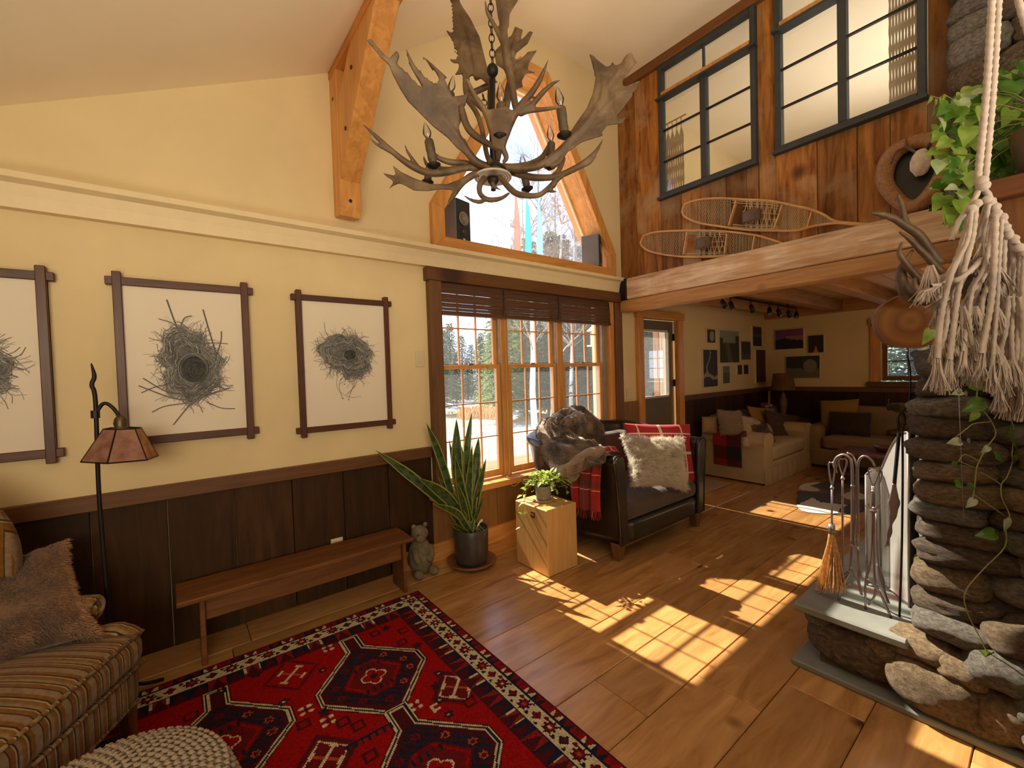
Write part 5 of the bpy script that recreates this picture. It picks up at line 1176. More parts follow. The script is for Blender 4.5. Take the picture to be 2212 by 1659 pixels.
for i, (x, y, z) in enumerate(sc_m.v): sc_m.v[i] = (x, y, z+.012*noise.noise(Vector((x*5, y*5, 0)))*(z > .4))
sc_m.build('seat_cushion', M['cushion'], lc, smooth=True, weld=True)
rbox(2.74, 3.79, 2.80, 2.96, .42, .86, .06, 0, 12).build('back_cushion', M['cushion'], lc, smooth=True, weld=True)
for x, y in ((2.70, 2.16), (3.81, 2.14), (2.70, 2.86), (3.81, 2.86)):
    m_ = MB(); m_.v = [(x-.028, y-.028, 0), (x+.028, y-.028, 0), (x+.028, y+.028, 0), (x-.028, y+.028, 0), (x-.042, y-.045, .135), (x+.042, y-.045, .135), (x+.042, y+.045, .135), (x-.042, y+.045, .135)]
    m_.f = [(0, 3, 2, 1), (4, 5, 6, 7), (0, 1, 5, 4), (1, 2, 6, 5), (2, 3, 7, 6), (3, 0, 4, 7)]; m_.c = [None]*6; m_.mi = [0]*6
    m_.build('leg', M['browntrim'], lc, bevel=.004)
# white sheepskin pillow and red windowpane pillow
M['fur_white'] = vcol('white_fur', .9, .2); t = M['fur_white'].node_tree; tl_ = N(t, 'ShaderNodeBsdfTranslucent'); t.links.new([n for n in t.nodes if n.type == 'VERTEX_COLOR'][0].outputs['Color'], tl_.inputs[0]); mx = N(t, 'ShaderNodeMixShader'); mx.inputs[0].default_value = .5
t.links.new(t.nodes['Principled BSDF'].outputs[0], mx.inputs[1]); t.links.new(tl_.outputs[0], mx.inputs[2]); t.links.new(mx.outputs[0], t.nodes['Material Output'].inputs['Surface'])
cs = [onY(1362, 1052, 2.16), onY(1484, 1069, 2.06), onY(1474, 943, 2.20), onY(1338, 938, 2.38)]
for q in cs: q.z = max(q.z, .40)
wp_ = thing('sheepskin_pillow', 'fluffy white sheepskin pillow on the leather chair', 'pillow', tuple(sum(cs, Vector())/4))
pillow('pillow_body', cs, .15, M['fur_white'], wp_, cols=lambda u, v: (.62, .53, .40), pinch=.24)
fa, _ = pillow_fn(cs, .15, 1, pinch=.24); fb, _ = pillow_fn(cs, .15, -1, pinch=.24); fm = MB()
wcol = lambda u, v, r: (lambda k: (.84*k, .77*k, .66*k))(r.uniform(.8, 1.12))
strands(fm, fa, 17000, .046, .0017, random.Random(3), bias=Vector((0, 0, -.25)), jitter=1.1, cols=wcol, clump=26); strands(fm, fb, 5000, .030, .0018, random.Random(4), bias=Vector((0, 0, -.3)), jitter=.8, sgn=-1, cols=wcol, clump=22)
fm.build('fur', M['fur_white'], wp_, kind='stuff')
M['cloth'] = vcol('woven_cloth', .85, .15, bmp=300)
def windowpane(u, v):
    r_ = (.42, .012, .018)
    for c_ in (.17, .5, .83):
        if abs(u-c_) < .022 or abs(v-c_) < .022: return (.72, .60, .48)
    return r_
cs = [onY(1378, 1046, 2.42), Vector((3.83, 2.12, .41)), onY(1490, 916, 2.22), onY(1346, 914, 2.56)]
pillow('red_check_pillow', cs, .14, M['cloth'], None, cols=windowpane, n=44, pinch=.04)
tag(bpy.data.objects['red_check_pillow'], 'red pillow with white windowpane check behind the white pillow', 'pillow')
cs = [(2.98, 2.66, .52), (3.22, 2.62, .50), (3.26, 2.86, .93), (2.98, 2.90, .95)]
tag(pillow('satin_cushion', cs, .12, plain('brown_satin', (.09, .055, .035), .28, var=.2), None, n=16), 'dark brown satin cushion tucked beside the fur throw', 'pillow')
# faux fur throw, folded over the back corner and the arm
M['throw'] = vcol('faux_fur', .85, .4)
thr = thing('fur_throw', 'grey-brown faux fur throw heaped over the back corner of the leather chair', 'blanket', (2.7, 2.65, .9))
tm = MB(); rt_ = random.Random(6); fs = MB()
def tcol(seed, lite=0.0):
    def c_(u, v, r=None):
        k = .5+.6*noise.noise(Vector((u*9+seed, v*5, 3)))+.3*noise.noise(Vector((u*23, v*17+seed, 3)))+lite; q = (r.uniform(.7, 1.35) if r else 1)
        a, b_ = (.065, .036, .022), (.30, .205, .135); w = max(0, min(1, (k-.25)*1.5)); return tuple((a[i]*(1-w)+b_[i]*w)*q for i in range(3))
    return c_
top_ = curve_pts([(2.60, 2.15, .87), (2.56, 2.36, .90), (2.57, 2.62, .95), (2.68, 2.82, 1.02), (2.90, 2.92, 1.07), (3.14, 2.94, 1.09), (3.36, 2.92, 1.03)], 8)
def throwfn(u, v):
    n_ = len(top_)-1; k = u*n_; i = min(int(k), n_-1); p = top_[i]*(1-(k-i))+top_[i+1]*(k-i); tg = top_[i+1]-top_[i]; tg = tg/np.linalg.norm(tg); ou = Vector((-tg[1], tg[0], 0)).normalized()
    lo = float(np.interp(u, [0, .12, .25, .45, .6, 1], [.0, .08, .19, .21, .08, .05])); li = .30-.08*u; a = 2*v-1        # -1 outside bottom ... +1 inside bottom
    off = -a*(.075+.06*(1-abs(a)**2)) if abs(a) < .5 else -math.copysign(.105+.05*(abs(a)-.5), a)
    dz = -.10*(a*a)/.25*.5 if abs(a) < .5 else -.05-(abs(a)-.5)*2*(lo if a < 0 else li)
    q = Vector(p)+ou*off+Vector((0, 0, dz-.012))
    f1 = 1-abs(noise.noise(Vector((u*5.0+v*1.8, v*2.2-u*2, 1.3))))*2.2; f2 = 1-abs(noise.noise(Vector((u*9.0-v*4, v*5.5, 7))))*2.2
    wv = .045*f1+.022*f2; edge = min(1, u*9, (1-u)*7, v*7, (1-v)*7); nn = (ou*(-a)+Vector((0, 0, 1.1*(1-abs(a))+.25))).normalized()
    return q+nn*(wv*edge+.035*edge-.015)+Vector(tg)*.025*noise.noise(Vector((u*4, v*9, 2)))
tm.grid(throwfn, 90, 60, cols=tcol(1)); strands(fs, throwfn, 30000, .019, .0011, rt_, bias=Vector((-.4, -.2, -.4)), jitter=.6, cols=tcol(1), clump=14, sgn=-1)
def rollfn(ctrl, rads, seed):
    q = curve_pts([(*a, r_) for a, r_ in zip(ctrl, rads)], 8); n_ = len(q)-1
    def fn(u, v):
        k = u*n_; i = min(int(k), n_-1); g = k-i; a = q[i]*(1-g)+q[i+1]*g; tg = Vector((q[i+1]-q[i])[:3]).normalized(); s = tg.cross(Vector((0, 0, 1))).normalized(); w = tg.cross(s); an = -2*PI*v
        e = math.sqrt(max(.0, math.sin(min(1, u*4)*PI/2)*math.sin(min(1, (1-u)*4)*PI/2))); r_ = a[3]*max(.05, e)*(1+.20*noise.noise(Vector((u*7, math.cos(an)*2, seed+math.sin(an))))+.10*math.sin(2*an+seed+u*7))
        return Vector(a[:3])+s*(r_*math.cos(an))+w*(r_*math.sin(an))
    return fn
for ctrl, rads, sd_, lt in [([(2.47, 2.68, .78), (2.45, 2.54, .71), (2.45, 2.40, .735), (2.49, 2.26, .83), (2.56, 2.14, .91)], [.045, .060, .068, .060, .035], 4, .45), ([(2.455, 2.46, .68), (2.455, 2.40, .665), (2.46, 2.34, .69)], [.03, .04, .03], 8, .7),
                            ([(2.62, 2.68, 1.03), (2.78, 2.72, 1.05), (2.96, 2.80, 1.05), (3.10, 2.84, .99)], [.04, .055, .06, .05], 6, 0)]:
    fn = rollfn(ctrl, rads, sd_); tm.grid(fn, 30, 24, cols=tcol(sd_, lt)); strands(fs, fn, 7000, .017, .0011, rt_, bias=Vector((-.2, -.1, -.4)), jitter=.8, cols=tcol(sd_, lt), clump=18, sgn=-1)
tm.build('throw_body', M['throw'], thr, smooth=True); fs.build('fur', M['throw'], thr, kind='stuff')
# tartan scarf over the arm
def tartan(u, v):
    c_ = [.36, .008, .010]
    for s_, w_, col_ in ((u, .05, (.02, .035, .02)), (v, .035, (.02, .035, .02))):
        for c0 in ((.42, .58) if s_ is u else (.12, .38, .44, .68)):
            if abs(s_-c0) < w_: c_ = [c_[i]*.45+col_[i]*.55 for i in range(3)]
    for s_, L_ in ((u, (.2, .5, .8)), (v, (.10, .28, .41, .56, .75))):
        for c0 in L_:
            if abs(s_-c0) < .008: c_ = [.50, .36, .24]
    return tuple(c_)
def scarf(u, v):
    y = 2.15+.37*(1-u)*(1-.22*v)+.10*v*.5; fold = .012*math.sin(u*17)+.008*math.sin(u*31+v*4)
    if v < .34:
        k = v/.34; a = k*PI*.62; x = 2.74-.20*k; z = .865+.012*math.sin(k*PI)-.03*k**3
    else:
        k = (v-.34)/.66; x = 2.54-.03*math.sin(k*PI*.5)+.035*k; z = .835-.46*k+.03*u*k
    return (x+(-fold if v > .3 else 0)-.01*v, y, z+(fold if v <= .3 else 0))
sf = thing('tartan_scarf', 'red tartan scarf with fringe hanging over the chair arm', 'scarf', (2.55, 2.3, .85))
m_ = MB(); m_.grid(scarf, 60, 90, cols=tartan); m_.build('cloth', M['cloth'], sf, smooth=True, solid=.004)
m_ = MB(); r = random.Random(8)
for i in range(46):
    u = i/45; p = Vector(scarf(u, 1)); m_.tube([p, p+Vector((r.uniform(-.006, .006), r.uniform(-.006, .006), -.035)), p+Vector((r.uniform(-.012, .012), r.uniform(-.012, .012), -.07))], [.0022, .002, .001], 4, col=tartan(u, .9))
m_.build('fringe', M['cloth'], sf, kind='stuff')

# ================================================================= SIDE TABLE, PLANTS
M['maple'] = wood('pale_maple', (0.55, 0.30, 0.10), (0.68, 0.40, 0.15), 'Z', 1, .28, 0, vary=.03, spec=.5)
sb = thing('side_table', 'pale wooden box side table with a small square emblem', 'table', (2.23, 2.48, 0))
MB().box(2.08, 2.385, 2.295, 2.665, .004, .494).build('table_box', M['maple'], sb, bevel=.006)
MB().box(2.0795-.001, 2.0805, 2.43, 2.475, .405, .45).build('emblem', plain('burnt_emblem', (.10, .03, .015), .5), sb)
mk = MB()
for k in range(4):
    a = PI/2*k; mk.tube([(2.0775, 2.4525+.004*math.cos(a), .4275+.004*math.sin(a)), (2.0775, 2.4525+.014*math.cos(a+.35), .4275+.014*math.sin(a+.35))], .002, 4)
mk.build('emblem_mark', plain('emblem_light', (.45, .25, .12), .5), sb)
pcn = Vector((2.235, 2.50, .494))
sp = thing('potted_plant', 'trailing green plant in a small ribbed grey pot on the box table', 'plant', tuple(pcn))
M['ribpot'] = plain('grey_ribbed_pot', (.26, .22, .17), .7, var=.25, scale=25); M['soil'] = plain('soil', (.03, .018, .01), .95)
m_ = MB(); m_.grid(lambda u, v: (pcn.x+(.052+.008*v)*(1+.03*abs(math.sin(u*22*PI/2)))*math.cos(-2*PI*u), pcn.y+(.052+.008*v)*(1+.03*abs(math.sin(u*22*PI/2)))*math.sin(-2*PI*u), pcn.z+.012+.108*v), 88, 6); m_.build('pot', M['ribpot'], sp, smooth=True, solid=.006)
MB().lathe([(.0, .002), (.078, .002), (.084, .012), (.076, .013), (0, .011)], pcn, 28).build('saucer', plain('tan_saucer', (.42, .27, .15), .6), sp, smooth=True)
MB().lathe([(0, .108), (.055, .106)], pcn, 20).build('soil', M['soil'], sp)
def leafmesh(name, L, w, fold=.25, curl=.3, nseg=8, heart=False):
    m = MB(); P = []
    prof = [(0, 0), (.02, .42), (.10, .86), (.22, 1.0), (.38, .97), (.55, .78), (.72, .50), (.88, .22), (1, 0)] if heart else [(0, 0), (.05, .25), (.15, .6), (.3, .92), (.5, 1), (.68, .85), (.84, .52), (.94, .22), (1, 0)]
    for i, (t_, k) in enumerate(prof):
        ww = max(w*k, .0004); x = L*t_; z = -curl*L*t_*t_; back = (-.13*L if i == 1 else -.10*L if i == 2 else -.03*L if i == 3 else 0) if heart else 0
        P += [(x+back, -ww, z+fold*ww), (x+back*.35, -ww*.5, z+fold*ww*.35), (x, 0, z), (x+back*.35, ww*.5, z+fold*ww*.35), (x+back, ww, z+fold*ww)]
    F_ = []
    for i in range(len(prof)-1):
        for j in range(4): a = 5*i+j; F_.append((a, a+5, a+6, a+1))
    me = bpy.data.meshes.new(name); me.from_pydata(P, [], F_); me.polygons.foreach_set('use_smooth', [True]*len(F_)); return me
def put_leaf(me, parent, p, d, up, s, nm='leaf'):
    o = bpy.data.objects.new(nm, me); C.objects.link(o); o.parent = parent
    x = d.normalized(); z = (up-x*up.dot(x)); z = z.normalized() if z.length > 1e-4 else x.orthogonal().normalized(); y = z.cross(x)
    mt = Matrix((x*s, y*s, z*s)).transposed().to_4x4(); mt.translation = p-parent.location; o.matrix_basis = mt; return o
lfm = leafmesh('small_leaf', .052, .015, .3, .35); lfm.materials.append(leafmat('lime_leaf', (.24, .36, .04), (.55, .62, .14), trans=.45, rough=.35))
r = random.Random(21)
stems = MB()
for i in range(58):
    a = r.uniform(0, 6.28); out_ = r.uniform(.05, .20); dr = r.uniform(-.02, .07) if r.random() < .6 else r.uniform(-.10, -.02)
    p0 = pcn+Vector((0, 0, .115)); p1 = p0+Vector((math.cos(a)*out_*.5, math.sin(a)*out_*.5, .075+r.uniform(-.01, .02))); p2 = p0+Vector((math.cos(a)*out_, math.sin(a)*out_, dr))
    if i in (3, 9): a = PI*1.0; p1 = p0+Vector((-.10, .06, .03)); p2 = p0+Vector((-.18, .05, -.20 if i == 3 else -.30))
    if i == 15: p1 = p0+Vector((.12, -.05, .02)); p2 = p0+Vector((.15, -.12, -.05))
    c_ = curve_pts([tuple(p0), tuple(p1), tuple(p2)], 6)
    if (p2-p0).dot(Vector((-_f.x, -_f.y, 0))) > .02 and p2.z < p0.z+.05 and i not in (3, 9, 15): continue
    stems.tube(c_, .0012, 4)
    for k in range(2, len(c_), 2):
        d = Vector((r.uniform(-1, 1), r.uniform(-1, 1), r.uniform(-.3, .8)))+Vector((math.cos(a), math.sin(a), 0))*.8
        put_leaf(lfm, sp, Vector(c_[k]), d, Vector((r.uniform(-.3, .3), r.uniform(-.3, .3), 1)), r.uniform(.6, 1.1))
stems.build('stems', plain('green_stem', (.25, .28, .08), .6), sp, kind='stuff')

# snake plant
pc2 = Vector((1.80, 2.885, 0))
sn_ = thing('snake_plant', 'tall snake plant in a dark charcoal pot on a clay saucer', 'plant', tuple(pc2))
MB().lathe([(0, .006), (.165, .004), (.195, .035), (.185, .040), (.16, .018), (0, .018)], pc2, 40).build('saucer', plain('brown_clay', (.20, .075, .03), .45), sn_, smooth=True)
MB().lathe([(.0, .018), (.118, .018), (.128, .05), (.134, .15), (.136, .285), (.132, .292), (.122, .285), (.118, .26)], pc2, 40).build('pot', plain('charcoal_pot', (.055, .045, .038), .35, var=.3, scale=12), sn_, smooth=True)
MB().lathe([(0, .262), (.119, .258)], pc2, 24).build('soil', M['soil'], sn_)
pebm = MB(); r = random.Random(2)
for i in range(60):
    a, q = r.uniform(0, 6.28), .11*math.sqrt(r.random()); pebm.ball((pc2.x+q*math.cos(a), pc2.y+q*math.sin(a), .266), (r.uniform(.006, .012), r.uniform(.006, .012), .006), 6, 4)
pebm.build('pebbles', plain('grey_pebble', (.25, .22, .19), .7), sn_, smooth=True, kind='stuff')
sl = vcol('snake_leaf', .35, 0); t = sl.node_tree; b = t.nodes['Principled BSDF']; vc = [n for n in t.nodes if n.type == 'VERTEX_COLOR'][0]
tl_ = N(t, 'ShaderNodeBsdfTranslucent'); t.links.new(vc.outputs['Color'], tl_.inputs[0]); mx = N(t, 'ShaderNodeMixShader'); mx.inputs[0].default_value = .35
t.links.new(b.outputs[0], mx.inputs[1]); t.links.new(tl_.outputs[0], mx.inputs[2]); t.links.new(mx.outputs[0], t.nodes['Material Output'].inputs['Surface'])
def snake(tip, mid, Yt, w, tw=0, seed=0):
    r = random.Random(seed); base = pc2+Vector((r.uniform(-.07, .07), r.uniform(-.07, .05), .26))
    T_ = onY(tip[0], tip[1], Yt); Mp = onY(mid[0], mid[1], (Yt+base.y)/2); q = curve_pts([tuple(base), tuple(base*.5+Mp*.5+Vector((0, 0, .0))), tuple(Mp), tuple(T_)], 7); n_ = len(q)-1
    def cen(v):
        k = v*n_; i = min(int(k), n_-1); return Vector(q[i]*(1-(k-i))+q[i+1]*(k-i)), Vector(q[i+1]-q[i]).normalized()
    def fn(u, v):
        c_, tg = cen(v); s = tg.cross(_f).normalized(); a = tw*v; fr_ = s*math.cos(a)+tg.cross(s)*math.sin(a); nn = tg.cross(fr_)
        ww = w*(.55+.6*math.sin(min(1, v*1.25)*PI*.62))*(1 if v < .72 else max(0.02, 1-((v-.72)/.28)**1.7)); x = 2*u-1
        return c_+fr_*(x*ww)+nn*(.35*ww*(x*x))+Vector((0, 0, 0))
    def cl_(u, v):
        x = abs(2*u-1); 
        if x > .74: return (.46, .44, .10)
        k = noise.noise(Vector((v*26+seed, x*1.5, seed))); return (.045, .10, .028) if k > .05 else (.10, .17, .055)
    MB().grid(fn, 9, 26, cols=cl_).build('leaf', sl, sn_, smooth=True, solid=.003)
for i, a in enumerate([((812, 973), (895, 1035), 2.80, .030, .8), ((921, 914), (950, 985), 2.95, .026, .3), ((1019, 889), (1008, 980), 2.95, .026, .5), ((986, 905), (988, 1010), 2.90, .040, .1), ((1034, 944), (1026, 1020), 2.95, .034, .2), ((1050, 990), (1032, 1060), 2.75, .026, .6),
                       ((905, 1033), (960, 1070), 2.60, .036, .9), ((935, 1088), (985, 1108), 2.62, .024, 1.2), ((970, 948), (985, 1040), 3.0, .018, .4), ((998, 962), (1003, 1060), 3.0, .022, .2), ((983, 985), (997, 1060), 2.72, .030, .3), ((1020, 960), (1012, 1060), 2.80, .026, .5),
                       ((1045, 1070), (1030, 1110), 2.70, .016, .7), ((1018, 990), (1018, 1080), 3.0, .030, .3), ((922, 1040), (965, 1085), 2.95, .024, .5), ((945, 1030), (975, 1070), 3.02, .022, .8), ((1040, 1005), (1028, 1090), 3.0, .024, .1), ((985, 1040), (1000, 1090), 2.66, .026, .9),
                       ((972, 1130), (990, 1140), 2.68, .016, .3), ((1036, 1030), (1025, 1090), 2.98, .020, .2)]):
    snake(*a, seed=i)
# butterfly pick and odd wall clip
bf = MB().grid(lambda u, v: onY(1037, 1130, 2.78)+Vector((.05*(u-.5), .0, .02*(v-.5)+.035*(u-.5)))+_u*.01*math.sin(u*PI), 6, 4)
tag(bf.build('plant_tag', plain('pale_metal', (.7, .7, .7), .3), smooth=True, solid=.003), 'small pale plant tag stuck in the snake plant pot', 'plant tag')
# ================================================================= STONE FIREPLACE
def rockmat(name, stops, sc=6):
    m, t, b = new_mat(name); v, rnd = coords(t, (1, 1, 1), rand=True); f = noisef(t, v, sc, 8, .65, .3); g = noisef(t, v, sc*7, 4, .7)
    col = ramp(t, f, stops); mr = t.nodes.new('ShaderNodeMapRange'); mr.inputs['To Min'].default_value = .65; mr.inputs['To Max'].default_value = 1.35; t.links.new(rnd, mr.inputs['Value'])
    cc = t.nodes.new('ShaderNodeCombineColor')
    for i in range(3): t.links.new(mr.outputs[0], cc.inputs[i])
    col = mixc(t, 1.0, col, cc.outputs[0], 'MULTIPLY'); t.links.new(col, b.inputs['Base Color']); b.inputs['Roughness'].default_value = .85
    ad = t.nodes.new('ShaderNodeMath'); ad.operation = 'ADD'; t.links.new(f, ad.inputs[0]); t.links.new(g, ad.inputs[1]); bump(t, b, ad.outputs[0], .9, .02); return m
RM = [rockmat('stone_grey', [(.3, (.09, .075, .06)), (.5, (.22, .19, .155)), (.7, (.38, .34, .28))]), rockmat('stone_tan', [(.3, (.11, .065, .03)), (.5, (.26, .17, .09)), (.7, (.42, .31, .19))]), rockmat('stone_brown', [(.3, (.06, .04, .025)), (.5, (.15, .10, .06)), (.7, (.28, .20, .13))])]
rockme = []
for s_ in range(9):
    rr2 = random.Random(s_); m = MB(); off = Vector((s_*5.1, s_*2.3, 0)); ex = rr2.uniform(.55, .8)
    def dd(d, off=off, ex=ex):
        k = 1/max((abs(d.x)**3.2+abs(d.y)**3.2+abs(d.z)**3.2)**(1/3.2), 1e-6)      # boxy ellipsoid
        return k*(1+.13*noise.noise(d*1.6+off)+.05*noise.noise(d*4+off)+.02*noise.noise(d*11+off))
    m.ball((0, 0, 0), 1.0, 26, 16, dist=dd)
    for k_ in range(3):
        ob = m.build('stone_proto', RM[k_], None, smooth=True, weld=True); rockme.append((s_, k_, ob.data)); bpy.data.objects.remove(ob)
chm = thing('stone_chimney', 'rugged fieldstone fireplace chimney at the right edge with raised slate hearth', 'fireplace', (3.3, -0.4, 0))
M['mortar'] = plain('dark_mortar', (.07, .05, .035), .95, var=.3, scale=20, bmp=.5)
cm = MB().box(2.56, 4.25, -1.5, .345, 0, 1.47); cm.box(4.05, 4.9, -1.2, .40, 1.47, 4.70)
cm.build('mortar_core', M['mortar'], chm)
rs = random.Random(17)
def stone(c, s, k=None, rot=(0, 0, 0), nm='stone'):
    k = rs.choice((0, 0, 1, 2, 2)) if k is None else k
    me = rs.choice([q for q in rockme if q[1] == k])[2]
    o = bpy.data.objects.new(nm, me); C.objects.link(o); o.parent = chm; o.location = Vector(c)-chm.location; o.scale = s
    o.rotation_euler = (rot[0]+rs.choice((0, PI))*0, rot[1], rot[2]); return o
# -X face of the lower mass and its corner
z = .33
first = True
heights = [.085, .095, .12, .10, .085, .075, .095, .08, .10, .085, .09, .075, .11]
for hi in heights:
    if z+hi > 1.56: break
    L = rs.uniform(.20, .30); y = .41
    # corner stone, proud on both faces
    stone((2.585, y-L/2-rs.uniform(-.015, .02), z+hi/2), (.10, L/2+.012, hi/2+.006), rot=(rs.uniform(-.10, .10), rs.uniform(-.08, .08), rs.uniform(-.12, .12)))
    y -= L
    while y > -1.2:
        L = rs.uniform(.16, .34); stone((2.585+rs.uniform(-.015, .02), y-L/2, z+hi/2+rs.uniform(-.01, .01)), (.08, L/2+.006, hi/2+.008), rot=(rs.uniform(-.12, .12), rs.uniform(-.08, .08), rs.uniform(-.06, .06))); y -= L
    x = 2.66
    while x < 3.0 or (x < 4.2 and z > .95) or (3.7 < x < 4.2):
        L = rs.uniform(.16, .32); stone((x+L/2, .355+rs.uniform(-.01, .015), z+hi/2), (L/2+.005, .065, hi/2+.006), rot=(0, rs.uniform(-.05, .05), rs.uniform(-.05, .05))); x += L
    if z < .95:
        x = 3.75; 
        while x < 4.2: L = rs.uniform(.16, .3); stone((x+L/2, .355, z+hi/2), (L/2, .065, hi/2+.006)); x += L
    z += hi
ztop = z
for i in range(9):    # top course seen edge-on
    stone((2.62+.18*i, .30, ztop-.01), (.10, .12, .035), 0)
MB().box(2.62, 4.2, -1.3, .30, 1.47, 1.50).build('top_bed', M['mortar'], chm)
# firebox opening
MB().box(3.02, 3.72, .30, .352, .33, .95).build('firebox', M['black'], chm)
# boulders of the hearth base
HB = [((2.52, .615, .145), (.10, .185, .105), 2), ((2.50, .755, .235), (.06, .06, .035), 0), ((2.49, .50, .20), (.075, .075, .055), 1), ((2.50, .66, .262), (.07, .14, .022), 2), ((2.48, .335, .13), (.12, .155, .105), 1), ((2.50, .37, .27), (.10, .12, .05), 1),
      ((2.48, .25, .245), (.10, .08, .05), 1), ((2.50, .12, .13), (.11, .12, .10), 1), ((2.48, .14, .30), (.11, .11, .07), 0), ((2.46, .03, .22), (.10, .09, .06), 0), ((2.47, .005, .09), (.11, .10, .07), 0), ((2.50, -.14, .18), (.11, .13, .15), 2),
      ((2.50, -.38, .16), (.11, .15, .15), 1), ((2.50, -.70, .16), (.11, .18, .15), 0), ((2.47, .20, .05), (.08, .09, .045), 1), ((2.52, .10, .42), (.11, .10, .06), 1), ((2.5, -.05, .38), (.10, .09, .07), 0), ((2.52, .28, .38), (.10, .13, .05), 0)]
for c, s, k in HB: stone(c, s, k, (rs.uniform(-.25, .25), rs.uniform(-.1, .1), rs.uniform(-.1, .1)))
x = 2.75
while x < 4.2: L = rs.uniform(.2, .4); stone((x+L/2, .74, .14), (L/2, .07, .12), rs.choice((0, 1, 2))); x += L
M['slate'] = plain('blue_grey_slate', (.20, .205, .185), .5, var=.12, scale=6, bmp=.2, spec=.4)
MB().box(2.46, 4.1, .40, .74, 0.0, .27).build('hearth_core', M['mortar'], chm)
MB().box(2.395, 3.10, .405, .835, .268, .308).build('hearth_slab', M['slate'], chm, bevel=.008)
MB().box(3.105, 4.2, .405, .835, .268, .308).build('hearth_slab', M['slate'], chm, bevel=.008)
MB().box(2.375, 2.62, -1.4, .84, .0, .03).build('base_slab', M['slate'], chm, bevel=.006)
# upper stack behind the plants
z = 2.45
while z < 4.70:
    hi = rs.uniform(.10, .22); y = .46
    while y > -.9: L = rs.uniform(.2, .42); stone((4.04, y-L/2, z+hi/2), (.10, L/2+.01, hi/2+.01), rs.choice((0, 0, 2))); y -= L
    z += hi
# timber mantel
zt_m, zb_m = onX(2170, 385, 2.95).z, onX(2170, 428, 2.95).z
MB().box(2.93, 3.5, -1.3, .215, zb_m, zt_m).build('mantel', wood('mantel_wood', (.14, .042, .012), (.26, .085, .025), 'Y', 1, .5, .8), chm, bevel=.006)
MB().box(3.0, 3.5, -1.3, .19, 1.50, zb_m).build('mantel_panel', wood('mantel_panel_wood', (.13, .045, .013), (.24, .10, .03), 'Z', 1, .5, .8), chm)

# ---------------- fireplace screen and tools
def meshmat(name, col):
    m, t, b = new_mat(name); v, _ = coords(t); b.inputs['Base Color'].default_value = (*col, 1); b.inputs['Metallic'].default_value = .6; b.inputs['Roughness'].default_value = .4
    tr_ = N(t, 'ShaderNodeBsdfTransparent'); mx = N(t, 'ShaderNodeMixShader')
    se = t.nodes.new('ShaderNodeSeparateXYZ'); t.links.new(v, se.inputs[0]); outs = []
    for a_, k in (('Y', 420), ('Z', 420)):
        mu = N(t, 'ShaderNodeMath'); mu.operation = 'MULTIPLY'; mu.inputs[1].default_value = k; t.links.new(se.outputs[a_], mu.inputs[0]); fr = N(t, 'ShaderNodeMath'); fr.operation = 'FRACT'; t.links.new(mu.outputs[0], fr.inputs[0])
        lt = N(t, 'ShaderNodeMath'); lt.operation = 'LESS_THAN'; lt.inputs[1].default_value = .6; t.links.new(fr.outputs[0], lt.inputs[0]); outs.append(lt.outputs[0])
    mxm = N(t, 'ShaderNodeMath'); mxm.operation = 'MAXIMUM'; t.links.new(outs[0], mxm.inputs[0]); t.links.new(outs[1], mxm.inputs[1]); t.links.new(mxm.outputs[0], mx.inputs[0])
    t.links.new(tr_.outputs[0], mx.inputs[1]); t.links.new(b.outputs[0], mx.inputs[2]); t.links.new(mx.outputs[0], t.nodes['Material Output'].inputs['Surface']); return m
fsn = thing('fire_screen', 'arched mesh fireplace screen standing on the slate hearth', 'fire screen', (2.85, .55, .308))
mm_ = meshmat('screen_mesh', (.62, .60, .56))
A, B_, C_ = Vector((2.745, .457, 0)), Vector((2.93, .60, 0)), Vector((2.865, .645, 0))
def topz(k): return .91+.245*math.sin(min(1, k)*PI/2)
pg_ = MB(); pg_.grid(lambda u, v: (B_.x+(A.x-B_.x)*u, B_.y+(A.y-B_.y)*u, .325+(topz(u)-.325)*v), 16, 10); pg_.build('mesh_panel', mm_, fsn)
pg_ = MB(); pg_.grid(lambda u, v: (C_.x+(B_.x-C_.x)*u, C_.y+(B_.y-C_.y)*u, .325+(.90+.03*math.sin(u*PI)-.325)*v), 6, 6); pg_.build('mesh_panel', mm_, fsn)
fr_ = MB(); fr_.tube([(A.x, A.y, .31), (A.x, A.y, 1.155)], .006, 6); fr_.tube([(B_.x+(A.x-B_.x)*k/16, B_.y+(A.y-B_.y)*k/16, topz(k/16)) for k in range(17)], .006, 6)
fr_.tube([(A.x, A.y, .322), (B_.x, B_.y, .322), (C_.x, C_.y, .322)], .006, 6); fr_.tube([(B_.x, B_.y, .31), (B_.x, B_.y, .91)], .005, 6); fr_.tube([(C_.x, C_.y, .31), (C_.x, C_.y, .90)], .006, 6); fr_.tube([(C_.x, C_.y, .90), ((C_.x+B_.x)/2, (C_.y+B_.y)/2, .93), (B_.x, B_.y, .91)], .006, 6)
fr_.build('screen_frame', M['iron'], fsn, smooth=True)
pg_ = MB(); pg_.grid(lambda u, v: (2.75+.95*u, .455, .325+(1.15+.22*math.sin(u*PI)-.325)*v), 16, 8); pg_.build('mesh_panel', mm_, fsn)
TX = 2.575
def iron(parent, P, r=.0048, nm='rod', X=TX, mt=None, n=4, sq=1):
    pts = [onX(a[0], a[1], (a[2] if len(a) > 2 else X)) for a in P]; q = curve_pts([tuple(p) for p in pts], n) if len(pts) > 2 else pts
    return MB().tube(q, r, 8).build(nm, mt or M['iron'], parent, smooth=True)
def knuckle(parent, a, r=.009): MB().ball(onX(a[0], a[1], TX), r, 10, 6).build('knuckle', M['iron'], parent, smooth=True)
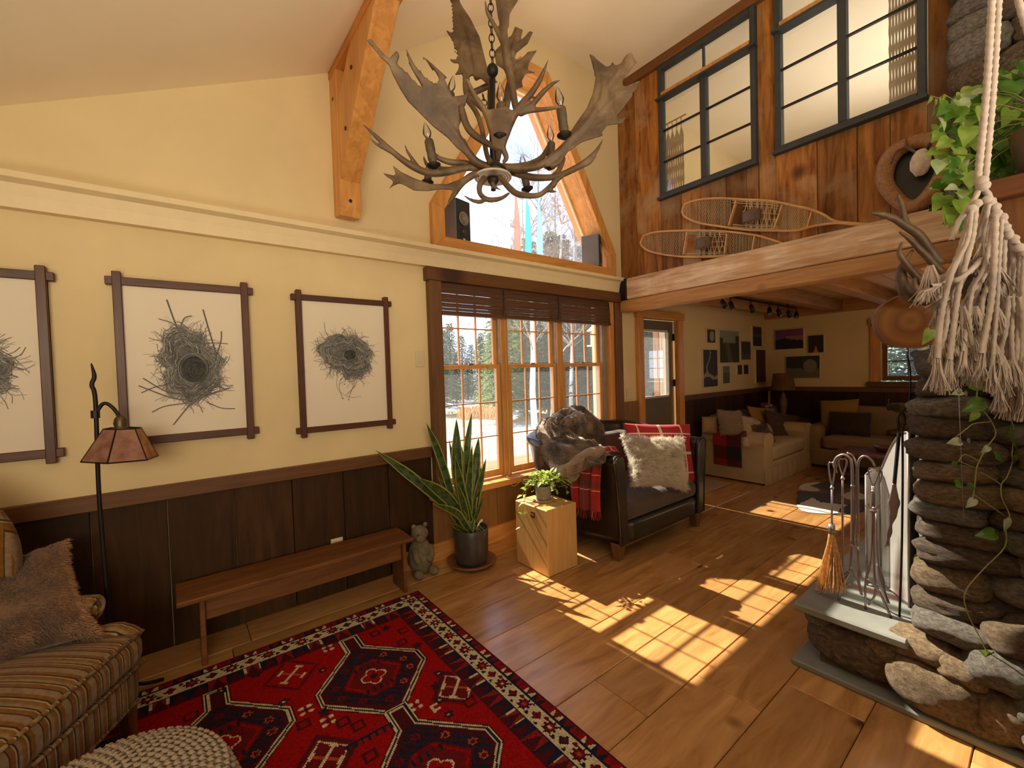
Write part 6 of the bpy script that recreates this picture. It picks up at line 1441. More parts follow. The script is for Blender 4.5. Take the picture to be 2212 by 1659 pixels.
s1 = thing('tool_stand', 'tall left wrought iron tool stand with crook top on the hearth', 'stand', tuple(onX(1840, 1290, TX)))
iron(s1, [(1803, 1012), (1802, 1000), (1808, 988), (1822, 982), (1834, 988), (1840, 1004), (1841, 1060), (1840, 1180), (1837, 1232)], .0062); iron(s1, [(1837, 1232), (1828, 1250), (1817, 1268), (1811, 1300), (1808, 1325)], .0058, 'foot')
iron(s1, [(1837, 1232), (1822, 1244), (1800, 1250), (1780, 1262), (1772, 1275), (1760, 1274)], .005, 'foot'); iron(s1, [(1838, 1225, 2.60), (1856, 1262, 2.66), (1862, 1284, 2.70)], .0055, 'foot'); knuckle(s1, (1841, 1050)); knuckle(s1, (1840, 1178))
iron(s1, [(1846, 1178), (1848, 1060), (1850, 1010), (1842, 985), (1830, 978)], .0045, 'rod')
s2 = thing('tool_stand', 'right wrought iron tool stand whose crook bends over the tongs', 'stand', tuple(onX(1856, 1290, TX)))
iron(s2, [(1854, 1180), (1853, 1060), (1853, 1005), (1860, 988), (1872, 986), (1884, 996), (1890, 1008)], .0052); iron(s2, [(1854, 1180), (1855, 1225), (1862, 1246), (1880, 1256), (1900, 1280), (1925, 1334)], .0055, 'foot')
iron(s2, [(1855, 1225), (1856, 1260), (1860, 1283)], .005, 'foot'); iron(s2, [(1875, 1085), (1879, 1095), (1887, 1100), (1896, 1096), (1902, 1086)], .0035, 'tool_hook'); knuckle(s2, (1888, 1098)); iron(s2, [(1868, 1092), (1887, 1100)], .003, 'tool_hook')
def loop_handle(parent, cx, top, bot, w):
    iron(parent, [(cx, bot), (cx-w*.5, bot-12), (cx-w, top+10), (cx-w*.7, top+1), (cx, top+2), (cx+w*.7, top+1), (cx+w, top+10), (cx+w*.5, bot-12), (cx+.5, bot)], .0034, 'loop_handle', n=5)
brm = thing('hearth_broom', 'short straw hearth broom with iron loop handle hanging on the left stand', 'broom', tuple(onX(1797, 1200, TX)))
loop_handle(brm, 1797, 998, 1048, 7); iron(brm, [(1797, 1048), (1797, 1140)], .0045, 'handle'); knuckle(brm, (1797, 1054))
fp1, fp2 = onX(1797, 1132, TX), onX(1796, 1152, TX); MB().tube([fp1, fp2], .0155, 12).build('ferrule', M['iron'], brm, smooth=True)
M['straw'] = plain('straw', (.62, .34, .13), .8, var=.35, scale=60)
r = random.Random(5); bs = MB()
for i in range(420):
    a, q = r.uniform(0, 6.28), math.sqrt(r.random()); e0 = fp2+Vector((.012*q*math.cos(a), .012*q*math.sin(a), .004)); L = .20+r.uniform(-.02, .025)
    tip = onX(1797+36*q*math.cos(a)*r.uniform(.8, 1.05)-2, 1275+r.uniform(-14, 8), TX+.04*q*math.sin(a)); mid = (e0+tip)/2+Vector((r.uniform(-.004, .004), r.uniform(-.004, .004), .004)); bs.tube([e0, mid, tip], [.0012, .0011, .0006], 3, cap=False)
bs.build('bristles', M['straw'], brm, kind='stuff')
pk = thing('fire_poker', 'iron poker with loop handle beside the broom', 'poker', tuple(onX(1820, 1150, TX)))
loop_handle(pk, 1820, 990, 1028, 9); iron(pk, [(1812, 992), (1806, 1010), (1808, 1022)], .003, 'curl'); iron(pk, [(1820, 1028), (1820, 1140), (1822, 1255)], .0048, 'rod'); knuckle(pk, (1820, 1034)); iron(pk, [(1822, 1250), (1826, 1262), (1836, 1262)], .004, 'poker_tip')
tg = thing('fire_tongs', 'iron fire tongs with looped handle and bowed jaws', 'tongs', tuple(onX(1888, 1150, TX)))
loop_handle(tg, 1887, 1010, 1050, 11); iron(tg, [(1898, 1008), (1905, 1020), (1902, 1038), (1898, 1044)], .003, 'curl'); knuckle(tg, (1886, 1062)); iron(tg, [(1885, 1050), (1884, 1130), (1880, 1215), (1871, 1250), (1869, 1275), (1870, 1318)], .0045, 'arm'); iron(tg, [(1888, 1050), (1888, 1130), (1888, 1215), (1890, 1255), (1890, 1285), (1876, 1306)], .0045, 'arm')
MB().tube([onX(1879, 1103, TX), onX(1895, 1103, TX)], .008, 8).build('band', M['iron'], tg)
sv = thing('ash_shovel', 'narrow iron ash shovel leaning at the foot of the right stand', 'shovel', tuple(onX(1908, 1270, 2.62)))
iron(sv, [(1893, 1110, 2.62), (1894, 1180, 2.62), (1898, 1225, 2.62)], .004, 'handle'); m_ = MB(); m_.grid(lambda u, v: onX(1896+10*v+16*(u-.5)*math.sin(min(1, v*1.3+.12)*PI*.8)+12*v*v, 1218+86*v, 2.62+.012*(2*u-1)**2), 8, 12); m_.build('blade', M['iron'], sv, smooth=True, solid=.003)
hk = thing('wall_hook', 'forged S hook hanging from a corner stone of the chimney', 'hook', tuple(onX(1962, 780, 2.62)))
iron(hk, [(1960, 768), (1966, 800), (1966, 850), (1962, 872), (1948, 888), (1932, 888), (1922, 876), (1920, 862)], .0032, 'hook_rod', 2.60, M['darkiron'])
hr = thing('hanging_fork', 'long dark iron fork hanging from the hook to the hearth', 'fork', tuple(onX(1947, 1100, 2.60)))
iron(hr, [(1947, 890), (1941, 900), (1942, 918), (1948, 924), (1955, 915), (1954, 898), (1948, 889)], .0035, 'ring', 2.60, M['darkiron']); iron(hr, [(1949, 922), (1950, 1010), (1948, 1180), (1943, 1332)], .0045, 'rod', 2.60, M['darkiron'])
ht = thing('hanging_scoop', 'flat wavy iron ladle with black handle hanging behind the fork', 'ladle', tuple(onX(1935, 1050, 2.63)))
iron(ht, [(1943, 892), (1938, 905), (1941, 930)], .003, 'ring', 2.63, M['darkiron']); iron(ht, [(1942, 935), (1938, 980), (1932, 1045)], .0075, 'grip', 2.63, M['black'])
m_ = MB(); m_.grid(lambda u, v: onX(1932-4*v+(u-.5)*(9+16*math.sin(min(1, v*1.5)*PI)**2*(v < .67)+3*math.sin(v*26)*(v > .2))-(22*max(0, v-.45)), 1045+135*v, 2.63), 6, 40); m_.build('blade', M['iron'], ht, smooth=True, solid=.003)

# ---------------- things on and around the mantel
ls = atD(1968, 694, 1.86); lsl = thing('log_slice', 'round polished log slice standing on top of the stone pillar', 'wood slice', tuple(ls))
m, t, b = new_mat('end_grain'); v, _ = coords(t); ln = t.nodes.new('ShaderNodeVectorMath'); ln.operation = 'LENGTH'; t.links.new(v, ln.inputs[0]); nz_ = noisef(t, v, 6, 4)
ad = N(t, 'ShaderNodeMath'); ad.operation = 'MULTIPLY_ADD'; ad.inputs[1].default_value = .35; t.links.new(nz_, ad.inputs[0]); mu = N(t, 'ShaderNodeMath'); mu.operation = 'MULTIPLY'; mu.inputs[1].default_value = 16; t.links.new(ln.outputs['Value'], mu.inputs[0]); t.links.new(mu.outputs[0], ad.inputs[2])
fr = N(t, 'ShaderNodeMath'); fr.operation = 'FRACT'; t.links.new(ad.outputs[0], fr.inputs[0]); col = ramp(t, fr.outputs[0], [(0, (.17, .060, .010)), (.6, (.25, .10, .018)), (1, (.15, .050, .008))]); t.links.new(col, b.inputs['Base Color']); b.inputs['Roughness'].default_value = .6; b.inputs['Specular IOR Level'].default_value = .2; M['endgrain'] = m
nv = (Vector((0, 0, CAMZ))-ls).normalized(); nv = (nv+_r*.35).normalized(); uu = nv.cross(Vector((0, 0, 1))).normalized(); vv = uu.cross(nv)
rim = [ls+(uu*math.cos(a)+vv*math.sin(a))*(.118*(1+.035*math.sin(2*a+1)+.02*math.sin(5*a))) for a in [2*PI*i/48 for i in range(48)]]
m_ = MB(); m_.add(rim+[p-nv*.045 for p in rim], [tuple(range(48)), tuple(range(95, 47, -1))]); m_.build('face', M['endgrain'], lsl)
m_ = MB(); m_.add([p+nv*.001+(p-ls)*.012 for p in rim]+[p-nv*.046+(p-ls)*.012 for p in rim], [(i, (i+1) % 48, (i+1) % 48+48, i+48) for i in range(48)]); m_.build('bark_rim', M['browntrim'], lsl, smooth=True, solid=.004)
cst = MB(); cst.tube([atD(1992, 748, 1.87), atD(1994, 760, 1.88), atD(1996, 775, 1.9)], .018, 10); tag(cst.build('candle_stub', plain('white_wax', (.7, .68, .62), .5), smooth=True), 'short white candle stub under the log slice on the top stone', 'candle')
das = thing('shed_antlers', 'tangle of shed deer antlers poking out left of the hanging plant', 'antlers', tuple(atD(2000, 560, 1.85)))
for P, Dp in [([(1881, 460, 1.5), (1904, 463, 6), (1931, 472, 7), (1958, 489, 8), (1985, 508, 9), (2004, 534, 9), (2030, 570, 9)], 1.80), ([(1939, 420, 2.5), (1947, 440, 5), (1953, 474, 7), (1962, 492, 7)], 1.80), ([(1943, 501, 2), (1967, 518, 5), (1985, 537, 6), (2004, 556, 7), (2035, 590, 7)], 1.76),
              ([(1948, 523, 2), (1943, 546, 5), (1957, 569, 6), (1978, 595, 7), (2004, 618, 8), (2035, 632, 8)], 1.74), ([(1971, 541, 3), (1958, 560, 5), (1949, 578, 8), (1947, 604, 10), (1957, 632, 12), (1975, 648, 10), (2005, 652, 8)], 1.78), ([(1975, 601, 3), (1977, 620, 6), (1994, 636, 7), (2020, 640, 7)], 1.72)]:
    q = curve_pts(P, 5); MB().tube([atD(a[0], a[1], Dp) for a in q], [max(.001, a[2]*Dp/FPX) for a in q], 8).build('antler', ant, das, smooth=True)
bc_ = onX(1976, 374, 4.07); br_ = thing('burl_ring', 'hollow burl wood ring with a small antlered skull hung on the loft boards', 'wall decor', tuple(bc_))
M['burl'] = wood('burl_wood', (.20, .085, .03), (.42, .21, .09), 'X', 3, .6, 0, vary=.05)
m_ = MB(); m_.grid(lambda u, v: (lambda a, b2: (bc_.x-.03-.045*math.sin(b2), bc_.y+(.145*(1+.10*math.sin(2*a+.6))+.050*math.cos(b2)*(1+.15*math.sin(2*a)))*math.cos(a), bc_.z+(.215*(1+.08*math.sin(3*a))+.055*math.cos(b2)*(1+.15*math.cos(2*a)))*math.sin(a)))(2*PI*u, 2*PI*v), 48, 14); m_.build('ring', M['burl'], br_, smooth=True)
MB().grid(lambda u, v: (bc_.x+.005, bc_.y+.14*v*math.cos(2*PI*u), bc_.z+.20*v*math.sin(2*PI*u)), 24, 2).build('hollow', M['black'], br_)  # black disc, the shade inside the ring put in as colour
sk = bc_+Vector((-.07, -.04, .03)); m_ = MB(); m_.ball(sk, (.05, .055, .095), 16, 12, dist=lambda d: 1+.12*noise.noise(d*3)-.25*max(0, -d.z-.3)); skl = m_.build('skull', plain('bone', (.62, .50, .38), .7, var=.2, scale=30), br_, smooth=True)
for s_ in (-1, 1):
    q = curve_pts([tuple(sk+Vector((0, s_*.02, .08))), tuple(sk+Vector((-.01, s_*.07, .13))), tuple(sk+Vector((-.02, s_*.12, .12))), tuple(sk+Vector((-.02, s_*.15, .05)))], 5); MB().tube(q, [.009]*8+[.006]*5+[.004]*3, 7).build('small_antler', ant, skl, smooth=True)
    q = curve_pts([tuple(sk+Vector((-.01, s_*.06, .125))), tuple(sk+Vector((-.02, s_*.07, .17))), tuple(sk+Vector((-.02, s_*.06, .20)))], 4); MB().tube(q, [.006]*4+[.004]*4+[.001], 6).build('small_antler', ant, skl, smooth=True)

# ---------------- pothos on the mantel with trailing vines
pp = onX(2190, 330, 2.95); pp.z = zt_m; pp = Vector((3.05, .02, zt_m))
pt = thing('pothos_plant', 'large green pothos on the mantel with long vines trailing over the stones', 'plant', tuple(pp))
MB().lathe([(0, 0), (.10, 0), (.13, .12), (.14, .20), (.125, .20), (.11, .15), (0, .14)], pp, 24).build('pot', plain('brown_plant_pot', (.12, .07, .04), .7), pt, smooth=True)
hl = []
for nm, c1, c2 in (('pothos_leaf_green', (.045, .13, .015), (.13, .27, .035)), ('pothos_leaf_lime', (.16, .30, .03), (.38, .48, .10)), ('pothos_leaf_pale', (.30, .42, .16), (.58, .66, .42))):
    me = leafmesh(nm, .085, .034, .22, .3, 7, heart=True); me.materials.append(leafmat(nm, c1, c2, trans=.35, rough=.32, scale=14)); hl.append(me)
r = random.Random(33); stm = MB()
def inp(x, y, P):
    c_ = False
    for i in range(len(P)):
        (x1, y1), (x2, y2) = P[i], P[(i+1) % len(P)]
        if (y1 > y) != (y2 > y) and x < (x2-x1)*(y-y1)/(y2-y1)+x1: c_ = not c_
    return c_
reg = [(2060, 200), (2100, 175), (2150, 170), (2190, 120), (2235, 105), (2260, 300), (2240, 380), (2150, 400), (2120, 440), (2090, 470), (2060, 500), (2035, 450), (2030, 420), (2020, 330), (2018, 270), (2040, 220)]
n_ = 0
while n_ < 250:
    x, y = r.uniform(2010, 2260), r.uniform(105, 500)
    if not inp(x, y, reg): continue
    k = (x-2015)/240; Dp = 2.05+.35*k*r.random()+r.uniform(-.08, .12); p = atD(x, y, Dp)
    d = (-_f*.3+_r*r.uniform(-1, .5)+Vector((0, 0, r.uniform(-1.0, .15)))).normalized(); up = (-_f+Vector((0, 0, .7))+_r*r.uniform(-.7, .4)).normalized()
    put_leaf(hl[0 if (k > .38 and r.random() < .85) else (1 if r.random() < .6 else (2 if r.random() < .5 else 0))], pt, p, d, up, r.uniform(.65, 1.25)); n_ += 1
    q = pp+Vector((0, 0, .2))
    if n_ % 9 == 0: stm.tube(curve_pts([tuple(q), tuple((q+p)/2+Vector((0, 0, .06))), tuple(p)], 3), .002, 4)
for P in [[(2060, 215), (2040, 205), (2022, 215), (2018, 235)], [(2062, 260), (2036, 262), (2018, 285), (2010, 292)], [(2050, 225), (2030, 212), (2012, 208)]]:
    q = [atD(a, b_, 2.08) for a, b_ in P]; stm.tube(q, .0022, 4)
    for p in q[1:]: put_leaf(hl[1], pt, p, Vector((r.uniform(-.3, .3), r.uniform(-.3, .3), -1)), -_f+_r*.4, .42)
for P in [[(2021, 700), (2021, 790), (2023, 805), (2045, 816), (2072, 824), (2109, 836), (2109, 869), (2124, 887), (2142, 911), (2151, 938), (2133, 965), (2112, 1004), (2107, 1038), (2101, 1083)], [(2130, 700), (2136, 811), (2148, 845), (2161, 875), (2148, 905)],
          [(2170, 760), (2166, 845), (2161, 881), (2178, 893), (2190, 932), (2186, 980), (2187, 998), (2175, 1031), (2163, 1047), (2165, 1077), (2181, 1113), (2172, 1137), (2171, 1181), (2124, 1230), (2085, 1279), (2090, 1323), (2114, 1372), (2139, 1420)],
          [(2103, 1068), (2133, 1089), (2169, 1113)], [(2070, 998), (2085, 982), (2121, 1001)], [(2064, 945), (2090, 925), (2105, 915), (2142, 911)], [(2118, 1020), (2145, 1035), (2163, 1047)], [(2109, 869), (2130, 880), (2161, 881)], [(2105, 1010), (2072, 996)]]:
    q = curve_pts([tuple(atD(a, b_, 1.66)) for a, b_ in P], 4); stm.tube(q, .0022, 5)
stm.build('vines', plain('vine_stem', (.26, .24, .06), .6), pt, smooth=True, kind='stuff')
for x, y, L, k, dx, dy in [(2090, 830, 50, 0, 1, -.3), (2118, 838, 46, 1, .6, -.7), (2120, 868, 40, 0, -1, .5), (2166, 868, 52, 1, 1, .35), (2180, 930, 60, 0, .5, .6), (2103, 1078, 24, 2, -.5, .9), (2148, 1152, 34, 0, -1, .1), (2172, 1122, 32, 2, .25, 1), (2078, 846, 20, 2, -1, .2), (2074, 953, 24, 2, -1, .1),
                           (2064, 1045, 24, 0, 1, .15), (2092, 1050, 20, 0, .8, 0), (2010, 712, 34, 1, -.3, 1), (2150, 985, 28, 0, 1, .3), (2135, 965, 18, 2, -.6, .7), (2030, 812, 26, 1, 1, .4), (2108, 890, 24, 1, -.4, 1), (2139, 1420, 26, 1, .9, -.3), (2139, 1420, 24, 1, -.6, -.5), (2135, 1425, 22, 1, .6, .6), (2190, 985, 20, 0, .3, 1), (2062, 997, 16, 0, -.2, 1)]:
    p = atD(x, y, 1.655); d = (_r*dx-_u3*dy).normalized(); put_leaf(hl[k], pt, p, d, (-_f+_u*.5+_r*.1).normalized(), L*1.66/FPX/.085)
bd = thing('bead_string', 'thin thread with clear glass beads hanging before the stones', 'ornament', tuple(atD(2078, 850, 1.60)))
MB().tube([atD(2069, 790, 1.6), atD(2075, 950, 1.6), atD(2082, 1120, 1.6)], .0007, 4).build('thread', M['iron'], bd)
for x, y in ((2072, 846), (2087, 850), (2093, 952), (2074, 952)): MB().ball(atD(x, y, 1.6), (.005, .005, .011), 8, 6).build('bead', glassmat('bead_glass', (.95, .95, 1), .35, 2.0) if 'bead_glass' not in bpy.data.materials else bpy.data.materials['bead_glass'], bd, smooth=True)

# ---------------- macrame hanger close to the camera
M['cotton'] = plain('undyed_cotton', (.46, .37, .31), .9, var=.12, scale=60, sheen=.2)
mc = thing('macrame_hanging', 'cream cotton macrame hanging with knots and frayed tassels in the right foreground', 'wall hanging', tuple(atD(2120, 400, .85)))
def rope(P, r0, nm='cord', D_=.85, fray=0, seed=0, tw=1.0):
    q = curve_pts([(a[0], a[1], (a[2] if len(a) > 2 else D_)) for a in P], 7); pts = [atD(a[0], a[1], a[2]) for a in q]
    L = 0; m = MB(); n = 9; vs = []
    dense = []
    for a, b_ in zip(pts[:-1], pts[1:]):
        k = max(1, int((b_-a).length/.0035))
        for i in range(k): dense.append(a+(b_-a)*i/k)
    dense.append(pts[-1]); ref = None
    for i, p in enumerate(dense):
        t_ = (dense[min(i+1, len(dense)-1)]-dense[max(i-1, 0)]).normalized()
        if ref is None: ref = t_.orthogonal().normalized()
        ref = (ref-t_*ref.dot(t_)).normalized(); w = t_.cross(ref); L += .0035
        for j in range(n):
            a = 2*PI*j/n; rr_ = r0*(1+.17*math.cos(3*a+L*420*tw)); vs.append(p+(ref*math.cos(a)+w*math.sin(a))*rr_)
    N_ = len(dense); m.add(vs, [(i*n+j, i*n+(j+1) % n, (i+1)*n+(j+1) % n, (i+1)*n+j) for i in range(N_-1) for j in range(n)])
    if fray:
        r = random.Random(seed); e = dense[-1]; t_ = (dense[-1]-dense[-5]).normalized()
        for i in range(26):
            d = (t_+Vector((r.uniform(-1, 1), r.uniform(-1, 1), r.uniform(-.6, .2)))*.45).normalized(); s0 = dense[max(0, N_-1-int(fray/.0035*.5))]+Vector((r.uniform(-1, 1), r.uniform(-1, 1), 0))*r0*.7
            m.tube([s0, e+d*fray*.4+Vector((0, 0, -fray*.2)), e+d*fray*.7+Vector((0, 0, -fray*.5))+Vector((r.uniform(-1, 1), r.uniform(-1, 1), 0))*.006], [.0016, .0014, .0006], 3, cap=False)
    return m.build(nm, M['cotton'], mc, smooth=True)
rope([(2146, -60), (2132, 180), (2112, 388)], .0056, 'rope'); rope([(2160, -60), (2146, 180), (2128, 385)], .0056, 'rope'); rope([(2186, -60), (2208, 30), (2232, 110), (2260, 300), (2236, 520)], .0056, 'rope')
for (x, y) in ((2120, 392), (2124, 402)): MB().ball(atD(x, y, .845), (.011, .011, .010), 12, 8, dist=lambda d: 1+.2*noise.noise(d*3)).build('knot', M['cotton'], mc, smooth=True)
r = random.Random(12)
kp = [(2132, 432), (2140, 436), (2150, 448), (2152, 462), (2165, 470), (2172, 492), (2178, 508), (2190, 516), (2200, 535), (2110, 440), (2098, 452), (2212, 545)]
rope([(2122, 400), (2140, 430), (2160, 465), (2178, 498), (2200, 530), (2240, 570)], .0050, 'header_cord'); rope([(2118, 402), (2104, 432), (2088, 455), (2070, 480), (2055, 520)], .0045, 'header_cord')
for x, y in kp: MB().ball(atD(x, y, .84), (.0085, .0085, .0085), 10, 8, dist=lambda d: 1+.2*noise.noise(d*3+Vector((x, 0, 0)))).build('knot', M['cotton'], mc, smooth=True)
cords = [[(2104, 440), (2098, 500), (2078, 545), (2070, 600), (2052, 640), (2045, 700), (2030, 770)], [(2110, 445), (2100, 510), (2086, 560), (2072, 620), (2062, 690), (2052, 778)], [(2098, 455), (2090, 520), (2064, 570), (2040, 610), (2012, 618)], [(2095, 460), (2070, 540), (2048, 590), (2020, 600), (2002, 612)],
         [(2132, 436), (2118, 480), (2112, 530), (2126, 560), (2138, 575)], [(2136, 440), (2126, 500), (2130, 545), (2148, 560), (2160, 585)], [(2140, 440), (2132, 500), (2128, 560), (2150, 610)], [(2150, 450), (2138, 520), (2124, 580), (2104, 620), (2092, 680), (2078, 760)], [(2120, 560), (2096, 585), (2068, 604), (2050, 606)],
         [(2152, 465), (2148, 560), (2142, 640), (2132, 700), (2118, 765)], [(2165, 475), (2158, 560), (2152, 650), (2148, 730), (2140, 792)], [(2172, 495), (2166, 600), (2166, 700), (2160, 790)], [(2178, 510), (2180, 600), (2176, 700), (2172, 800), (2168, 835)], [(2190, 520), (2190, 620), (2184, 720), (2186, 800), (2182, 845)],
         [(2200, 538), (2204, 640), (2196, 740), (2196, 850)], [(2212, 548), (2210, 640), (2206, 740), (2205, 855)], [(2085, 585), (2062, 640), (2042, 690), (2034, 782)], [(2110, 600), (2090, 650), (2082, 720), (2066, 782)], [(2096, 560), (2080, 610), (2062, 640), (2046, 640)], [(2120, 590), (2108, 650), (2102, 720), (2092, 775)],
         [(2140, 600), (2124, 650), (2120, 710), (2104, 778)], [(2160, 600), (2150, 680), (2136, 730), (2130, 782)], [(2070, 560), (2046, 600), (2030, 640), (2026, 662)], [(2180, 640), (2170, 720), (2158, 770), (2160, 838)], [(2200, 640), (2212, 720), (2212, 850)], [(2100, 640), (2074, 690), (2060, 740), (2044, 786)], [(2085, 500), (2074, 545), (2056, 590), (2040, 640), (2030, 700), (2026, 775)], [(2145, 560), (2120, 610), (2100, 630), (2080, 660), (2070, 700)]]
for i, P in enumerate(cords):
    d0 = .82+.06*r.random(); rope([(a+r.uniform(-2, 2), b_, d0+.01*math.sin(j*2+i)) for j, (a, b_) in enumerate(P)], r.choice((.0036, .0042, .0048)), 'cord', fray=.034+.02*r.random(), seed=i)
for i, (x, y) in enumerate([(2030, 760), (2052, 762), (2070, 750), (2092, 755), (2115, 748), (2140, 768), (2162, 806), (2184, 815), (2202, 820), (2010, 612), (2125, 565), (2105, 700), (2078, 700), (2150, 700)]):
    m_ = MB(); a0 = atD(x, y-38, .85); e = atD(x, y+22, .85)
    for k in range(110):
        j = Vector((r.uniform(-1, 1), r.uniform(-1, 1), 0))*.016; m_.tube([a0+j*.25, (a0+e)/2+j*.7+Vector((r.uniform(-1, 1), r.uniform(-1, 1), 0))*.004, e+j+Vector((0, 0, r.uniform(-.006, .012)))], [.0014, .0013, .0005], 3, cap=False)
    m_.build('tassel', M['cotton'], mc, kind='stuff')

# ---------------- snowshoes on the beam
def snowshoe(name, up, lo, bars, label, X=4.055, bind=None):
    t = thing(name, label, 'snowshoe', tuple(onX(up[len(up)//2][0], up[len(up)//2][1], X)), 'pair of old snowshoes on the beam')
    q = curve_pts([tuple(onX(a, b_, X)) for a, b_ in (lo[::-1]+up)], 5); MB().tube(q, .010, 6).build('ash_frame', M['shoeash'], t, smooth=True)
    for a, b_ in bars: MB().beam(onX(*a, X), onX(*b_, X), .010, .034, up=(1, 0, 0)).build('crossbar', M['shoeash'], t)
    U = np.array(curve_pts(up, 6)); L_ = np.array(curve_pts(lo, 6))
    def ylim(x): return float(np.interp(x, U[:, 0], U[:, 1])), float(np.interp(x, L_[:, 0], L_[:, 1]))
    web = MB(); bx = [(a[0]+b_[0])/2 for a, b_ in bars]; x0, x1 = U[0, 0], U[-1, 0]
    for s0, s1, st, w in [(x0+3, bx[0]-2, 4.2, .0011), (bx[1]+2, bx[2]-2, 4.2, .0011), (bx[2]+2, min(x1, bx[2]+52), 4.4, .0011), (bx[0]+22, bx[1]-3, 11, .0032)]:
        for dxx in (-26, 0, 24) if w < .002 else (-16, 14, 0):
            x = s0-20
            while x < s1+20:
                pts = []
                for k in range(9):
                    xx = x+dxx*(k/8-.5)
                    if s0 <= xx <= s1:
                        a, b_ = ylim(xx); pts.append(onX(xx, a+(b_-a)*k/8, X))
                if len(pts) > 1: web.tube(pts, w, 3, cap=False)
                x += st*(1.6 if dxx == 0 else 1)
        if w > .002:
            for fy in (.22, .42, .62, .82): web.tube([onX(xx, ylim(xx)[0]+(ylim(xx)[1]-ylim(xx)[0])*fy, X) for xx in np.linspace(s0, s1, 6)], w, 3, cap=False)
    for fy in (.06, .13, .87, .94):
        web.tube([onX(xx, ylim(xx)[0]+(ylim(xx)[1]-ylim(xx)[0])*fy, X) for xx in np.linspace(bx[0], bx[1], 6)], .0035, 4)
    web.build('rawhide_webbing', M['rawhide'], t, kind='stuff')
    if bind:
        c_ = onX(*bind, X-.03); m_ = MB(); m_.grid(lambda u, v: c_+Vector((-.05*math.sin(u*PI), .075*math.cos(u*PI), .10*(v-.5)*(1-.3*abs(u-.5)))), 14, 5); m_.build('toe_binding', M['bind'], t, smooth=True, solid=.005)
        q = curve_pts([tuple(c_+Vector((-.03, 0, .04))), tuple(c_+Vector((-.05, -.05, 0))), tuple(c_+Vector((-.03, -.02, -.07))), tuple(c_+Vector((-.03, .03, -.05)))], 5); MB().tube(q, .004, 5).build('strap', M['bind'], t, smooth=True)
    return t
M['shoeash'] = wood('steamed_ash', (.55, .26, .08), (.78, .46, .19), 'Y', 1, .4, 0, vary=.05); M['rawhide'] = plain('rawhide', (.52, .42, .24), .6); M['bind'] = plain('worn_leather_strap', (.12, .07, .045), .6)
snowshoe('snowshoe', [(1474, 455), (1476, 447), (1484, 439), (1512, 431), (1555, 428), (1609, 431), (1664, 434), (1720, 445), (1750, 452), (1778, 463), (1805, 478), (1841, 482), (1895, 486)], [(1474, 458), (1480, 468), (1508, 481), (1555, 489), (1609, 496), (1664, 498), (1720, 498), (1750, 490), (1805, 482), (1841, 485), (1895, 488)],
         [((1591, 434), (1575, 487)), ((1691, 443), (1673, 494)), ((1754, 458), (1745, 490))], 'upper wooden snowshoe with rawhide webbing propped on the barn board wall', bind=(1624, 468))
snowshoe('snowshoe', [(1384, 523), (1388, 513), (1394, 508), (1419, 501), (1483, 498), (1555, 499), (1627, 507), (1664, 517), (1691, 526), (1740, 540)], [(1384, 526), (1390, 535), (1410, 545), (1465, 554), (1537, 555), (1591, 550), (1627, 545), (1664, 537), (1691, 533), (1740, 545)],
         [((1485, 503), (1477, 550)), ((1571, 505), (1566, 548)), ((1631, 508), (1626, 541))], 'lower wooden snowshoe partly hidden behind the top of the beam', X=4.075, bind=(1520, 526))
# ================================================================= LOFT AND DEN
M['macr2'] = plain('loft_macrame_cotton', (.62, .52, .36), .9, var=.1, scale=40)
def loftmac(name, y0, y1, z0, z1, label, X=4.30):
    t = thing(name, label, 'wall hanging', (X, (y0+y1)/2, z1+.12), 'macrame panels hanging in the loft windows'); m = MB(); r = random.Random(int(y0*100)); nw = 5; w = (y1-y0)/nw
    MB().tube([(X, y0-.03, z1+.12), (X, y1+.03, z1+.12)], .008, 6).build('dowel', M['pine'], t)
    for i in range(nw):
        yc = y0+w*(i+.5); m.tube([(X, yc, z1+.12), (X, yc, z1+.02)], .004, 5)
        m.grid(lambda u, v: (X, yc+(u-.5)*w*(.12+.9*min(1, v*1.6)), z1+.02-.14*v), 3, 5)
    z = z1-.12
    while z > z0:
        m.grid(lambda u, v: (X, y0+(y1-y0)*u, z-.03*v), 6, 1)
        for i in range(nw*2):
            yc = y0+w/2*(i+.5); g = r.uniform(.35, .8); m.grid(lambda u, v: (X, yc+(u-.5)*w/2*(1-g*.6*math.sin(v*PI)), z-.03-.10*v), 2, 5)
        z -= .13
    m.build('knotted_panel', M['macr2'], t, solid=.006)
loftmac('macrame_curtain', 2.50, 2.76, 3.05, 4.05, 'macrame curtain panel inside the left loft window', 4.38)
loftmac('macrame_curtain', .64, .82, 3.05, 4.62, 'macrame curtain panel at the right end of the right loft window', 4.34)

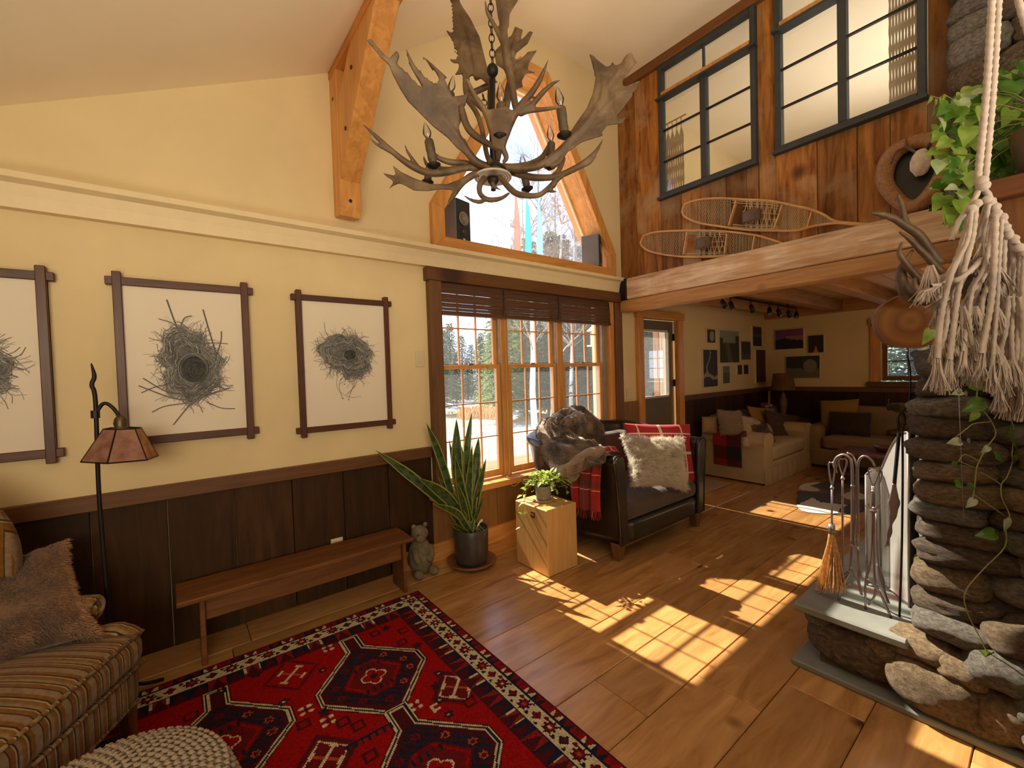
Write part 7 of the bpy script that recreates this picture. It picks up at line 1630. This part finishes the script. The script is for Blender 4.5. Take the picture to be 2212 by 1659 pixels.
# ---------------- track lights under the loft
tk = thing('track_light', 'black track of small spotlights under the loft ceiling', 'lamp', (6.0, 2.42, 2.42))
MB().box(4.9, 7.2, 2.41, 2.435, 2.30, 2.32).build('track', M['darkiron'], tk)
for x in (5.1, 6.9): MB().box(x, x+.015, 2.415, 2.43, 2.32, 2.43).build('stem', M['darkiron'], tk)
for i, (px_, ax, ay) in enumerate([(1560, .7, .4), (1578, .1, .5), (1622, .6, -.2), (1662, -.5, .4), (1680, .4, .4), (1702, .5, .2), (1720, -.6, .2)]):
    p = onY(px_, 660, 2.42); p.z = 2.24; d = Vector((ax, -.15-ay*.2, -1)).normalized()
    MB().tube([(p.x, 2.42, 2.30), (p.x, 2.42, 2.245)], .006, 6).build('arm', M['darkiron'], tk)
    m_ = MB(); m_.tube([p-d*.01, p+d*.085], [.022, .032], 12); hd = m_.build('lamp_head', M['darkiron'], tk, smooth=True)
    MB().tube([p+d*.082, p+d*.088], .028, 12).build('lens', plain('chrome_lens', (.6, .58, .55), .15, .7) if 'chrome_lens' not in bpy.data.materials else bpy.data.materials['chrome_lens'], hd)
sdm = MB().lathe([(0, -.03), (.05, -.028), (.06, 0), (.06, .02), (0, .02)], (4.55, 2.48, 2.40), 20)
tag(sdm.build('smoke_detector', M['white'], smooth=True), 'small round white smoke detector under the loft by the back door', 'detector')

# ---------------- small pictures of the den
pm = vcol('printed_canvas', .6)
def canvas(name, lab, pl, a0, a1, z0, z1, fn, n=26):
    dpt = .028; t = thing(name, lab, 'picture', (((a0+a1)/2, 3.15, z0) if pl == 'Y' else (8.05, (a0+a1)/2, z0)), 'small photo canvases in the den'); cols = lambda u, v: tuple(1.9*q for q in fn(u, v))
    if pl == 'Y':
        MB().box(a0, a1, 3.15-dpt, 3.15, z0, z1).build('canvas', M['paper'], t); MB().grid(lambda u, v: (a0+.006+(a1-a0-.012)*u, 3.15-dpt-.001, z0+.006+(z1-z0-.012)*v), n, n, cols=cols).build('print', pm, t)
    else:
        MB().box(8.05-dpt, 8.05, a0, a1, z0, z1).build('canvas', M['paper'], t); MB().grid(lambda u, v: (8.05-dpt-.001, a1-.004-(a1-a0-.008)*u, z0+.004+(z1-z0-.008)*v), n, n, cols=cols).build('print', pm, t)
nz2 = lambda u, v, s: noise.noise(Vector((u*s, v*s, s)))
dk_ = (.018, .016, .014)
canvas('small_canvas', 'small canvas with a pale oval, top left of the den picture cluster', 'Y', 5.98, 6.22, 1.83, 2.03, lambda u, v: (.16, .20, .15) if ((u-.58)/.28)**2+((v-.5)/.38)**2 < 1 else (.03, .012, .01))
canvas('small_canvas', 'largest canvas of the cluster, river valley under pale sky', 'Y', 6.34, 6.96, 1.54, 2.03, lambda u, v: (.14, .16, .13) if v > .60+.25*max(0, nz2(u, .2, 5)) + (.25 if u > .82 else 0)+(.15 if u < .15 else 0) else ((.06, .05, .035) if abs(u-.45+.3*(v-.3)) < .12 else (.022, .020, .012)))
canvas('small_canvas', 'dusky canvas right of the river valley picture', 'Y', 7.02, 7.36, 1.58, 1.88, lambda u, v: (.05, .045, .055) if v < .3 else (.022, .03, .028))
canvas('small_canvas', 'dark horizontal-banded canvas at the top near the room corner', 'Y', 7.44, 7.78, 1.80, 2.13, lambda u, v: (.05, .05, .05) if abs(v-.55) < .06 else (.018, .018, .018))
canvas('small_canvas', 'tall canvas of a pale bare tree trunk', 'Y', 5.86, 6.27, 1.20, 1.74, lambda u, v: (.17, .15, .12) if (abs(u-(.25+.25*max(0, v-.25)+.08*math.sin(v*9))) < .07-.04*v and v > .28) or (abs(v-.28-.05*math.sin(u*6)) < .05) else dk_)
canvas('small_canvas', 'narrow blue landscape canvas below the river valley picture', 'Y', 6.42, 6.64, 1.23, 1.50, lambda u, v: (.07, .10, .13) if v > .6 else (.05, .055, .04))
canvas('small_canvas', 'tiny dark canvas, left of a pair', 'Y', 6.89, 7.05, 1.35, 1.51, lambda u, v: (.03, .014, .012), 4)
canvas('small_canvas', 'tiny dark canvas, right of a pair', 'Y', 7.10, 7.27, 1.35, 1.51, lambda u, v: (.016, .013, .012), 4)
canvas('small_canvas', 'tall dark red-brown canvas nearest the corner', 'Y', 7.55, 7.92, 1.20, 1.75, lambda u, v: (.035, .014, .010), 6)
canvas('sunset_print', 'purple mountain sunset print on the far den wall', 'X', 2.59, 3.01, 1.74, 2.07, lambda u, v: (.012, .011, .022) if v < .55-.25*abs(u-.35)+.05*nz2(u, v, 8) else ((.20, .09, .10) if (v < .68 and u > .4) else (.10+.05*nz2(u, v*3, 5), .04, .14)), 36)
canvas('campfire_print', 'small square print of a campfire at night', 'X', 2.315, 2.53, 1.66, 1.94, lambda u, v: (.35, .10, .02) if abs(u-.5) < .16*(1-v/.42) and v < .42 else (.016, .010, .008))
canvas('river_print', 'grey print of a round river boulder above the den sofa', 'X', 2.37, 2.85, 1.26, 1.62, lambda u, v: (.13, .115, .095) if ((u-.72)/.2)**2+((v-.55)/.3)**2 < 1 else ((.085, .08, .07) if v < .45+.1*nz2(u, v, 6) else (.02, .022, .018)), 36)

# ---------------- slipcovered sofa with the check blanket
M['canvas'] = plain('cream_slipcover', (.52, .40, .23), .85, var=.06, scale=8, bmp=.15)
sf1 = thing('sofa', 'cream slipcovered sofa under the small pictures in the den', 'sofa', (6.5, 2.7, 0))
rbox(5.72, 7.30, 2.28, 3.08, .02, .26, .02, 0, 10).build('skirt_base', M['canvas'], sf1, smooth=True, weld=True)
for xa in (5.70, 7.06):
    m_ = MB(); prof_ = [(0, .02), (0, .47), (-.025, .53), (.0, .60), (.07, .635), (.17, .635), (.25, .60), (.27, .54), (.25, .46), (.25, .02)]
    m_.grid(lambda u, v: (lambda k: (lambda i, g: (xa+prof_[i][0]*(1-g)+prof_[i+1][0]*g, 2.29+.78*u, prof_[i][1]*(1-g)+prof_[i+1][1]*g))(min(int(k), 8), k-min(int(k), 8)))(v*9), 10, 36); m_.build('arm', M['canvas'], sf1, smooth=True)
    MB().prism([(xa+a, b_) for a, b_ in prof_], XZ, 2.275, 2.295).build('arm_front', M['canvas'], sf1, bevel=.006)
    MB().tube([(xa+a, 2.274, b_) for a, b_ in prof_[1:9]], .006, 5).build('piping', M['canvas'], sf1, smooth=True)
rbox(5.94, 7.08, 2.27, 2.92, .26, .45, .05, .03, 14).build('seat_cushion', M['canvas'], sf1, smooth=True, weld=True)
rbox(5.74, 7.26, 2.90, 3.08, .05, .74, .06, 0, 10).build('backrest', M['canvas'], sf1, smooth=True, weld=True)
m_ = MB(); m_.add([(5.695, 2.27, .20), (5.695, 2.27, .0), (5.73, 2.262, .0), (5.73, 2.262, .20)], [(0, 1, 2, 3)]); m_.grid(lambda u, v: (5.73+1.55*u, 2.262+.006*math.sin(u*60), .20*v), 60, 2); m_.build('skirt', M['canvas'], sf1, smooth=True)
def bcheck(u, v):
    a, b_ = int(u*2.0) % 2, int(v*3.2+.35) % 2; return [[(.085, .006, .008), (.012, .010, .012)], [(.33, .008, .010), (.085, .006, .008)]][b_][a]
cb = MB(); cb.grid(lambda u, v: (float(np.interp(v, [0, .14, .24, .32, .42, .52, .7, 1], [5.94, 5.80, 5.735, 5.682, 5.657, 5.668, 5.674, 5.676]))+.003*math.sin(u*9), 2.90-.36*u, float(np.interp(v, [0, .14, .24, .32, .42, .52, .7, 1], [.655, .660, .652, .614, .54, .45, .34, .19]))), 24, 40, cols=bcheck)
tag(cb.build('check_blanket', M['cloth'], smooth=True, solid=.008), 'red and black buffalo check blanket folded over the cream sofa arm', 'blanket')
def quickpillow(name, cs, th, mt, lab, cols=None, fur=None, **k):
    t = thing(name, lab, 'pillow', tuple(sum((Vector(c) for c in cs), Vector())/4)); pillow('pillow_body', cs, th, mt, t, cols=cols, n=16, **k)
    if fur:
        m_ = MB(); fa, _ = pillow_fn(cs, th, 1, **k); fb, _ = pillow_fn(cs, th, -1, **k)
        cc = fur[2] if callable(fur[2]) else (lambda u, v, r: tuple(q*r.uniform(.7, 1.3) for q in fur[2]))
        strands(m_, fa, fur[0], fur[1], .002, random.Random(1), cols=cc); strands(m_, fb, fur[0]//2, fur[1], .002, random.Random(2), sgn=-1, cols=cc); m_.build('fur', mt, t, kind='stuff')
    return t
M['pill'] = vcol('pillow_cloth', .85, .15)
quickpillow('arm_cushion', [onY(1516, 934, 3.0), onY(1550, 938, 2.86), onY(1548, 900, 2.86), onY(1516, 900, 3.0)], .14, M['canvas'], 'small boxy cream cushion at the back of the sofa arm', pinch=.0)
quickpillow('fluffy_pillow', [onY(1556, 940, 2.74), onY(1606, 946, 2.56), onY(1600, 886, 2.62), onY(1548, 884, 2.78)], .17, M['fur_white'], 'fluffy white pillow inside the cream sofa arm', cols=lambda u, v: (.55, .45, .36), fur=(1800, .02, (.55, .45, .36)), pinch=.12)
cow = lambda u, v, r=None: (lambda k: (.50, .40, .30) if k > .12 else ((.13, .06, .025) if k > -.15 else (.06, .03, .018)))(nz2(u, v, 3.3)+.3*(.5-u))
quickpillow('cowhide_pillow', [onY(1606, 965, 2.46), onY(1682, 984, 2.34), onY(1664, 918, 2.50), onY(1594, 888, 2.66)], .14, M['pill'], 'brown and white cowhide pillow leaning against the fluffy white pillow', cols=cow, fur=(2200, .012, lambda u, v, r: tuple(q*r.uniform(.8, 1.2) for q in cow(u, v))), pinch=.08)
quickpillow('mustard_pillow', [onY(1640, 950, 2.70), onY(1700, 955, 2.66), onY(1672, 882, 2.82), onY(1612, 876, 2.86)], .12, M['pill'], 'mustard yellow pillow behind the brown fur pillow on the cream sofa', cols=lambda u, v: (.34, .19, .04))
quickpillow('brown_pillow', [onY(1668, 966, 2.52), onY(1746, 962, 2.46), onY(1730, 900, 2.66), onY(1650, 884, 2.72)], .15, M['pill'], 'dark brown fur pillow on the right half of the cream sofa', cols=lambda u, v: (.085, .042, .022), fur=(2500, .015, (.10, .05, .028)))
tb_ = MB(); tb_.grid(lambda u, v: (5.78+1.2*u, 3.02-.16*v+.02*math.sin(u*8), .78+.03*math.sin(u*9+v*3)-.10*v*v), 26, 8, cols=lambda u, v: (.14, .085, .05) if nz2(u, v, 5) > 0 else (.07, .04, .028))
tag(tb_.build('back_throw', M['pill'], smooth=True, solid=.03), 'brown throw draped along the back of the cream sofa', 'blanket')

# second sofa, dark corner
sf2 = thing('sofa', 'tan sofa in the dark corner against the far den wall', 'sofa', (7.6, 1.3, 0)); M['tan2'] = plain('tan_slipcover', (.26, .17, .08), .85, var=.08, scale=8)
rbox(7.22, 8.0, .35, 2.36, .03, .28, .03, 0, 10).build('base', M['tan2'], sf2, smooth=True, weld=True)
for a, b_ in ((.58, 1.34), (1.36, 2.12)): rbox(7.20, 7.84, a, b_, .28, .46, .05, .03, 10).build('seat_cushion', M['tan2'], sf2, smooth=True, weld=True); rbox(7.72, 7.92, a, b_, .44, .86, .06, 0, 10).build('back_cushion', M['tan2'], sf2, smooth=True, weld=True)
rbox(7.86, 8.0, .38, 2.32, .05, .80, .05, 0, 8).build('backrest', M['tan2'], sf2, smooth=True, weld=True)
for a, b_ in ((2.13, 2.36), (.35, .57)): rbox(7.24, 7.98, a, b_, .05, .60, .08, 0, 10).build('arm', M['tan2'], sf2, smooth=True, weld=True)
quickpillow('mustard_pillow', [(7.56, 2.24, .47), (7.50, 1.78, .47), (7.70, 1.80, .97), (7.74, 2.30, .93)], .14, M['pill'], 'mustard pillow standing in the left corner of the tan sofa', cols=lambda u, v: (.32, .18, .035))
quickpillow('brown_pillow', [(7.40, 2.12, .47), (7.34, 1.60, .47), (7.52, 1.62, .80), (7.56, 2.12, .78)], .15, M['pill'], 'dark brown shaggy pillow before the mustard pillow on the tan sofa', cols=lambda u, v: (.045, .022, .012), fur=(2500, .02, (.05, .025, .014)))
th2 = MB(); th2.grid(lambda u, v: (7.70+.10*math.sin(v*3)-.02, 1.5-.9*u, .90-.42*v+.02*math.sin(u*11)), 20, 12, cols=lambda u, v: (.09, .05, .025) if nz2(u*2, v, 3) > -.1 else (.16, .10, .05))
tag(th2.build('sofa_throw', M['pill'], smooth=True, solid=.03), 'brown throw over the back of the tan sofa', 'blanket')
# end table with basket lamp and magazines
et = thing('end_table', 'dark end table in the den corner behind the sofas', 'table', (7.62, 2.72, 0))
MB().box(7.34, 7.90, 2.46, 3.0, .58, .62).build('top', M['browntrimX'], et, bevel=.004)
for x in (7.37, 7.84):
    for y in (2.49, 2.94): MB().box(x, x+.04, y, y+.04, 0, .58).build('leg', M['browntrim'], et)
bl = thing('table_lamp', 'table lamp with brown basket shade in the den corner', 'lamp', (7.58, 2.74, .62))
MB().lathe([(0, 0), (.09, 0), (.09, .02), (.03, .05), (.05, .18), (.06, .28), (.03, .40), (.012, .44), (.012, .52), (0, .52)], (7.58, 2.74, .62), 20).build('base', M['browntrim'], bl, smooth=True)
m_ = MB(); m_.grid(lambda u, v: (7.58+(.165-.035*v+.004*math.cos(v*44))*math.cos(-2*PI*u), 2.74+(.165-.035*v+.004*math.cos(v*44))*math.sin(-2*PI*u), 1.09+.26*v), 40, 30); m_.build('basket_shade', plain('brown_basket', (.15, .065, .02), .7, var=.35, scale=50), bl, smooth=True, solid=.005)
r = random.Random(4)
for i, (c_, w, h, lb) in enumerate([((.30, .06, .03), .24, .27, 'tall magazine with orange-red cover, rear of the stack'), ((.35, .33, .30), .28, .24, 'magazine with pale title strip in front of the red one'), ((.12, .14, .14), .24, .22, 'magazine with grey photo cover at the front')]):
    q = MB().obox((7.42-.045*i+.08*(i), 2.93-.05*i, .62+h/2), (w, .012, h), Matrix.Rotation(math.radians(-12), 3, 'X')); tag(q.build('magazine', plain('cover_%s' % ['red', 'pale', 'grey'][i], c_, .35, var=.5, scale=14)), lb, 'magazine', 'magazines on the end table')
# coffee table, bowl, rugs
ct = thing('coffee_table', 'low dark coffee table before the tan sofa', 'table', (6.65, 1.2, 0))
MB().box(6.36, 6.98, .65, 1.76, .37, .40).build('top', M['benchw'], ct, bevel=.004)
for x in (6.40, 6.88):
    for y in (.70, 1.66): MB().box(x, x+.05, y, y+.05, 0, .37).build('leg', M['browntrim'], ct)
MB().box(6.40, 6.94, .70, 1.70, .12, .14).build('shelf', M['browntrimX'], ct)
bw = MB().lathe([(0, .0), (.05, .0), (.09, .05), (.11, .07), (.10, .07), (.05, .02), (0, .015)], (6.7, 1.34, .401), 20); tag(bw.build('wood_bowl', M['browntrim'], smooth=True), 'dark wooden bowl on the coffee table', 'bowl')
pts = []
for i in range(72):
    a = 2*PI*i/72; rr_ = 1+.16*math.cos(2*a)+.10*math.cos(4*a+.4)+.07*noise.noise(Vector((math.cos(a)*3, math.sin(a)*3, 1))); pts.append((5.98+.80*rr_*math.cos(a)*1.0, 1.52+.50*rr_*math.sin(a)))
def cowc(u, v):
    x, y = 5.98+.8*v*math.cos(2*PI*u), 1.52+.5*v*math.sin(2*PI*u); k = noise.noise(Vector((x*2.3+4, y*3.1, 1)))
    if (x < 5.52 and abs(y-1.56) < .16+.05*k) or ((x-6.15)**2/.1+(y-2.02)**2/.012 < 1): return (.62, .55, .46)
    return (.55, .48, .38) if k > .34 else ((.10, .045, .02) if k > .1 else (.032, .018, .012))
m_ = MB(); m_.grid(lambda u, v: (lambda i, g: (5.98+(pts[i % 72][0]*(1-g)+pts[(i+1) % 72][0]*g-5.98)*v, 1.52+(pts[i % 72][1]*(1-g)+pts[(i+1) % 72][1]*g-1.52)*v, .012-.006*v**6))(int(u*72) % 72, u*72-int(u*72)), 144, 30, cols=cowc)
tag(m_.build('cowhide_rug', M['pill'], smooth=True), 'dark brown and white cowhide rug on the den floor', 'rug')
tag(MB().box(4.80, 5.52, 2.60, 3.08, .001, .012).build('small_rug', plain('beige_rug', (.42, .32, .20), .95, var=.1, scale=60), bevel=.004), 'small beige rug by the back door', 'rug')
